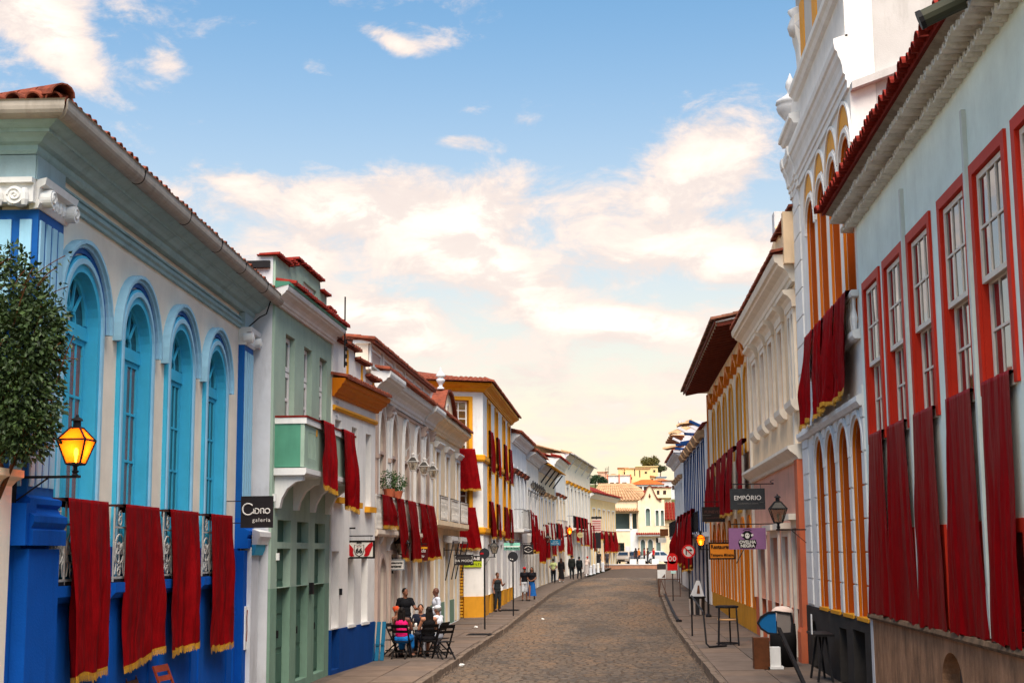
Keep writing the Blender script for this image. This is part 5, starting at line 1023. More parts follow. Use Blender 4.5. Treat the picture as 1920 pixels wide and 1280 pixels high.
def big_roof(root, pts_bottom, pts_top, m, step=.32, name='tile_courses'):
    """slope between an eave segment and a ridge segment, laid with joined half-round tile courses"""
    A, B = [Vector(p) for p in pts_bottom]; C, D = [Vector(p) for p in pts_top]; n = max(2, int((B-A).length/step)); b = MB()
    nr = (B-A).cross(C-A).normalized()
    if nr.z < 0: nr = -nr
    for i in range(n):
        p0, p1 = A.lerp(B, (i+.5)/n), C.lerp(D, (i+.5)/n); e = (B-A).normalized()*(step*.45); k = 6
        for q in range(k):
            a0, a1 = p0.lerp(p1, q/k), p0.lerp(p1, (q+1)/k); up = nr*(.16); 
            b.add([a0-e, a0-e*.6+up*.8, a0+up, a0+e*.6+up*.8, a0+e, a1-e*.85, a1-e*.5+up*.6, a1+up*.75, a1+e*.5+up*.6, a1+e*.85], [(j, j+1, 6+j, 5+j) for j in range(4)]+[(0,1,2,3,4)])
    o = b.build(name, m, root); stuff(o)
    MB().add([A, B, D, C], [(0,1,2,3)]).build('roof_bed', M_TILE, root); return o
def end_house():
    h = thing('end_house', 'cream house with broad tiled roof and curved gable closing the street', 'building', (-.5, 168., 1.4), 0.)
    # left wing with corner loggia
    wall(h, 'loggia_wall', 0, 2.9, 0, 7.6, [('r', .1, 1.95, 4.2, 6.0), ('r', 2.3, 2.8, 4.2, 6.0), ('r', .3, 1.3, .4, 2.6)], M_CREAM2); MB().box(0, 6.1, 1.6, 9, 0, 7.6).build('body', M_CREAM2, h)
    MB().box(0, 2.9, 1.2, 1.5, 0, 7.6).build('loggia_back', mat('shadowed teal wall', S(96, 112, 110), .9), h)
    MB().lathe([(.14, 4.2), (.14, 4.35), (.09, 4.45), (.08, 5.7), (.14, 5.85), (.15, 6.0)], 2.12, -.02, 10).build('column', M_TRIMW, h); MB().box(2.0, 2.25, -.08, .1, 5.85, 6.02).build('column_capital', M_TERRA, h)
    MB().box(0, 2.95, -.06, .0, 3.95, 4.2).build('sill_band', M_TRIMW, h); MB().box(2.0, 2.95, -.05, .0, 0, 3.95).build('white_pier', M_TRIMW, h)
    MB().box(.35, .8, -.03, .02, .5, 2.4).build('door', M_WOOD, h); MB().box(1.4, 1.95, -.05, 0, .3, 2.2).build('door', M_WHITED, h)
    big_roof(h, [(-.3, -.5, 6.2), (3.1, -.5, 6.2)], [(.6, 1.1, 7.2), (2.6, 1.1, 7.0)], M_TILEB, .3)
    # gabled right part
    x0, x1 = 2.95, 6.05
    g = [(x0, 0), (x1, 0), (x1, 7.2), (5.6, 7.35), (5.2, 7.6), (4.95, 8.1), (4.75, 8.6), (4.55, 9.05), (4.35, 9.15), (4.15, 9.0), (3.95, 8.5), (3.75, 8.0), (3.4, 7.6), (x0, 7.4)]
    ops = [('a', 3.85, 4.35, 4.5, 6.3, .25), ('r', 5.0, 5.35, 4.5, 6.3), ('r', 5.6, 5.95, 4.5, 6.3), ('a', 3.2, 3.7, .4, 2.6, .35), ('a', 4.05, 4.6, .4, 2.6, .35), ('a', 5.0, 5.5, .4, 2.6, .35)]
    MB().ext([g]+[oshape(o) for o in ops], -.3, .2).build('gable_wall', M_CREAM2, h)
    for o in ops: plate(h, o, .0, mat('grey green pane', S(120, 140, 136), .3), 'pane'); surround(h, o, 0, .07, -.34, -.28, M_TRIMW)
    MB().ring(g[3:13], [(4.35+(p[0]-4.35)*1.12, p[1]+.1) for p in g[3:13]], -.45, .3).build('gable_coping', M_TILE, h)
    MB().lathe([(.04, 7.75), (.1, 7.85), (.13, 8.0), (.06, 8.15), (.03, 8.25)], 4.35, -.32, 8).build('niche_ornament', M_WOOD, h)
    MB().box(x0-.1, x1+.2, -.9, -.25, 3.35, 3.5).build('awning_slab', M_TRIMW, h); tile_row(h, x0-.15, x1+.25, -1.0, 3.5, .25, .24, joined=True, rows=2, m=M_TILER)
    # main roof
    big_roof(h, [(-2.9, -.2, 7.4), (3.9, -.2, 7.5)], [(-1.6, 6., 9.7), (2.0, 6., 9.7)], M_TILEB, .36); big_roof(h, [(3.9, -.2, 7.5), (5.5, 4, 7.6)], [(2.0, 6., 9.7), (2.4, 7, 9.7)], M_TILEB, .36)
    MB().add([(3.6, 0, 7.5), (4.35, 0, 9.0), (5.3, 0, 7.5), (4.35, 5, 9.0), (3.0, 5, 8.6), (5.6, 5, 7.5)], [(0,1,3,4), (1,2,5,3)]).build('gable_roof', M_TILER, h)
    MB().box(-2.6, 0, 1.0, 8, 0, 7.5).build('rear_body', M_CREAM2, h)
    # low neighbour on the right
    MB().box(6.1, 9.5, 2, 9, 0, 5.2).build('side_wing', M_CREAM2, h); big_roof(h, [(6., 1.6, 5.2), (9.6, 1.6, 5.2)], [(6., 6, 7.4), (9.6, 6, 7.4)], M_TILER, .34)
end_house()
# ---- hillside ------------------------------------------------------------
def hillside():
    def flat(name, label, x, y, z, w, d, hh, mw, roofm=None, rf='flat', wins=(), balcony=False, posts=0):
        r = thing(name, label, 'building', (x, y, z), 0, 'houses on the hillside')
        MB().box(-w/2, w/2, 0, d, -6, hh).build('wall', mw, r)
        if rf == 'hip': MB().add([(-w/2-.4,-.5,hh),(w/2+.4,-.5,hh),(w/2+.4,d+.4,hh),(-w/2-.4,d+.4,hh),(-w*.15,d/2,hh+w*.16),(w*.15,d/2,hh+w*.16)], [(0,1,5,4),(1,2,5),(2,3,4,5),(3,0,4)]).build('roof', roofm, r)
        else: MB().box(-w/2-.25, w/2+.25, -.35, d+.2, hh, hh+.22).build('roof', roofm or mw, r)
        for i, (wx, wz, ww, wh) in enumerate(wins): 
            MB().box(wx-ww/2, wx+ww/2, -.06, .05, wz, wz+wh).build('window', M_GLASSH, r)
        if balcony: MB().box(-w/2, w/2, -1.2, 0, hh*.45-.15, hh*.45).build('balcony_slab', M_CREAM2, r); MB().box(-w/2, w/2, -1.2, -1.12, hh*.45, hh*.45+.8).build('balcony_parapet', mw, r)
        for i in range(posts): xx = -w/2+w*i/max(1, posts-1); MB().box(xx-.16, xx+.16, -.5, -.2, -6, hh+.3).build('post', M_TERRA, r)
        return r
    M = M_HILL
    flat('hillside_house', 'white hillside house with terracotta posts and open terrace', .9, 445, 22.0, 7.2, 8, 4.6, M_WHITE, M_CREAM2, 'flat', [(-2.2, .6, 1.2, 1.8), (-.4, .6, 1.3, 1.8), (1.6, .6, 1.4, 1.8)], False, 3)
    flat('hillside_house', 'small hillside house with bright orange hipped roof', -.9, 455, 25.2, 3.6, 4, 1.9, M_CREAM2, M_ORTILE, 'hip')
    flat('hillside_house', 'pink block on the hillside skyline beside the mast', -4.4, 462, 25.2, 3.1, 4, 3.4, M_PINKH, None)
    flat('hillside_house', 'largest cream block in the middle of the hillside', 6.7, 450, 24.0, 7.7, 8, 4.9, M, M_TILEB, 'flat', [(-2.2, 1.5, .9, .8), (2.6, 3.3, .7, .6), (-.9, 2.6, .3, 2.0), (.7, 2.2, .3, 2.2)])
    flat('hillside_house', 'narrow cream tower block left of the big cream block', 2.2, 458, 24.5, 3.1, 6, 5.0, M, M_ORTILE2, 'flat', [(.6, 3.0, .6, .7)])
    flat('hillside_house', 'long low cream house highest on the hillside', 10.1, 470, 27.6, 7.1, 6, 3.0, M, None, 'flat', [(-2.6, 1.4, .7, .7), (-.8, 1.4, .7, .7), (2.4, 1.2, .7, .7)])
    flat('hillside_house', 'white hillside house with wide red hipped roof', 9.2, 436, 20.4, 10.0, 8, 2.9, M_WHITE, M_ORTILE, 'hip', [(-3.8, .5, .9, 1.7), (-2.2, .4, 1.6, 1.8), (0, .4, 1.8, 1.8), (2.4, .4, 1.8, 1.8), (4.2, .7, 1.0, 1.4)])
    flat('hillside_house', 'two storey cream hillside house with arched red openings', 12.9, 425, 16.5, 6.4, 7, 5.2, M_CREAM2, M_TILER, 'flat', [(-2.3, 2.9, .9, 1.6), (-.6, 3.0, .8, 1.4), (1.3, 3.0, .9, 1.4), (-2.2, .6, .9, 1.5), (.0, .6, .9, 1.4)], True)
    flat('hillside_house', 'small white hillside house at the right with blue tarpaulin roof', 13.2, 456, 24.0, 5.2, 5, 2.4, M_WHITE, M_BLUEH, 'flat', [(-1.2, .7, .9, .9), (1, .7, .8, .9)])
    flat('hillside_house', 'brown roofed shack under the blue roofed hillside house', 13.8, 446, 22.6, 4.6, 4, 2.2, M_CREAM2, M_ORTILE2, 'hip', [(.4, .5, 1.0, 1.0)])
    flat('hillside_house', 'low grey house on the right edge of the hillside', 16.5, 440, 21., 5, 5, 3.4, M_GREYW, M_TILE, 'flat', [(-1, .8, 1, 1.2), (1, .8, 1, 1.2)])
    flat('hillside_house', 'pale terrace house below the terracotta posted house', 3.6, 432, 19.2, 5.0, 6, 3.0, M_WHITE, M_TILE, 'flat', [(-1.4, .8, .9, 1.4), (.2, .8, .9, 1.4), (1.6, .8, .8, 1.4)], True)
    flat('hillside_house', 'ochre walled house between the cream block and the blue roofed house', 10.6, 452, 24.2, 3.2, 5, 2.2, M_CREAM3, M_ORTILE2, 'hip', [(-.6, .6, .7, .9), (.7, .6, .7, .9)])
    m = thing('radio_mast', 'thin radio mast on the hillside skyline', 'mast', (-2.9, 460, 26.5), 0)
    b = MB()
    for x in (-.55, 0, .5): b.tube([(x, 0, 0), (x, 0, 3.6+x*.5)], .07, 5)
    b.build('poles', M_IRON, m); b = MB()
    for z in (1.2, 2.0, 2.8): b.bar((-.55, 0, z), (.5, 0, z+.2), .06, .06)
    b.build('cross_bars', M_IRON, m)
M_HILL = plaster('hill cream', S(236, 206, 150)); M_ORTILE = mat('orange tile', S(206, 92, 40), .85, .25, 1.); M_ORTILE2 = mat('brown orange tile', S(176, 104, 62), .85, .3, 1.); M_PINKH = plaster('hill pink', S(236, 184, 158)); M_BLUEH = mat('blue grey tarpaulin', S(120, 146, 176), .7); M_GLASSH = mat('far dark opening', S(58, 44, 40), .6)
hillside()

# ================================================================== FOLIAGE
def leaf_mat(name, c1, c2):
    if name in MATS: return MATS[name]
    m = mat(name, c1, .55, .2, 9., col2=c2, spec=.35); p = m.node_tree.nodes['Principled BSDF']; p.inputs['Subsurface Weight'].default_value = 0.0; return m
def leaves(b, c, r, n, size, rnd, shell=.45, squash=1., droop=.3):
    for _ in range(n):
        while True:
            d = Vector((rnd.gauss(0, 1), rnd.gauss(0, 1), rnd.gauss(0, 1)))
            if d.length > .1: break
        d.normalize(); k = (shell+(1-shell)*rnd.random())**.7; p = Vector(c)+Vector((d.x*r[0], d.y*r[1], d.z*r[2]))*k
        ax = (d+Vector((rnd.uniform(-.9, .9), rnd.uniform(-.9, .9), rnd.uniform(-.9, .5)-droop))).normalized(); s = size*rnd.uniform(.45, 1.35)
        w = ax.cross(Vector((rnd.uniform(-1, 1), rnd.uniform(-1, 1), rnd.uniform(-1, 1)))).normalized(); nn = ax.cross(w)
        t = p+ax*s; mid = p+ax*s*.45; f = nn*s*.1
        b.add([p, mid+w*s*.3+f, t, mid-w*s*.3+f, mid-f*.3], [(0,1,4), (1,2,4), (2,3,4), (3,0,4)])
def vine():
    rnd = random.Random(11)
    t = thing('climbing_shrub', 'dense dark green leafy shrub beside the lit lantern', 'shrub', (-6.58, 15.2, .15))
    b = MB()
    for c, r, n in (((-.05, 0, 5.0), (.55, .5, .75), 2300), ((.0, 0, 4.5), (.52, .5, .6), 2000), ((-.2, .1, 5.7), (.38, .4, .55), 1200), ((.22, .0, 5.25), (.3, .35, .5), 900), ((.1, .0, 4.1), (.36, .4, .35), 900), ((-.45, 0, 4.6), (.5, .5, 1.1), 1500)): leaves(b, c, r, int(n*1.5), .07, rnd, .25)
    sp = MB()
    for i in range(26):                                          # loose shoots breaking the outline
        a = rnd.uniform(-.5, .45); z0 = rnd.uniform(4.4, 5.9); p = Vector((a, rnd.uniform(-.2, .2), z0)); d = Vector((rnd.uniform(.2, 1), rnd.uniform(-.4, .4), rnd.uniform(.3, 1.2))).normalized(); L = rnd.uniform(.35, .75); pts = [p+d*L*k/5+Vector((0, 0, -.12*(k/5)**2)) for k in range(6)]
        sp.tube(pts, .006, 4)
        for q in pts[1:]:
            for _ in range(3): leaves(b, q, (.05, .05, .05), 1, .055, rnd)
    b.build('crown', leaf_mat('shrub leaf', S(62, 82, 34), S(18, 34, 14)), t); sp.build('shoots', M_WOOD, t)
    tr = MB().tube([(-.4, .1, 0), (-.35, .05, 1.6), (-.25, .0, 3.2), (-.1, 0, 4.4), (0, 0, 5.2)], [.07, .06, .05, .04, .02], 7)
    for p, q in (((-.25, 0, 3.2), (.15, 0, 4.2)), ((-.1, 0, 4.3), (-.4, .1, 5.4)), ((-.1, 0, 4.4), (.25, -.05, 5.4))): tr.tube([p, q], [.035, .015], 5)
    tr.build('trunk', M_WOOD, t)
vine()
def far_tree(name, label, loc, r, n, size, seed, c1, c2):
    rnd = random.Random(seed); t = thing(name, label, 'tree', loc); b = MB()
    for _ in range(9): leaves(b, (rnd.uniform(-.7, .7)*r, rnd.uniform(-.5, .5)*r, r*rnd.uniform(.75, 1.6)), (r*.42, r*.42, r*.34), n//9, size, rnd, .3)
    b.build('crown', leaf_mat('leaf '+name+str(seed), c1, c2), t)
    tr = MB().tube([(0, 0, -4), (0, 0, 0), (r*.1, 0, r*.6), (r*.05, 0, r*1.2)], [r*.09, r*.08, r*.06, r*.02], 6)
    for k in range(5): tr.tube([(r*.05, 0, r*.4+k*.1*r), (r*rnd.uniform(-.7, .7), r*rnd.uniform(-.4, .4), r*(1.0+.1*k))], [r*.04, r*.012], 5)
    tr.build('trunk', M_WOOD, t)
far_tree('hilltop_tree', 'spreading tree on the hilltop skyline', (11.0, 476, 28.6), 3.2, 2600, .5, 3, S(120, 108, 48), S(56, 60, 26))
far_tree('hilltop_tree', 'smaller darker tree right of the spreading hilltop tree', (14.6, 474, 28.0), 2.0, 1400, .45, 4, S(84, 88, 46), S(44, 50, 28))
far_tree('hillside_bush', 'dark green rounded bush left on the hillside', (-6.5, 440, 22.8), 2.1, 1800, .4, 5, S(58, 84, 44), S(30, 50, 28))
far_tree('hillside_bush', 'second dark green bush beside the terracotta posted house', (-4.0, 439, 22.6), 1.8, 1500, .4, 6, S(48, 72, 42), S(26, 44, 28))
far_tree('hillside_bush', 'green bush low on the right of the end house', (7.6, 200, 6.0), 1.3, 900, .25, 7, S(70, 90, 46), S(34, 50, 26))

# ================================================================== GROUND
def ground():
    b = MB()
    ys = [-40, 0, 30, 55, 60, 80, 100, 130, 160, 185, 220, 300, 380, 420, 460, 500, 700, 1200, 3000]; xs = [-3000, -800, -300, -120, -60, -25, -8, 0, 8, 25, 60, 120, 300, 800, 3000]
    def hz(x, y):
        z = gz(min(y, 185))-.12
        if y > 185: t = min(1.05, (y-185)/300); z += 23*t**1.7*math.exp(-((x-4)/170)**2)
        return z
    for y in ys:
        for x in xs: b.v.append((x, y, hz(x, y)))
    n = len(xs)
    for j in range(len(ys)-1):
        for i in range(n-1): b.f.append((j*n+i, j*n+i+1, (j+1)*n+i+1, (j+1)*n+i))
    struct(b.build('ground', mat('scrub ground', S(112, 104, 66), .95, .4, .05, col2=S(74, 84, 46)), None, True))
ground()
M_ROAD = mat('worn paving joint', S(78, 66, 58), .95, .35, 2.0, .4, 25, (.12, .075, .045), .5, (1.2, .5, 1))
M_STONES = [mat('paving stone %d' % i, S(*c), .82, .32, 6., .7, 45, (.20, .125, .075), .55, (.55, .3, 1)) for i, c in enumerate(((104, 89, 78), (95, 84, 76), (82, 74, 69), (112, 92, 77)))]
def strip(name, left, right, ys, dz, m, kind=True, crown=0.):
    b = MB()
    for y in ys:
        a, c = left(y), right(y)
        for k in range(7): t = k/6; b.v.append((a+(c-a)*t, y, gz(y)+dz+crown*(1-(2*t-1)**2)))
    for j in range(len(ys)-1):
        for k in range(6): b.f.append((j*7+k, j*7+k+1, (j+1)*7+k+1, (j+1)*7+k))
    o = b.build(name, m, None, True); return struct(o)
YS = [-5, 5, 10, 15, 20, 25, 30, 35, 40, 45, 50, 55, 58, 62, 66, 72, 78, 84, 90, 96, 102, 108, 115, 122, 130, 138, 146, 152, 160, 175, 200]
lk = lambda y: poly_at(LC, y); rk = lambda y: poly_at(RC, y)
ROAD = strip('road', lk, rk, YS, -.02, M_ROAD, crown=.08)
from mathutils import noise as mnoise
def paving():
    """uneven setts: the nearest ones single, the rest joined"""
    rnd = random.Random(5); bs = [MB() for _ in M_STONES]; singles = 0
    y = 28.6; row = 0
    while y < 118:
        dy = rnd.uniform(.17, .27)*(1 if y < 60 else 1.25); x = lk(y)+.04; xr = rk(y)-.04; W = xr-x
        x += 0 if row % 2 else rnd.uniform(.05, .15)
        x0 = lk(y)
        while x < xr-.1:
            dx = min(rnd.uniform(.15, .33)*(1 if y < 60 else 1.4), xr-x); t = ((x+dx/2)-x0)/(rk(y)-x0); z = gz(y)-.02+.08*(1-(2*t-1)**2)
            g = .009; h = rnd.uniform(.006, .018); j = lambda: rnd.uniform(-.03, .03); sl = rnd.uniform(-.005, .005); tl = rnd.uniform(-.004, .004)
            P = [(x+g+abs(j()), y+g+abs(j())), (x+dx-g-abs(j()), y+g+abs(j())), (x+dx-g-abs(j()), y+dy-g-abs(j())), (x+g+abs(j()), y+dy-g-abs(j()))]
            cx, cyy = x+dx/2, y+dy/2
            low = [(p[0], p[1], z-.02) for p in P]; top = [(cx+(p[0]-cx)*.86, cyy+(p[1]-cyy)*.84, z+h+sl*(1 if p[0] > cx else -1)+tl*(1 if p[1] > cyy else -1)) for p in P]
            q = mnoise.noise(Vector((x*.45, y*.11, 3.)))*1.3+mnoise.noise(Vector((x*1.3, y*.4, 9.)))*.5+rnd.uniform(-.35, .35); mi = 2 if q < -.35 else 1 if q < .05 else 0 if q < .45 else 3; F = [(4,5,6,7), (0,1,5,4), (1,2,6,5), (2,3,7,6), (3,0,4,7)]
            if singles < 300 and 30.2 < y < 36.5 and lk(y) < x < 2.2: MB().add(low+top, F).build('paving_stone', M_STONES[mi], ROAD); singles += 1
            else: bs[mi].add(low+top, F)
            x += dx
        y += dy; row += 1
    for q, b in zip(M_STONES, bs): stuff(b.build('joined_setts', q, ROAD))
paving()
M_PAVE = mat('sidewalk concrete', S(104, 90, 81), .92, .28, 1.4, .5, 30, (.10, .075, .06), .5, (.7, .35, 1)); M_KERB = mat('kerb stone', S(118, 102, 90), .9, .3, 3, .6, 30, (.07, .055, .045), .5, (2, 1, 1))
LS = strip('left_pavement', lambda y: -9.5, lambda y: lk(y)-.16, YS, SW, M_PAVE); RS = strip('right_pavement', lambda y: rk(y)+.16, lambda y: 8.5, YS, SW, M_PAVE)
def slabs():
    rnd = random.Random(9)
    for side, P in ((0, LS), (1, RS)):
        y = 29.5
        while y < 62:
            dy = rnd.uniform(1.3, 2.0)
            if rnd.random() < .9:
                a, c = (-6.4, lk(y)-.2) if side == 0 else (rk(y)+.2, 4.5); n = 2; e = .012
                for k in range(n): x0, x1 = a+(c-a)*k/n+e, a+(c-a)*(k+1)/n-e; h = SW+gz(y)+rnd.uniform(.008, .022); MB().box(x0, x1, y+e, y+dy-e, SW-.03, h).build('paving_slab', M_PAVES[rnd.randrange(3)], P)
            y += dy
    for side, f, P in ((0, lambda y: lk(y)-.16, LS), (1, lambda y: rk(y), RS)):
        y = 28.
        while y < 120:
            dy = rnd.uniform(.8, 1.15)*(1 if y < 70 else 2.2); z = gz(y+dy/2); e = .012; j = rnd.uniform(-.015, .015); x0, x1 = f(y)+j, f(y+dy)+j; h = SW+rnd.uniform(.0, .025)
            b = MB().add([(x0, y+e, z-.1), (x0+.17, y+e, z-.1), (x1+.17, y+dy-e, z-.1), (x1, y+dy-e, z-.1), (x0+.02, y+e, z+h), (x0+.15, y+e, z+h), (x1+.15, y+dy-e, z+h), (x1+.02, y+dy-e, z+h)], [(4,5,6,7),(0,1,5,4),(1,2,6,5),(2,3,7,6),(3,0,4,7)])
            b.build('kerb_stone', M_KERB, P); y += dy
M_PAVES = [mat('slab %d' % i, S(*c), .92, .22, 2.2, .4, 30, (.11, .085, .07), .45, (.9, .5, 1)) for i, c in enumerate(((110, 95, 86), (101, 89, 82), (116, 98, 86)))]
slabs()
# grit and dust along the gutters
def grit():
    rnd = random.Random(21); b = MB()
    for _ in range(1800):
        y = rnd.uniform(30, 60); s = rnd.random() < .5; x = lk(y)+abs(rnd.gauss(0, .35)) if s else rk(y)-abs(rnd.gauss(0, .3)); r = rnd.uniform(.006, .02); z = gz(y)+.03
        b.add([(x-r, y, z), (x+r, y-r, z), (x+r*.6, y+r, z), (x, y, z+r*1.4)], [(0,1,3), (1,2,3), (2,0,3)])
    stuff(b.build('gutter_grit', M_KERB, ROAD))
grit()
def terrace_end():
    r = thing('terrace_wall', 'low brownish terrace wall with pale blocks across the street end', 'wall', (0, 150, gz(150)))
    MB().box(-1.4, 4.6, 0, 6, -.2, .42).build('terrace', mat('worn brick terrace', S(168, 122, 98), .9, .3, 2, .4, 20), r); MB().box(-1.4, 4.6, -.05, .12, .42, .5).build('coping', M_GREYW, r)
    for x in (1.6, 2.5, 3.9): MB().box(x-.35, x+.35, .5, 1., .5, 1.0).build('white_block', M_TRIMW, r)
terrace_end()

# ================================================================== LANTERNS AND SIGNS
lantern((-6.80, 15.72, 3.79), 0, 'large lit amber lantern on a black bracket beside the leafy shrub', True, .78, .9, watts=6)
lantern((4.70, 36.0, 3.42), math.pi, 'large unlit black lantern on the pier of the arcaded house', False, .98, .72)
lantern((-6.62, 42.1, 2.72), 0, 'unlit lantern above the white restaurant sign', False, .95, .3)
lantern((-5.73, 62.3, 2.74), 0, 'unlit pale glass lantern on the ochre-banded corner house', False, .85, .45)
lantern((4.5, 66.0, 3.0), math.pi, 'lit amber lantern on the right above the orange restaurant sign', True, .95, .75, watts=6)
lantern((-4.55, 112.0, 4.15), R(5), 'small lit lantern far along the left terrace', True, 1.0, .85, watts=6)
lantern((-5.55, 84.5, 3.0), 0, 'unlit lantern beside the dark square sign', False, .9, .7)
lantern((-5.35, 94.0, 3.4), 0, 'unlit lantern near the blue sign on the left terrace', False, .9, .9)

M_BLACKB = mat('black sign board', S(40, 36, 38), .6, .2, 4); M_WHITEL = mat('white lettering', S(222, 216, 210), .6); M_BLACKL = mat('black lettering', S(24, 22, 22), .6); M_GREYL = mat('grey lettering', S(120, 112, 108), .6)
M_REDS = mat('sign red', S(168, 18, 26), .5); M_SIGNW = mat('sign white', S(206, 200, 192), .5, .1, 3)
FR = -.024
def scribble(root, x0, x1, z, h, m, y=FR, seed=1):
    """a line of small print too faint to read: short uneven strokes"""
    rnd = random.Random(seed); b = MB(); x = x0
    while x < x1:
        w = rnd.uniform(.25, .6)*h; k = rnd.uniform(.55, 1.)*h
        b.box(x, x+w*.35, y-.003, y+.002, z-h/2, z-h/2+k); b.box(x, x+w, y-.002, y+.001, z-h/2+k-.16*h, z-h/2+k) if rnd.random() < .6 else b.box(x, x+w, y-.002, y+.001, z-.5*h, z-.34*h); x += w*1.5 if rnd.random() < .85 else w*3
    return b.build('small_print', m, root)
# round-lettered gallery sign
s = hang_sign((-6.62, 26.0, 3.69), 0, .60, .58, 'black square gallery sign with rounded white lettering', M_BLACKB, bracket=False)
b = MB(); b.box(-.66, -.62, -.02, .02, -.4, .32)
for z in (.2, -.2): b.box(-.64, -.29, -.008, .008, z-.008, z+.008)
b.build('bracket', M_IRON, s)
b = MB(); arc = lambda cx, cz, r, a0, a1, n=14: [(cx+r*math.cos(R(a0+(a1-a0)*i/n)), FR-.002, cz+r*math.sin(R(a0+(a1-a0)*i/n))) for i in range(n+1)]
b.tube(arc(-.16, .05, .105, 40, 330), .014, 5); b.tube([(-.055, FR-.002, .06), (-.055, FR-.002, -.03)], .011, 5); b.tube([(-.03, FR-.002, .06), (0, FR-.002, .06)]+arc(0, .015, .045, 90, -90, 8)+[(-.03, FR-.002, -.03), (-.03, FR-.002, .04)], .011, 5); b.tube([(.075, FR-.002, -.03), (.075, FR-.002, .06), (.11, FR-.002, .06)]+arc(.11, .035, .025, 90, -60, 6)+[(.14, FR-.002, -.03)], .011, 5); b.tube(arc(.20, .015, .045, 0, 360), .011, 5)
b.build('rounded_lettering', M_WHITEL, s); text(s, 'galeria', (.09, FR, -.15), .1, M_WHITEL, spacing=1.25)
# bar 66
s = hang_sign((-6.32, 34.9, 3.02), 0, .76, .43, 'white bar sign with black 66 shield and red wings', M_SIGNW, M_BLACKL, wall_x=-.36, drop=.1)
sh = lambda k: [(-.12*k, .12*k), (-.05*k, .09*k), (0, .11*k), (.05*k, .09*k), (.12*k, .12*k), (.13*k, -.02*k), (.09*k, -.12*k), (0, -.18*k), (-.09*k, -.12*k), (-.13*k, -.02*k)]
MB().ext([sh(1.)], -.026, -.02).build('shield_edge', M_BLACKL, s); MB().ext([sh(.88)], -.030, -.0262).build('shield', M_SIGNW, s); text(s, '66', (0, -.033, -.035), .17, M_BLACKL, bold=.006); text(s, 'BAR', (0, -.027, .165), .07, M_BLACKL, bold=.002); scribble(s, -.05, .05, .075, .03, M_REDS, -.032)
for k in (-1, 1): MB().ext([[(k*.33, .18), (k*.34, .1), (k*.28, -.05), (k*.25, -.13), (k*.2, -.17), (k*.12, -.16), (k*.15, -.08), (k*.14, .02), (k*.19, .08), (k*.26, .15)]], -.028, -.02).build('red_wing', M_REDS, s)
b = MB().box(-.95, -.1, -.02, .02, .5, .54); b.build('upper_bar', M_IRON, s)
s = hang_sign((-6.40, 41.2, 2.60), 0, .54, .30, 'white restaurant sign with black lettering below the unlit lantern', M_SIGNW, mat('grey rim', S(120, 124, 128), .5), wall_x=-.3, drop=.03)
text(s, 'Restaurante', (0, FR, .055), .085, M_BLACKL, bold=.003); text(s, 'Pantanal', (0, FR, -.045), .105, M_BLACKL, bold=.004)
s = hang_sign((-6.30, 45.2, 2.92), 0, .62, .46, 'dark red sign with white script between the drapes', mat('maroon board', S(78, 18, 22), .6), None, wall_x=-.4, drop=.05)
text(s, 'Comida', (-.02, FR, .08), .16, M_WHITEL, shear=.35); text(s, 'di mãe', (.03, FR, -.09), .12, M_WHITEL, shear=.35); MB().box(.08, .3, -.03, -.02, .14, .2).build('gold_corner', M_OCHRE, s)
s = hang_sign((-5.85, 54.5, 2.67), 0, .75, .40, 'black sign with spaced white lettering between corner brackets', M_BLACKB, None, wall_x=-.75, drop=.16)
text(s, 'DA MODA', (0, FR, -.04), .13, M_WHITEL, spacing=1.15); scribble(s, -.26, .26, .08, .04, M_GREYL)
b = MB()
for k in (-1, 1): b.box(k*.33-.005, k*.33+.005, FR-.002, FR+.003, -.13, .13); b.box(min(k*.33, k*.29), max(k*.33, k*.29), FR-.002, FR+.003, -.135, -.125); b.box(min(k*.33, k*.29), max(k*.33, k*.29), FR-.002, FR+.003, .125, .135)
b.build('corner_brackets', M_WHITEL, s)
s = thing('rental_banner', 'black and yellow-green for-rent banner on the corner house side', 'sign', tuple(on2(CSIDE, 2.38, -.05, 2.57)), rzs+CSIDE.rotation_euler.z)
MB().box(-.42, .42, -.012, .0, 0, .24).build('board', M_BLACKB, s); MB().box(-.42, .42, -.012, .0, -.24, -.001).build('lower_board', mat('lime board', S(176, 190, 40), .6), s); text(s, 'ALUGA-SE', (0, -.014, .115), .17, M_WHITEL, bold=.008, sx=.85); scribble(s, -.36, .36, -.12, .11, M_BLACKL, -.014)
# green street-name sign, dark square sign, blue sign, round sign
s = hang_sign((-4.85, 66., 3.21), 0, .74, .34, 'pale green street name sign with dark crest above', mat('pale green board', S(132, 200, 178), .5), mat('white edge', S(220, 226, 220), .5), wall_x=-.88, drop=.08)
text(s, 'RUA', (0, FR, .06), .06, M_BLACKL); text(s, 'Bico de Lacre', (0, FR, -.07), .105, M_BLACKL, bold=.003); MB().lathe([(.0, -.03), (.1, -.03), (.1, .03), (0, .03)], 0, 0, 14).build('crest', mat('crest brown', S(96, 34, 28), .6), s).location = (0, -.0, .2); s.children[-1].rotation_euler = (math.pi/2, 0, 0)
s = hang_sign((-4.59, 74., 3.09), 0, .54, .5, 'dark square sign with white diamond emblem', M_BLACKB, None, wall_x=-1.1, drop=.05)
b = MB()
for k in (1, -1): b.tube([(-.2, FR, k*.05), (-.12, FR, k*.1), (0, FR, k*.16), (.12, FR, k*.1), (.2, FR, k*.05)], .01, 4); b.tube([(-.17, FR, k*.1), (-.08, FR, k*.14)], .008, 4)
b.build('emblem', M_WHITEL, s); MB().ext([[(-.07, 0), (0, .04), (.07, 0), (0, -.04)]], FR-.002, FR+.002).build('emblem_diamond', M_GREYL, s)
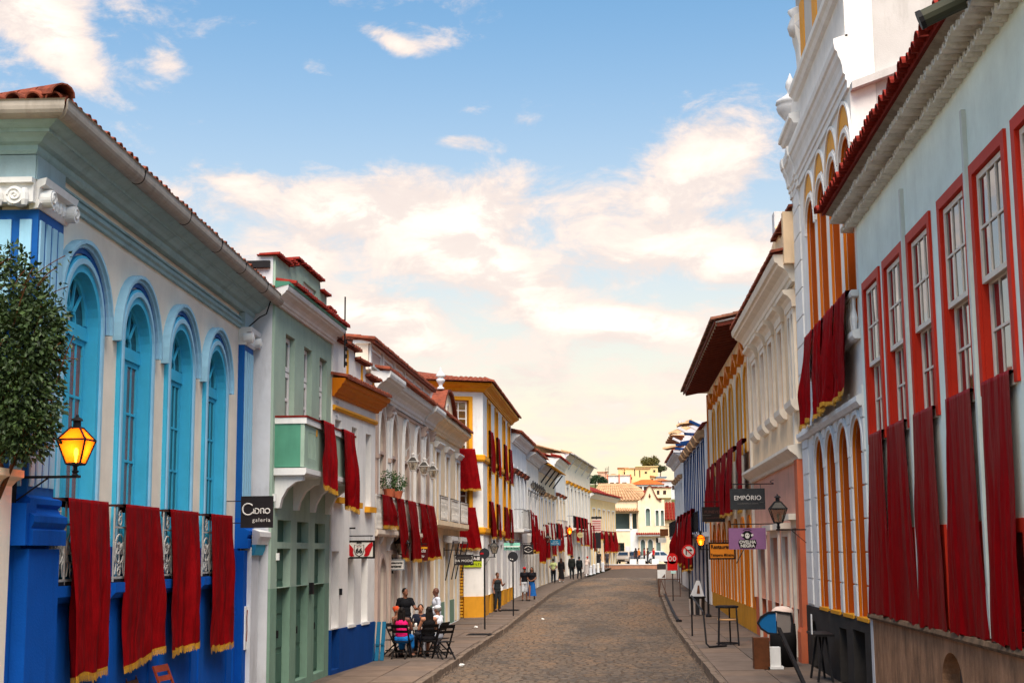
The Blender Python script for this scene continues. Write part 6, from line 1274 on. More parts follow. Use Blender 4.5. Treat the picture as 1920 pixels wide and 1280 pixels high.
s = hang_sign((-4.09, 95., 3.58), 0, .68, .38, 'small teal blue sign with pale lettering on the far left', mat('teal board', S(26, 96, 128), .6), None, wall_x=-1.1, drop=.05); scribble(s, -.16, .16, .07, .08, M_WHITEL); scribble(s, -.26, .26, -.07, .08, M_WHITEL, seed=2)
s = thing('round_sign', 'round olive sign past the far lit lantern', 'sign', (-3.05, 118., 4.33)); d = MB().tube([(0, -.03, 0), (0, .03, 0)], .24, 16); d.build('disc', mat('olive disc', S(168, 154, 110), .6), s); MB().box(-1.3, .0, -.01, .01, .26, .29).build('bracket', M_IRON, s); scribble(s, -.14, .14, 0, .08, M_BLACKL, -.034)
# right-hand signs
s = hang_sign((3.89, 43.0, 4.44), 0, 1.03, .62, 'dark slate sign with large white capitals above the mauve sign', mat('slate board', S(52, 54, 56), .7, .35, 3), None, wall_x=.80, drop=.12); text(s, 'EMPÓRIO', (0, FR, .03), .19, M_WHITEL); scribble(s, -.3, .3, -.13, .035, M_GREYL); MB().box(.36, .47, FR-.002, FR, -.1, -.095).build('dash', M_GREYL, s)
b = MB().tube([(.8, 0, .3), (.8, 0, .62)], .01, 5); b.tube([(.78-.1*math.sin(t*.4), 0, .46+.012*t) for t in range(10)], .008, 4); b.build('scroll', M_IRON, s)
s = hang_sign((3.81, 42.6, 3.27), 0, 1.08, .62, 'mauve sign with a black sheep head over white lettering', mat('mauve board', S(138, 96, 134), .7, .12, 3), None, wall_x=.88, drop=.10)
hd = MB().ext([[(.145*math.cos(a*.3927)*(1+.1*(a % 2)), .10+.125*math.sin(a*.3927)*(1+.1*(a % 2))) for a in range(16)]], FR-.003, FR+.004); hd.build('sheep_wool', M_BLACKL, s)
MB().ext([[(.07*math.cos(a*.5236), .085+.085*math.sin(a*.5236)) for a in range(12)]], FR-.007, FR-.0032).build('sheep_face', M_SIGNW, s)
b = MB()
for k in (-1, 1): b.ext([[(k*.03+.014*math.cos(a*.785), .1+.018*math.sin(a*.785)) for a in range(8)]], FR-.010, FR-.0072)
b.build('sheep_eyes', M_BLACKL, s)
for k in (-1, 1): MB().ext([[(k*.1, .12), (k*.17, .14), (k*.18, .09), (k*.12, .06)]], FR-.0066, FR-.0034).build('sheep_ear', M_SIGNW, s)
MB().ext([[(-.24, -.03), (.24, -.03), (.27, -.13), (.22, -.28), (-.22, -.28), (-.27, -.13)]], FR-.001, FR+.004).build('lettering_patch', M_BLACKL, s)
text(s, 'OVELHA', (0, FR-.004, -.1), .125, M_SIGNW, bold=.005); text(s, 'NEGRA', (0, FR-.004, -.21), .125, M_SIGNW, bold=.005)
b = MB(); b.tube(arc(0, .08, .2, 50, 130, 10), .008, 4); b.build('small_arc', M_BLACKL, s)
s = hang_sign((3.74, 52., 2.93), 0, .94, .6, 'orange restaurant sign with dark lettering behind the mauve sign', mat('orange board', S(214, 128, 40), .6, .1, 3), M_BLACKL, wall_x=.86, drop=.04)
text(s, 'Restaurante', (.02, FR-.01, .14), .19, M_BLACKL, sx=.92, bold=.004); text(s, 'Tempero Mineiro', (.0, FR-.01, -.15), .135, M_BLACKL, sx=.85, bold=.003)
b = MB().bar((.86, 0, .2), (.5, 0, -.45), .03, .03); b.build('brace', M_IRON, s)
s = hang_sign((4.0, 60., 4.43), 0, .94, .62, 'dark brown sign with dim lettering over the drapes', mat('brown black board', S(44, 36, 34), .7, .2, 3), None, wall_x=.6, drop=.2); text(s, 'FUNEVEN', (0, FR, .1), .17, mat('dim red lettering', S(104, 66, 58), .7)); scribble(s, -.3, .32, -.14, .06, MATS['dim red lettering']); MB().box(-.46, -.1, FR-.002, FR, -.03, -.02).build('rule', M_GREYL, s)
# road signs
def road_sign(P, g, r, label, faceback=False, pole=True, poleh=None):
    t = thing('road_sign', label, 'road sign', (P[0], P[1], g)); z = P[2]-g
    if pole: MB().tube([(0, .03, 0), (0, .03, z+(.2 if faceback else .05))], .032, 8).build('post', M_IRON, t)
    MB().tube([(0, -.012, z), (0, .008, z)], r, 24).build('disc', M_SIGNW if not faceback else mat('dark sign back', S(40, 40, 44), .6), t); return t, z
t, z = road_sign((3.03, 62., 2.92), gz(62)+SW, .29, 'no right turn sign, red ring and black arrow struck through')
MB().ring([(.29*math.cos(a*.2618), z+.29*math.sin(a*.2618)) for a in range(24)], [(.225*math.cos(a*.2618), z+.225*math.sin(a*.2618)) for a in range(24)], -.02, -.012, True).build('red_ring', M_REDS2 if 'M_REDS2' in globals() else mat('bright sign red', S(206, 28, 28), .5), t)
b = MB().bar((-.1, -.017, z-.15), (-.1, -.017, z+.07), .045, .006); b.bar((-.12, -.017, z+.05), (.1, -.017, z+.05), .006, .045); b.add([(.08, -.018, z+.12), (.17, -.018, z+.05), (.08, -.018, z-.02)], [(0,1,2)]); b.build('arrow', M_BLACKL, t)
MB().bar((-.17, -.022, z+.17), (.17, -.022, z-.17), .006, .05).build('slash', MATS['bright sign red'], t)
t, z = road_sign((-4.88, 52.6, 2.9), SW, .19, 'dark round road sign seen nearly from behind on the near left post', True)
MB().box(-.15, -.03, -.02, -.012, z-.03, z+.03).build('red_bar', M_REDS, t); 
t, z = road_sign((-4.50, 61.8, 2.75), gz(61.8)+SW, .22, 'dark round road sign on the second left post', True)
for k in (-.1, -.02): MB().lathe([(0, -.02), (.03, -.02), (.03, .02), (0, .02)], k, 0, 8).build('rivet', M_TRIMW, t).location = (0, -.02, z-.12-k*.3)
s = thing('red_signboard', 'red signboard with pale ring markings on the right pavement', 'sign', (2.82, 75., gz(75)+SW)); z = 1.9
MB().tube([(0, .05, 0), (0, .05, z+.5)], .03, 6).build('post', M_IRON, s); MB().tube([(0, -.02, z+.26), (0, .02, z+.26)], .28, 20).build('disc', MATS['bright sign red'], s); MB().box(-.26, .26, -.02, .02, z-.34, z+.12).build('lower_board', MATS['bright sign red'], s)
for k in (-1, 1): MB().ring([(k*.11+.09*math.cos(a*.5236), z+.26+.13*math.sin(a*.5236)) for a in range(12)], [(k*.11+.05*math.cos(a*.5236), z+.26+.09*math.sin(a*.5236)) for a in range(12)], -.03, -.02, True).build('ring_mark', M_SIGNW, s)
MB().box(-.09, .16, -.03, -.02, z-.5, z-.36).build('paper', mat('pale teal paper', S(190, 222, 216), .7), s)
s = hang_sign((3.4, 105., 4.31), 0, .6, .5, 'brown carved sign on the far right', mat('carved brown board', S(112, 64, 36), .7, .5, 12), None, wall_x=.95, drop=.15)
s = hang_sign((3.15, 104., 3.75), 0, .75, .35, 'pale sign with dark end below the brown carved sign', M_SIGNW, None, wall_x=1.2, drop=.05); MB().box(-.375, -.22, -.03, .03, -.17, .17).build('dark_end', M_BLACKL, s)

# ================================================================== PEOPLE
def ballv(b, c, r, n=10, m=7):
    o = len(b.v); c = Vector(c)
    for j in range(m+1):
        t = math.pi*j/m; rr = max(math.sin(t), .02)
        for i in range(n): a = 2*math.pi*i/n; b.v.append((c.x+r[0]*rr*math.cos(a), c.y+r[1]*rr*math.sin(a), c.z+r[2]*math.cos(t)))
    for j in range(m):
        for i in range(n): k = (i+1) % n; b.f.append((o+j*n+i, o+j*n+k, o+(j+1)*n+k, o+(j+1)*n+i))
    b.f.append(tuple(range(o, o+n))); b.f.append(tuple(range(o+m*n, o+m*n+n))[::-1])
def limb(b, p, q, r0, r1):
    p, q = Vector(p), Vector(q); d = (q-p).normalized(); pts = [p-d*r0*.9, p-d*r0*.5, p, p.lerp(q, .35), q, q+d*r1*.5, q+d*r1*.9]
    b.tube(pts, [r0*.35, r0*.85, r0, r0*.6+r1*.4+.004, r1, r1*.85, r1*.35], 10)
def blob(b, name, m, parent, vox, smooth=6):
    o = b.build(name, m, parent, True); r = o.modifiers.new('remesh', 'REMESH'); r.mode = 'VOXEL'; r.voxel_size = vox; r.use_smooth_shade = True
    s = o.modifiers.new('smooth', 'SMOOTH'); s.iterations = smooth; s.factor = .5; return o
SKIN = [mat('skin %d' % i, S(*c), .55, .08, 12, spec=.35) for i, c in enumerate(((172, 116, 88), (132, 84, 62), (98, 60, 46), (190, 134, 106)))]
HAIR = mat('black hair', S(26, 20, 18), .55, .3, 40); HAIRG = mat('grey hair', S(120, 116, 112), .6, .2, 40); HAIRB = mat('brown hair', S(62, 38, 26), .55, .3, 40)
def cloth(c, n=None): return mat('cloth %d %d %d' % c, S(*c), .85, .14, 12, .3, 120)
def person(P, rz, label, pose='stand', skin=0, top=(40, 40, 44), bottom=(40, 42, 56), sleeves='short', legs='long', hair='short', haircol=None, s=1., vox=.016, arms=None, lean=0., hat=None, seat=.45, group=None, shoe=(40, 36, 36), legp=None, bare=False, turn=0.):
    r = thing('person', label, 'person', P, rz, group); r.scale = (s, s, s); sk = SKIN[skin]
    ly = lambda z: -lean*(z-.9)                                  # forward lean (towards -y)
    up = 0 if pose != 'sit' else seat+.06-.92
    pel = Vector((0, 0, .92+up)); ch = Vector((0, -lean*.35, 1.28+up)); nk = Vector((0, -lean*.5-.0, 1.46+up)); hd = Vector((0, -lean*.62-.02, 1.62+up))
    sh = [Vector((k*.172, -lean*.45, 1.41+up)) for k in (-1, 1)]; hp = [Vector((k*.09, 0, .90+up)) for k in (-1, 1)]
    if pose == 'sit': kn = [Vector((k*.11, -.42, .50+up+.38)) for k in (-1, 1)]; kn = [Vector((k*.12, -.43, seat+.06)) for k in (-1, 1)]; an = [Vector((k*.12, -.44+.05*k, .08)) for k in (-1, 1)]
    elif pose == 'walk': kn = [Vector((-.09, -.16, .50)), Vector((.09, .02, .49))]; an = [Vector((-.09, -.22, .10)), Vector((.09, .26, .14))]
    else: kn = [Vector((k*.1, -.02, .49)) for k in (-1, 1)]; an = [Vector((k*.11, .02, .09)) for k in (-1, 1)]
    if legp: kn, an = [Vector(v) for v in legp[:2]], [Vector(v) for v in legp[2:]]
    A = {'down': [((k*.22, .02, -.28), (k*.22, -.06, -.52)) for k in (-1, 1)], 'front': [((k*.225, -.02, -.28), (k*.08, -.2, -.36)) for k in (-1, 1)], 'table': [((k*.25, -.10, -.26), (k*.14, -.33, -.27)) for k in (-1, 1)], 'drink': [((-.25, -.10, -.26), (-.14, -.33, -.27)), ((.24, -.14, -.22), (.08, -.28, -.08))], 'point': [((-.25, .02, -.28), (-.25, -.06, -.52)), ((.26, -.16, -.24), (.34, -.42, -.22))], 'phone': [((-.25, .02, -.28), (-.24, -.10, -.5)), ((.25, -.04, -.27), (.2, -.27, -.2))], 'hold': [((-.22, .02, -.28), (-.23, -.1, -.52)), ((.22, 0, -.28), (.24, -.12, -.5))], 'back': [((k*.26, .08, -.26), (k*.1, .18, -.42)) for k in (-1, 1)]}[arms or ('down' if pose != 'sit' else 'table')]
    el = [sh[i]*0+Vector((0, sh[i].y, sh[i].z))+Vector(A[i][0]) for i in (0, 1)]; wr = [Vector((0, sh[i].y, sh[i].z))+Vector(A[i][1]) for i in (0, 1)]
    b = MB()
    # trunk, neck, head with jaw, nose, ears
    ballv(b, pel+Vector((0, 0, .04)), (.155, .115, .13)); ballv(b, (pel+ch)/2+Vector((0, 0, .02)), (.135, .10, .18)); ballv(b, ch+Vector((0, .0, .02)), (.165, .115, .17)); limb(b, sh[0], sh[1], .065, .065); limb(b, nk-Vector((0, 0, .06)), hd, .056, .052)
    cr, sr = math.cos(turn), math.sin(turn); hv = lambda x, y, z: hd+Vector((x*cr-y*sr, x*sr+y*cr, z))
    ballv(b, hv(0, .01, .02), (.076, .092, .105), 12, 9); ballv(b, hv(0, -.035, -.045), (.052, .055, .06)); limb(b, hv(0, -.085, .01), hv(0, -.103, -.022), .010, .014); 
    for k in (-1, 1): ballv(b, hv(k*.078, .01, -.005), (.012, .022, .032), 6, 5)
    for k in (-1, 1): ballv(b, hv(k*.022, -.085, -.055), (.022, .012, .008), 6, 4)
    for i in (0, 1):
        limb(b, sh[i], el[i], .050, .042); limb(b, el[i], wr[i], .042, .029)
        d = (wr[i]-el[i]).normalized(); sd = d.cross(Vector((0, 0, 1))); sd = (sd if sd.length > .2 else Vector((0, 1, 0))).normalized(); q = wr[i]+d*.05; nn = d.cross(sd)
        limb(b, wr[i], q+d*.02, .029, .034)
        for f, L in enumerate((.062, .072, .068, .05)): o = q+d*.035+sd*(.027-.018*f); m_ = o+d*L*.55; limb(b, o, m_, .0105, .010); limb(b, m_, m_+(d*.8-nn*.6)*L*.45, .010, .009)
        limb(b, q-sd*-.03-d*.02, q+sd*.055+d*.03, .012, .0105)
        limb(b, hp[i], kn[i], .085, .058); limb(b, kn[i], an[i], .055, .038); limb(b, an[i], an[i]+Vector((0, -.12, -.045)), .036, .03)
    blob(b, 'body', sk, r, vox)
    g = .014
    t = MB(); ballv(t, pel+Vector((0, 0, .10)), (.168+g, .128+g, .13)); ballv(t, (pel+ch)/2+Vector((0, 0, .02)), (.15+g, .115+g, .2)); ballv(t, ch+Vector((0, 0, .02)), (.175+g, .125+g, .155))
    if sleeves != 'none': limb(t, sh[0]+Vector((0, 0, .0)), sh[1], .073, .073)
    for i in (0, 1):
        if sleeves == 'short': limb(t, sh[i], sh[i].lerp(el[i], .6), .06, .056)
        elif sleeves == 'long': limb(t, sh[i], el[i], .066, .058); limb(t, el[i], wr[i].lerp(el[i], .08), .056, .046)
        else: limb(t, sh[i]*.62+Vector((0, sh[i].y*.38, sh[i].z*.38+.02)), ch, .03, .05)
    blob(t, 'top', cloth(top), r, vox*1.05)
    t = MB()
    if legs == 'skirt':
        h0 = pel.z+.1; n = 18
        if pose == 'sit':
            for i in (0, 1): limb(t, hp[i], kn[i], .125, .10); limb(t, kn[i], kn[i].lerp(an[i], .55), .09, .10)
            ballv(t, pel, (.18, .14, .13)); blob(t, 'skirt', cloth(bottom), r, vox)
        else:
            for rr, z in ((.14, h0), (.175, h0-.15), (.185, h0-.3), (.21, h0-.55), (.235, h0-.78)):
                for i in range(n): a = 2*math.pi*i/n; w = rr*(1+.07*math.sin(a*5+z*9)*(h0-z)*1.2); t.v.append((w*math.cos(a), w*.8*math.sin(a)+(.05*(h0-z) if pose == 'walk' else 0), z))
            for j in range(4):
                for i in range(n): k = (i+1) % n; t.f.append((j*n+i, j*n+k, (j+1)*n+k, (j+1)*n+i))
            t.build('skirt', cloth(bottom), r, True)
    else:
        ballv(t, pel+Vector((0, 0, .0)), (.165+g, .125+g, .13))
        for i in (0, 1):
            limb(t, hp[i], kn[i], .102, .078)
            if legs == 'long': limb(t, kn[i], an[i]+Vector((0, 0, .02)), .074, .06)
            else: limb(t, hp[i].lerp(kn[i], .5), kn[i], .094, .092)
        blob(t, 'shorts' if legs == 'short' else 'trousers', cloth(bottom), r, vox*1.05)
    for i in (0, 1):
        f = MB(); limb(f, an[i]+Vector((0, .03, -.05)), an[i]+Vector((0, -.13, -.06)), .045, .04); blob(f, 'shoe', cloth(shoe), r, vox, 2)
    hm = haircol or HAIR; f = MB()
    if hair != 'bald':
        ballv(f, hv(0, .025, .035), (.086, .098, .098), 12, 8)
        if hair == 'long':
            for k in (-1, 0, 1): limb(f, hv(k*.05, .055, .0), hv(k*.07, .085, -.30), .05, .042)
        if hair == 'bun': ballv(f, hv(0, .10, .07), (.05, .05, .05))
        blob(f, 'hair', hm, r, vox*.9, 3)
    if hat:
        f = MB(); ballv(f, hv(0, .01, .062), (.092, .106, .075), 12, 8); c0 = hv(0, -.12, .05); limb(f, hv(-.045, -.11, .052), hv(.045, -.11, .052), .03, .03); blob(f, 'cap', cloth(hat), r, vox*.9, 3)
    e = MB()
    for k in (-1, 1): ballv(e, hv(k*.03, -.078, .022), (.009, .006, .006), 6, 4)
    e.build('eyes', HAIR, r); return r
def chair(P, rz, label, m, back=.85, seat=.45, w=.42, group='folding chairs round the cafe table', name='folding_chair'):
    r = thing(name, label, 'chair', P, rz, group)                # faces -y
    b = MB()
    for i in range(5): b.box(-w/2, w/2, -.2+.085*i, -.2+.085*i+.07, seat-.02, seat)
    b.build('seat', m, r)
    for k in (-1, 1):
        x = k*w/2; MB().bar((x, -.26, 0), (x, .22, back), .035, .03).build('leg', m, r); MB().bar((x*.88, .30, 0), (x*.88, -.2, seat-.01), .035, .03).build('leg', m, r)
    t = lambda z: -.26+.48*z/back
    for z0, z1 in ((back-.09, back), (back-.22, back-.15)): b = MB().add([(-w/2, t(z0)-.012, z0), (w/2, t(z0)-.012, z0), (w/2, t(z1)-.012, z1), (-w/2, t(z1)-.012, z1), (-w/2, t(z0)+.012, z0), (w/2, t(z0)+.012, z0), (w/2, t(z1)+.012, z1), (-w/2, t(z1)+.012, z1)], [(0,1,2,3),(4,7,6,5),(0,4,5,1),(1,5,6,2),(2,6,7,3),(3,7,4,0)]); b.build('back_slat', m, r)
    MB().bar((-w/2, -.17, .16), (w/2, -.17, .16), .025, .025).build('stretcher', m, r); MB().bar((-w*.44, .2, .16), (w*.44, .2, .16), .025, .025).build('stretcher', m, r)
    return r
M_BLKW = mat('black painted wood', S(30, 27, 27), .5, .2, 8)
z = SW+.02
def table(P, label):
    r = thing('cafe_table', label, 'table', P); MB().box(-.36, .36, -.36, .36, .70, .74).build('table_top', mat('pale table top', S(150, 146, 140), .4), r)
    for k in (-1, 1):
        for j in (-1, 1): MB().bar((k*.3, j*.3, 0), (k*.3, -j*.26, .7), .035, .03).build('leg', M_BLKW, r)
    return r
table((-5.66, 39.4, z), 'small square cafe table crowded with glasses')
def cup(x, y, label, h=.13, r=.035, m=None, name='glass', cat='glass'):
    o = MB().lathe([(r*.75, 0), (r, h), (r*.88, h), (r*.65, .01)], 0, 0, 10).build(name, m or mat('milky glass', S(214, 210, 204), .2, spec=.6), None, True); o.location = (-5.66+x, 39.4+y, z+.742); tag(o, label, cat, 'things on the cafe table')
cup(-.1, -.25, 'tall silver can standing on the cafe table', .16, .033, mat('silver can', S(196, 198, 204), .25, metal=.8), 'drinks_can', 'can'); cup(.14, -.22, 'clear glass right of the silver can on the cafe table'); cup(-.26, .0, 'pale cup left on the cafe table', .12, .04); cup(.02, .1, 'dark bottle in the middle of the cafe table', .24, .034, mat('bottle glass', S(50, 34, 20), .15, spec=.7), 'bottle', 'bottle')
gp = 'people at the cafe table'
person((-6.05, 40.75, z), R(20), 'standing man in black T-shirt gesturing over the cafe table', 'stand', 1, (24, 24, 28), (36, 36, 44), 'short', 'long', 'short', arms='point', group=gp, s=1.02, vox=.013, turn=.5)
person((-6.02, 39.0, z), R(70), 'seated woman with orange headscarf and pale top left of the table', 'sit', 1, (196, 192, 196), (60, 60, 72), 'none', 'long', 'bun', mat('orange scarf', S(196, 74, 40), .8), group=gp, vox=.014)
person((-5.78, 38.35, z), R(172), 'seated woman in bright pink top with her back to the street', 'sit', 2, (226, 30, 110), (34, 120, 196), 'none', 'skirt', 'long', group=gp, vox=.013)
person((-5.55, 40.35, z), R(6), 'seated man in dark shirt facing the street behind the table', 'sit', 0, (30, 34, 48), (52, 52, 60), 'short', 'long', 'short', arms='drink', group=gp, vox=.013)
person((-5.08, 38.55, z), R(205), 'seated woman in black with bare arms and long dark hair', 'sit', 0, (24, 22, 24), (28, 26, 30), 'none', 'short', 'long', group=gp, vox=.013)
person((-4.95, 39.5, z), R(250), 'seated man in white cap and white T-shirt', 'sit', 1, (216, 216, 224), (176, 178, 190), 'short', 'long', 'short', HAIRG, hat=(206, 208, 214), group=gp, vox=.013)
person((-5.35, 42.3, z), R(-65), 'standing bald man in white T-shirt behind the table', 'stand', 2, (208, 212, 226), (84, 84, 92), 'short', 'long', 'bald', arms='down', group=gp, vox=.013)
for x, y, a, la in ((-5.78, 38.3, 172, 'black folding chair under the woman in pink'), (-5.08, 38.5, 205, 'black folding chair under the woman in black'), (-4.93, 39.5, 250, 'black folding chair under the man in white cap'), (-5.55, 40.4, 6, 'black folding chair under the man in dark shirt'), (-6.05, 39.0, 70, 'black folding chair under the woman with headscarf'), (-4.62, 38.05, 215, 'empty black folding chair nearest the kerb')):
    c = chair((x, y, z), R(a), la, M_BLKW, .88)
for i, x in enumerate((-6.42, -6.3, -6.18)):
    t = thing('folded_board', ['teal folded board leaning against the deep blue base, leftmost', 'teal folded board in the middle of the leaning stack', 'teal folded board on the right of the leaning stack'][i], 'board', (x, 37.35+.12*i, z), 0, 'teal boards leaning by the wall')
    MB().add([(-.05,-.1,0),(.05,-.1,0),(.07,.18,.98),(-.03,.18,.98),(-.05,-.06,0),(.05,-.06,0),(.07,.22,.98),(-.03,.22,.98)], [(0,1,2,3),(4,7,6,5),(0,4,5,1),(1,5,6,2),(2,6,7,3),(3,7,4,0)]).build('plank', mat('teal board', S(40, 120, 134), .6, .2, 6), t); MB().box(-.045, .055, -.02, .03, .38, .43).build('batten', MATS['teal board'], t)
gw = 'people walking on the left pavement'
zc = gz(76)+SW+.02
person((-4.93, 76.0, zc), R(10), 'man in red cap, black T-shirt and white shorts', 'stand', 1, (26, 24, 30), (206, 208, 214), 'short', 'short', 'short', arms='hold', hat=(178, 30, 34), group=gw, vox=.018, shoe=(60, 52, 50))
person((-4.54, 75.9, zc), R(-8), 'woman with long dark hair, black top and blue skirt', 'walk', 1, (26, 24, 30), (34, 96, 168), 'short', 'skirt', 'long', arms='front', group=gw, vox=.018)
person((-5.5, 65.6, gz(65)+SW+.02), R(35), 'person leaning in the corner house doorway holding a phone', 'stand', 1, (40, 44, 46), (44, 48, 52), 'none', 'long', 'short', HAIRB, arms='phone', group=gw, vox=.017)
person((-4.62, 103.2, gz(103)+SW), R(180), 'walker in pale green shirt and dark trousers seen from behind', 'walk', 1, (186, 196, 136), (32, 36, 40), 'short', 'long', 'short', arms='back', group=gw, vox=.02)
person((-4.12, 105.0, gz(105)+SW), R(175), 'walker in long black dress with long brown hair', 'walk', 0, (26, 24, 26), (26, 24, 26), 'long', 'skirt', 'long', HAIRB, group=gw, vox=.02, shoe=(220, 218, 214))
person((-3.55, 111.3, gz(111)+SW), R(180), 'walker in dark coat and brown hat on the left pavement', 'walk', 1, (34, 36, 34), (30, 32, 34), 'long', 'long', 'short', hat=(92, 56, 44), group=gw, vox=.02, s=1.08)
person((-3.0, 112.3, gz(112)+SW), R(170), 'walker in plain black beside the one in brown hat', 'walk', 1, (24, 28, 30), (22, 26, 30), 'long', 'long', 'short', group=gw, vox=.02)
person((-2.6, 119., gz(119)+SW), R(150), 'stooping person with red headscarf and pale clothes', 'stand', 1, (190, 170, 160), (170, 160, 156), 'short', 'skirt', 'bun', mat('red scarf', S(180, 44, 32), .8), lean=.35, group=gw, vox=.022, s=.95)
ge = 'people at the end of the street'
for i, (x, y, t, la, hr) in enumerate(((-1.9, 147.5, (40, 38, 40), 'dark figure nearest the yellow end house', 'short'), (-1.1, 148.2, (66, 60, 66), 'grey figure beside the dark one at the yellow house', 'bald'), (1.95, 156., (38, 40, 44), 'dark haired figure left of the one in orange', 'long'), (2.3, 156.3, (196, 110, 40), 'figure in orange before the arched doors', 'short'), (2.9, 157., (150, 36, 50), 'figure in dark red before the arched doors', 'short'), (3.25, 156.5, (44, 46, 52), 'dark figure between the red ones before the arched doors', 'short'), (3.9, 157.2, (196, 30, 40), 'figure in bright red at the right of the arched doors', 'short'))):
    person((x, y, gz(y)+(.15 if y < 150 else .36)), R(180+20*i), la, 'stand', i % 3, t, (50, 50, 58), 'short', 'long', hr, group=ge, vox=.03)
# ================================================================== CARS
def car(P, rz, label, col, L=4.0, group='cars parked at the street end'):
    r = thing('parked_car', label, 'car', P, rz, group); W = .82; pm = mat('car paint %d %d %d' % col, S(*col), .3, .03, 2, coat=.6, spec=.5); k = L/4
    side = [(-2.0,.32),(-1.97,.62),(-1.75,.78),(-1.0,.9),(.95,.93),(1.75,.9),(1.96,.78),(2.0,.34),(1.6,.25),(-1.6,.25)]; b = MB()
    n = len(side)
    for y, sc in ((-W, .96), (-W*.9, 1.), (W*.9, 1.), (W, .96)):
        for p in side: b.v.append((p[0]*k*sc, y, .32+(p[1]-.32)*sc))
    for j in range(3):
        for i in range(n): q = (i+1) % n; b.f.append((j*n+i, j*n+q, (j+1)*n+q, (j+1)*n+i))
    b.f += [tuple(range(n))[::-1], tuple(range(3*n, 4*n))]; b.build('body', pm, r)
    cab = [(-1.05, .88), (-.45, 1.36), (.1, 1.42), (.85, 1.38), (1.5, .9)]; c = MB(); m_ = len(cab)
    for y, sc in ((-W*.94, 1), (-W*.74, 1), (W*.74, 1), (W*.94, 1)):
        for x, zz in cab: top = zz > 1; c.v.append((x*k, (y*(.86 if top else 1)) if abs(y) > W*.8 else y*(.86 if top else 1), zz if abs(y) < W*.8 else (zz-.06 if top else zz)))
    for j in range(3):
        for i in range(m_-1): c.f.append((j*m_+i, j*m_+i+1, (j+1)*m_+i+1, (j+1)*m_+i))
    c.f += [tuple(range(m_))[::-1], tuple(range(3*m_, 4*m_))]; c.build('cabin', pm, r)
    for a, bb, nm in ((0, 1, 'windscreen'), (3, 4, 'rear_window')):
        x0, z0 = cab[a]; x1, z1 = cab[bb]; d = Vector((-(z1-z0), 0, (x1-x0))).normalized()*.012; d = d if d.z > 0 else -d
        f0, f1 = .12, .88; q = [(x0+(x1-x0)*f, z0+(z1-z0)*f) for f in (f0, f1)]; MB().add([(q[0][0]*k+d.x, -W*.72, q[0][1]+d.z), (q[0][0]*k+d.x, W*.72, q[0][1]+d.z), (q[1][0]*k+d.x, W*.62, q[1][1]+d.z), (q[1][0]*k+d.x, -W*.62, q[1][1]+d.z)], [(0,1,2,3)]).build(nm, M_GLASS, r)
    for sgn in (-1, 1):
        for x0, x1, t0, t1 in ((-.85, .05, -.42, .05), (.12, 1.15, .12, .8)):
            MB().add([(x0*k, sgn*(W*.955), .93), (x1*k, sgn*W*.955, .93), (t1*k, sgn*(W*.845), 1.30), (t0*k, sgn*W*.845, 1.30)], [(0,1,2,3)]).build('side_window', M_GLASS, r)
        for x in (-1.25, 1.2):
            w = MB().tube([(x*k, sgn*(W-.16), .3), (x*k, sgn*(W+.01), .3)], .3, 16).build('wheel', mat('tyre rubber', S(28, 28, 28), .8), r); MB().tube([(x*k, sgn*(W+.0), .3), (x*k, sgn*(W+.02), .3)], .18, 12).build('rim', mat('wheel rim', S(150, 150, 154), .35, metal=.6), w)
        MB().box(-2.0*k, -1.93*k, sgn*.62-.14, sgn*.62+.14, .6, .74).build('headlight', mat('headlight glass', S(214, 214, 210), .1, spec=.8), r); MB().box(1.93*k, 1.99*k, sgn*.64-.1, sgn*.64+.1, .62, .78).build('tail_light', mat('tail light', S(140, 16, 16), .3), r)
    MB().box(-2.02*k, -1.98*k, -.4, .4, .36, .5).build('bumper_grille', M_IRON, r)
    return r
car((4.6, 164., gz(160)+.3), R(200), 'white car parked at the right of the street end', (196, 196, 198), 4.0)
car((-1.0, 163, gz(160)+.3), R(80), 'grey-blue car nearest the yellow end house', (140, 150, 158)); car((.75, 164.5, gz(160)+.3), R(80), 'beige car parked in the middle of the row', (168, 152, 138)); car((2.0, 165.5, gz(160)+.3), R(85), 'dark grey car at the back of the row', (70, 72, 78)) 
# ================================================================== STREET FURNITURE
for i, (x, y, hh, m) in enumerate(((-2.35, 121, .85, M_TRIMW), (-2.05, 124, .8, M_GREYW), (-1.8, 127, .85, M_GREYW), (-1.5, 131, .85, M_TRIMW), (-1.1, 135, .85, M_GREYW))):
    t = thing('bollard', '%s pale bollard, counting from near, along the far left kerb' % ORD[i], 'bollard', (x-.3, y, gz(y)+SW), 0, 'bollards along the far left kerb'); MB().lathe([(.13, 0), (.13, hh*.85), (.15, hh*.88), (.12, hh*.97), (.03, hh)], 0, 0, 10).build('shaft', m, t); MB().lathe([(.16, 0), (.16, .06), (.13, .08)], 0, 0, 10).build('foot', M_GREYW, t)
t = thing('traffic_board', 'stacked signal board on a thin pole near the yellow end house', 'sign', (-2.0, 140., gz(140)+SW)); MB().tube([(0, 0, 0), (0, 0, 5.2)], .06, 8).build('pole', M_IRON, t); MB().box(-.4, .4, -.1, .1, 2.1, 3.6).build('dark_board', M_BLACKB, t); MB().box(-.45, .45, -.08, .08, 3.65, 4.9).build('upper_board', mat('pale pink board', S(204, 178, 170), .6), t); MB().box(-.5, .5, -.1, .1, 4.95, 5.15).build('hood', M_IRON, t)
for i in range(5): MB().box(-.4, .4, -.1, -.085, 3.8+.22*i, 3.86+.22*i).build('stripe', M_REDS, t)
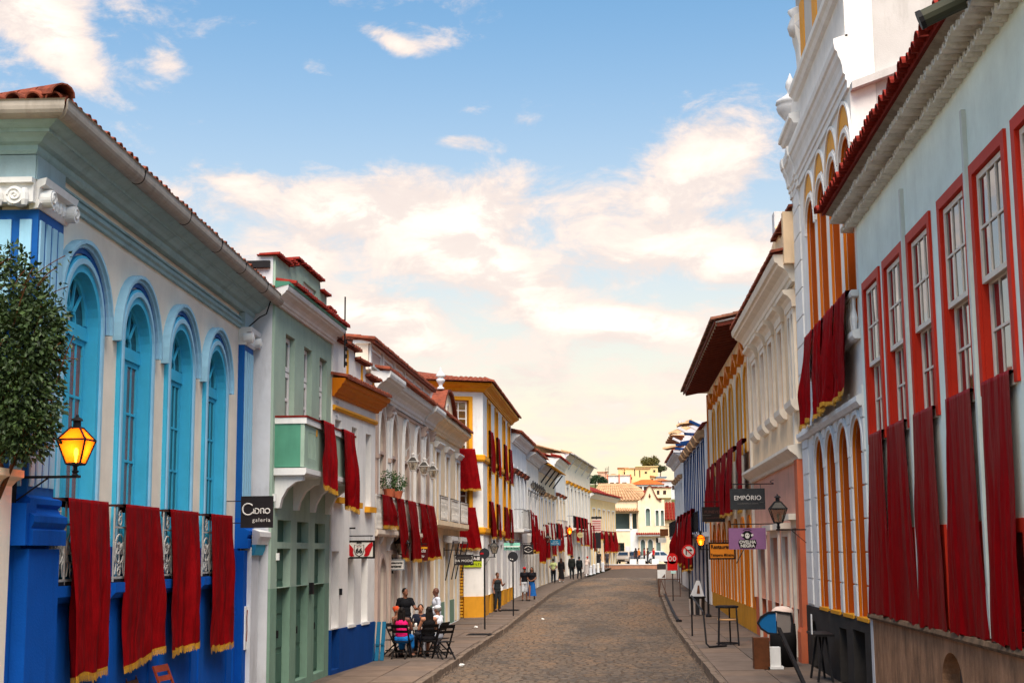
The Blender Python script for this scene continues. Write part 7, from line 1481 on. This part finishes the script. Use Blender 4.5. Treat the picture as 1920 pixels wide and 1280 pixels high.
def trestle():
    t = thing('trestle_barrier', 'thin brown trestle barrier on the right pavement', 'barrier', (2.85, 80, gz(80)+SW)); m = mat('rusty bar', S(92, 62, 50), .7, .3, 9)
    for x in (-.6, .55): MB().tube([(x, 0, 0), (x, 0, 1.0)], .025, 6).build('post', m, t)
    for zz in (.05, .95): MB().tube([(-.6, 0, zz), (.55, 0, zz)], .022, 6).build('rail', m, t)
    MB().tube([(-.5, 0, .95), (-.2, -.1, .1)], .02, 6).build('brace', m, t); MB().tube([(-.5, 0, .95), (-.62, -.2, .0)], .02, 6).build('brace', m, t)
    p = thing('notice_board', 'white notice board standing by the trestle barrier', 'board', (2.46, 82, gz(82)+SW)); MB().box(-.23, .23, -.02, .02, .95, 1.42).build('panel', M_TRIMW, p); MB().add([(.0,-.022,.98),(.2,-.022,.98),(.2,-.022,1.2)], [(0,1,2)]).build('brown_corner', m, p)
    for x in (-.18, .18): MB().bar((x, 0, 0), (x, 0, .96), .035, .035).build('leg', m, p)
    MB().box(-.25, .25, -.02, .02, 1.45, 1.75).build('upper_panel', mat('dark panel', S(64, 58, 56), .7), p)
trestle()
def bins():
    t = thing('waste_bins', 'striped dark bin with tapered white cover near the lit lantern post', 'bin', (3.35, 62., gz(58)+SW))
    b = MB().lathe([(.27, 0), (.30, .05), (.32, .75), (.33, .8)], 0, 0, 16); b.build('drum', mat('dark drum', S(46, 44, 46), .6), t)
    for a in (200, 245, 290): MB().tube([(.33*math.cos(R(a)), .33*math.sin(R(a)), .08), (.345*math.cos(R(a)), .345*math.sin(R(a)), .74)], .05, 5).build('pale_stripe', mat('pale stripe', S(160, 146, 138), .6), t)
    MB().add([(-.3,-.1,.84),(.3,-.1,.84),(.12,.02,1.5),(-.02,.02,1.5),(-.3,.2,.84),(.3,.2,.84),(.12,.08,1.5),(-.02,.08,1.5)], [(0,1,2,3),(4,7,6,5),(0,4,5,1),(1,5,6,2),(2,6,7,3),(3,7,4,0)]).build('white_cover', mat('white cover', S(196, 194, 196), .6), t); MB().add([(-.02,-.10,.95),(.12,-.10,.95),(.1,-.03,1.3),(.03,-.03,1.3)], [(0,1,2,3)]).build('dark_slot', M_WOOD, t); MB().lathe([(.36, .78), (.36, .83), (.3, .84)], 0, 0, 16).build('rim', M_IRON, t)
    p = thing('dark_post', 'dark post rising behind the striped bin', 'post', (3.72, 60.5, gz(60)+SW)); MB().tube([(0, 0, 0), (0, 0, 3.0)], .05, 8).build('shaft', M_IRON, p); MB().lathe([(.12, 0), (.12, .08), (.06, .14)], 0, 0, 10).build('foot', M_IRON, p)
bins()
def stand():
    t = thing('bar_stand', 'black steel bar stand with tan round top on the right pavement', 'stand', (3.2, 43.2, SW+.02)); m = M_IRON
    for x, y in ((-.3, -.3), (.3, -.25), (0.1, .3), (-.25, .2)): MB().bar((x, y, 0), (x*.85, y*.85, 1.1), .045, .045).build('leg', m, t)
    MB().lathe([(.32, 1.08), (.34, 1.1), (.34, 1.14), (.3, 1.15)], 0, 0, 20).build('top', m, t); MB().lathe([(.28, .72), (.3, .74), (.28, .77)], 0, 0, 18).build('lower_shelf', mat('tan leather', S(186, 142, 98), .6), t)
    b = MB().tube([(.33*math.cos(a*.5236), .33*math.sin(a*.5236), .06) for a in range(13)], .018, 6, False); b.build('foot_ring', m, t)
    t = thing('barrier_frame', 'slender black bent-pipe frame standing beside the kerb', 'barrier', (2.5, 42.0, SW+.02)); MB().tube([(-.1, 6, 1.25), (-.1, 5.8, 1.3), (-.05, .3, 1.0), (0, .05, .12), (.08, 0, .03), (.6, .5, .03)], .028, 7).build('pipe', m, t); MB().tube([(-.1, 6, 1.25), (-.1, 6, 0)], .028, 7).build('leg', m, t)
    t = thing('kerb_shade_tube', 'black tube added for the shading of the right kerb face', 'pipe', (0, 0, 0)); MB().tube([(rk(y)+.25, y, gz(y)+SW+.05) for y in (57.5, 60, 64, 70, 76, 82)]+[(rk(83)+.2, 83, gz(83)+.1)], .06, 8).build('pipe', m, t); MB().lathe([(.12, 0), (.12, .09), (.06, .1)], rk(57.5)+.27, 57.4, 10).build('end_cap', m, t).location.z = SW+.02  # added tube stands in for the shading on the kerb face
stand()
def oval():
    t = thing('paddle_sign', 'blue oval board and grey half mounted on a leaning black pole', 'sign', (3.55, 32.0, SW)); 
    MB().bar((.25, -1.6, 0), (-.1, .2, 1.2), .07, .07).build('pole', M_IRON, t)
    pts = [(-.12-.34*math.cos(a*.3491)*(1 if math.cos(a*.3491) > 0 else 0), 1.2+.24*math.sin(a*.3491)) for a in range(-4, 6)]
    MB().ext([[(-.12, .98), (-.12, 1.42), (-.3, 1.4), (-.44, 1.3), (-.5, 1.2), (-.44, 1.1), (-.3, 1.0)]], .0, .04).build('blue_half', mat('paddle blue', S(24, 96, 150), .5), t); MB().ext([[(-.1, .98), (.18, 1.0), (.2, 1.2), (.18, 1.38), (-.1, 1.42)]], .0, .04).build('grey_half', mat('paddle grey', S(128, 118, 112), .6), t)
    MB().ring([(-.54, 1.2), (-.46, 1.34), (-.3, 1.44), (-.1, 1.46), (.22, 1.42), (.25, 1.2), (.22, .96), (-.1, .94), (-.3, .96), (-.46, 1.06)], [(-.5, 1.2), (-.44, 1.3), (-.3, 1.4), (-.1, 1.42), (.18, 1.38), (.2, 1.2), (.18, 1.0), (-.1, .98), (-.3, 1.0), (-.44, 1.1)], -.02, .06, True).build('rim', M_IRON, t)
    c = thing('wooden_plinth', 'wooden plinth with white side block behind the blue paddle board', 'plinth', (3.35, 34.6, SW+.02)); MB().box(-.2, .16, -.2, .2, 0, .72).build('wood', M_WOOD, c); MB().box(.17, .42, -.16, .16, 0, .5).build('white_block', M_TRIMW, c); MB().box(.12, .48, -.2, .2, -.0, .06).build('white_foot', M_TRIMW, c)
    d = thing('counter_drum', 'pale domed drum with dark cover in the salmon doorway', 'drum', (3.95, 35.4, SW+.02)); MB().lathe([(.3, 0), (.32, .6), (.3, 1.0)], 0, 0, 16).build('drum', mat('dark cover', S(28, 26, 26), .8), d, True); MB().lathe([(.26, 1.0), (.27, 1.25), (.25, 1.33), (.15, 1.4), (.02, 1.42)], 0, 0, 16).build('lid', mat('blush lid', S(222, 196, 182), .5), d, True)
    bt = thing('bench_table', 'charcoal sheet table with black legs before the black base', 'table', (4.3, 31.5, SW+.02), R(-90)); MB().box(-.7, .7, -.2, .2, .95, 1.0).build('top', M_BLKW, bt)
    for x in (-.6, .55): MB().bar((x, -.15, 0), (x*.9, .0, .95), .045, .045).build('leg', M_IRON, bt); MB().bar((x*1.05, .15, 0), (x*.85, .05, .95), .045, .045).build('leg', M_IRON, bt)
    MB().box(.25, .34, -.225, -.2, .98, 1.4).build('paper_notice', M_TRIMW, bt)
oval()
# tall wooden chairs at the blue gallery, garden wall in the corner
for i, (x, y, la) in enumerate(((-6.55, 21.0, 'red wooden chair back nearest the third gallery drape'), (-6.75, 20.2, 'dark wooden chair between two red wooden ones at the gallery'), (-6.75, 19.4, 'red wooden chair under the first gallery drape'))):
    chair((x, y, SW), R(90+8*i-6), la, M_WOODR if i != 1 else M_WOOD, 1.16, .6, .46, 'wooden chairs at the gallery', 'wooden_chair')
def garden_wall():
    t = thing('garden_wall', 'cream garden wall with moulded cap below the shrub', 'wall', (-6.73, 9.0, 0), R(90)); MB().box(0, 6.5, 0, .4, 0, 3.68).build('masonry', M_CREAM, t); MB().prof(0, 6.5, [(-.4, 3.68), (.0, 3.68), (.04, 3.74), (.1, 3.78), (.1, 3.86), (-.4, 3.9)], 0, .08).build('cap', M_CREAM2, t)
garden_wall()
def plants():
    rnd = random.Random(3)
    for i, (x, la) in enumerate(((2.0, 'bushy potted plant on the pointed-arch balcony rail'), (3.4, 'trailing potted plant beside the bushy one'))):
        t = thing('potted_plant', la, 'plant', tuple(on(GOT, x, -.25, 4.48))); MB().lathe([(.12, 0), (.17, .22), (.15, .22)], 0, 0, 10).build('pot', M_TERRA, t); b = MB(); leaves(b, (0, 0, .45), (.3, .25, .32), 420, .07, rnd, .2); b.build('foliage', leaf_mat('potted leaf', S(70, 100, 46), S(34, 56, 26)), t)
plants()

def drains():
    for i, (x, y, la) in enumerate(((-4.75, 49.3, 'dark drain grate in the left pavement by the near sign post'), (-5.0, 66.5, 'second dark drain cover farther along the left pavement'))):
        t = thing('drain_cover', la, 'drain', (x, y, SW+gz(y)+.024)); MB().box(-.42, .42, -.5, .5, -.02, .004).build('frame', mat('drain iron', S(44, 40, 38), .7, .3, 9), t)
        for k in range(7): MB().box(-.36, .36, -.42+.13*k, -.36+.13*k, .005, .016).build('bar', M_IRON, t)
drains()
def litter():
    rnd = random.Random(8)
    for i, (x, y, la) in enumerate(((-4.05, 37.2, 'crumpled white paper at the kerb below the empty chair'), (-3.2, 61.0, 'scrap of white paper on the road past the second post'), (-5.3, 53.5, 'scrap of white paper on the pavement before the ochre base'))):
        b = MB(); ballv(b, (0, 0, .04), (.07, .05, .04), 7, 5); b.v = [(v[0]*rnd.uniform(.6, 1.3), v[1]*rnd.uniform(.6, 1.3), v[2]*rnd.uniform(.7, 1.2)) for v in b.v]; o = b.build('paper_scrap', M_TRIMW); o.location = (x, y, gz(y)+(.03 if x > -4.2 else SW+.02)); tag(o, la, 'litter', 'litter along the left kerb')
litter()
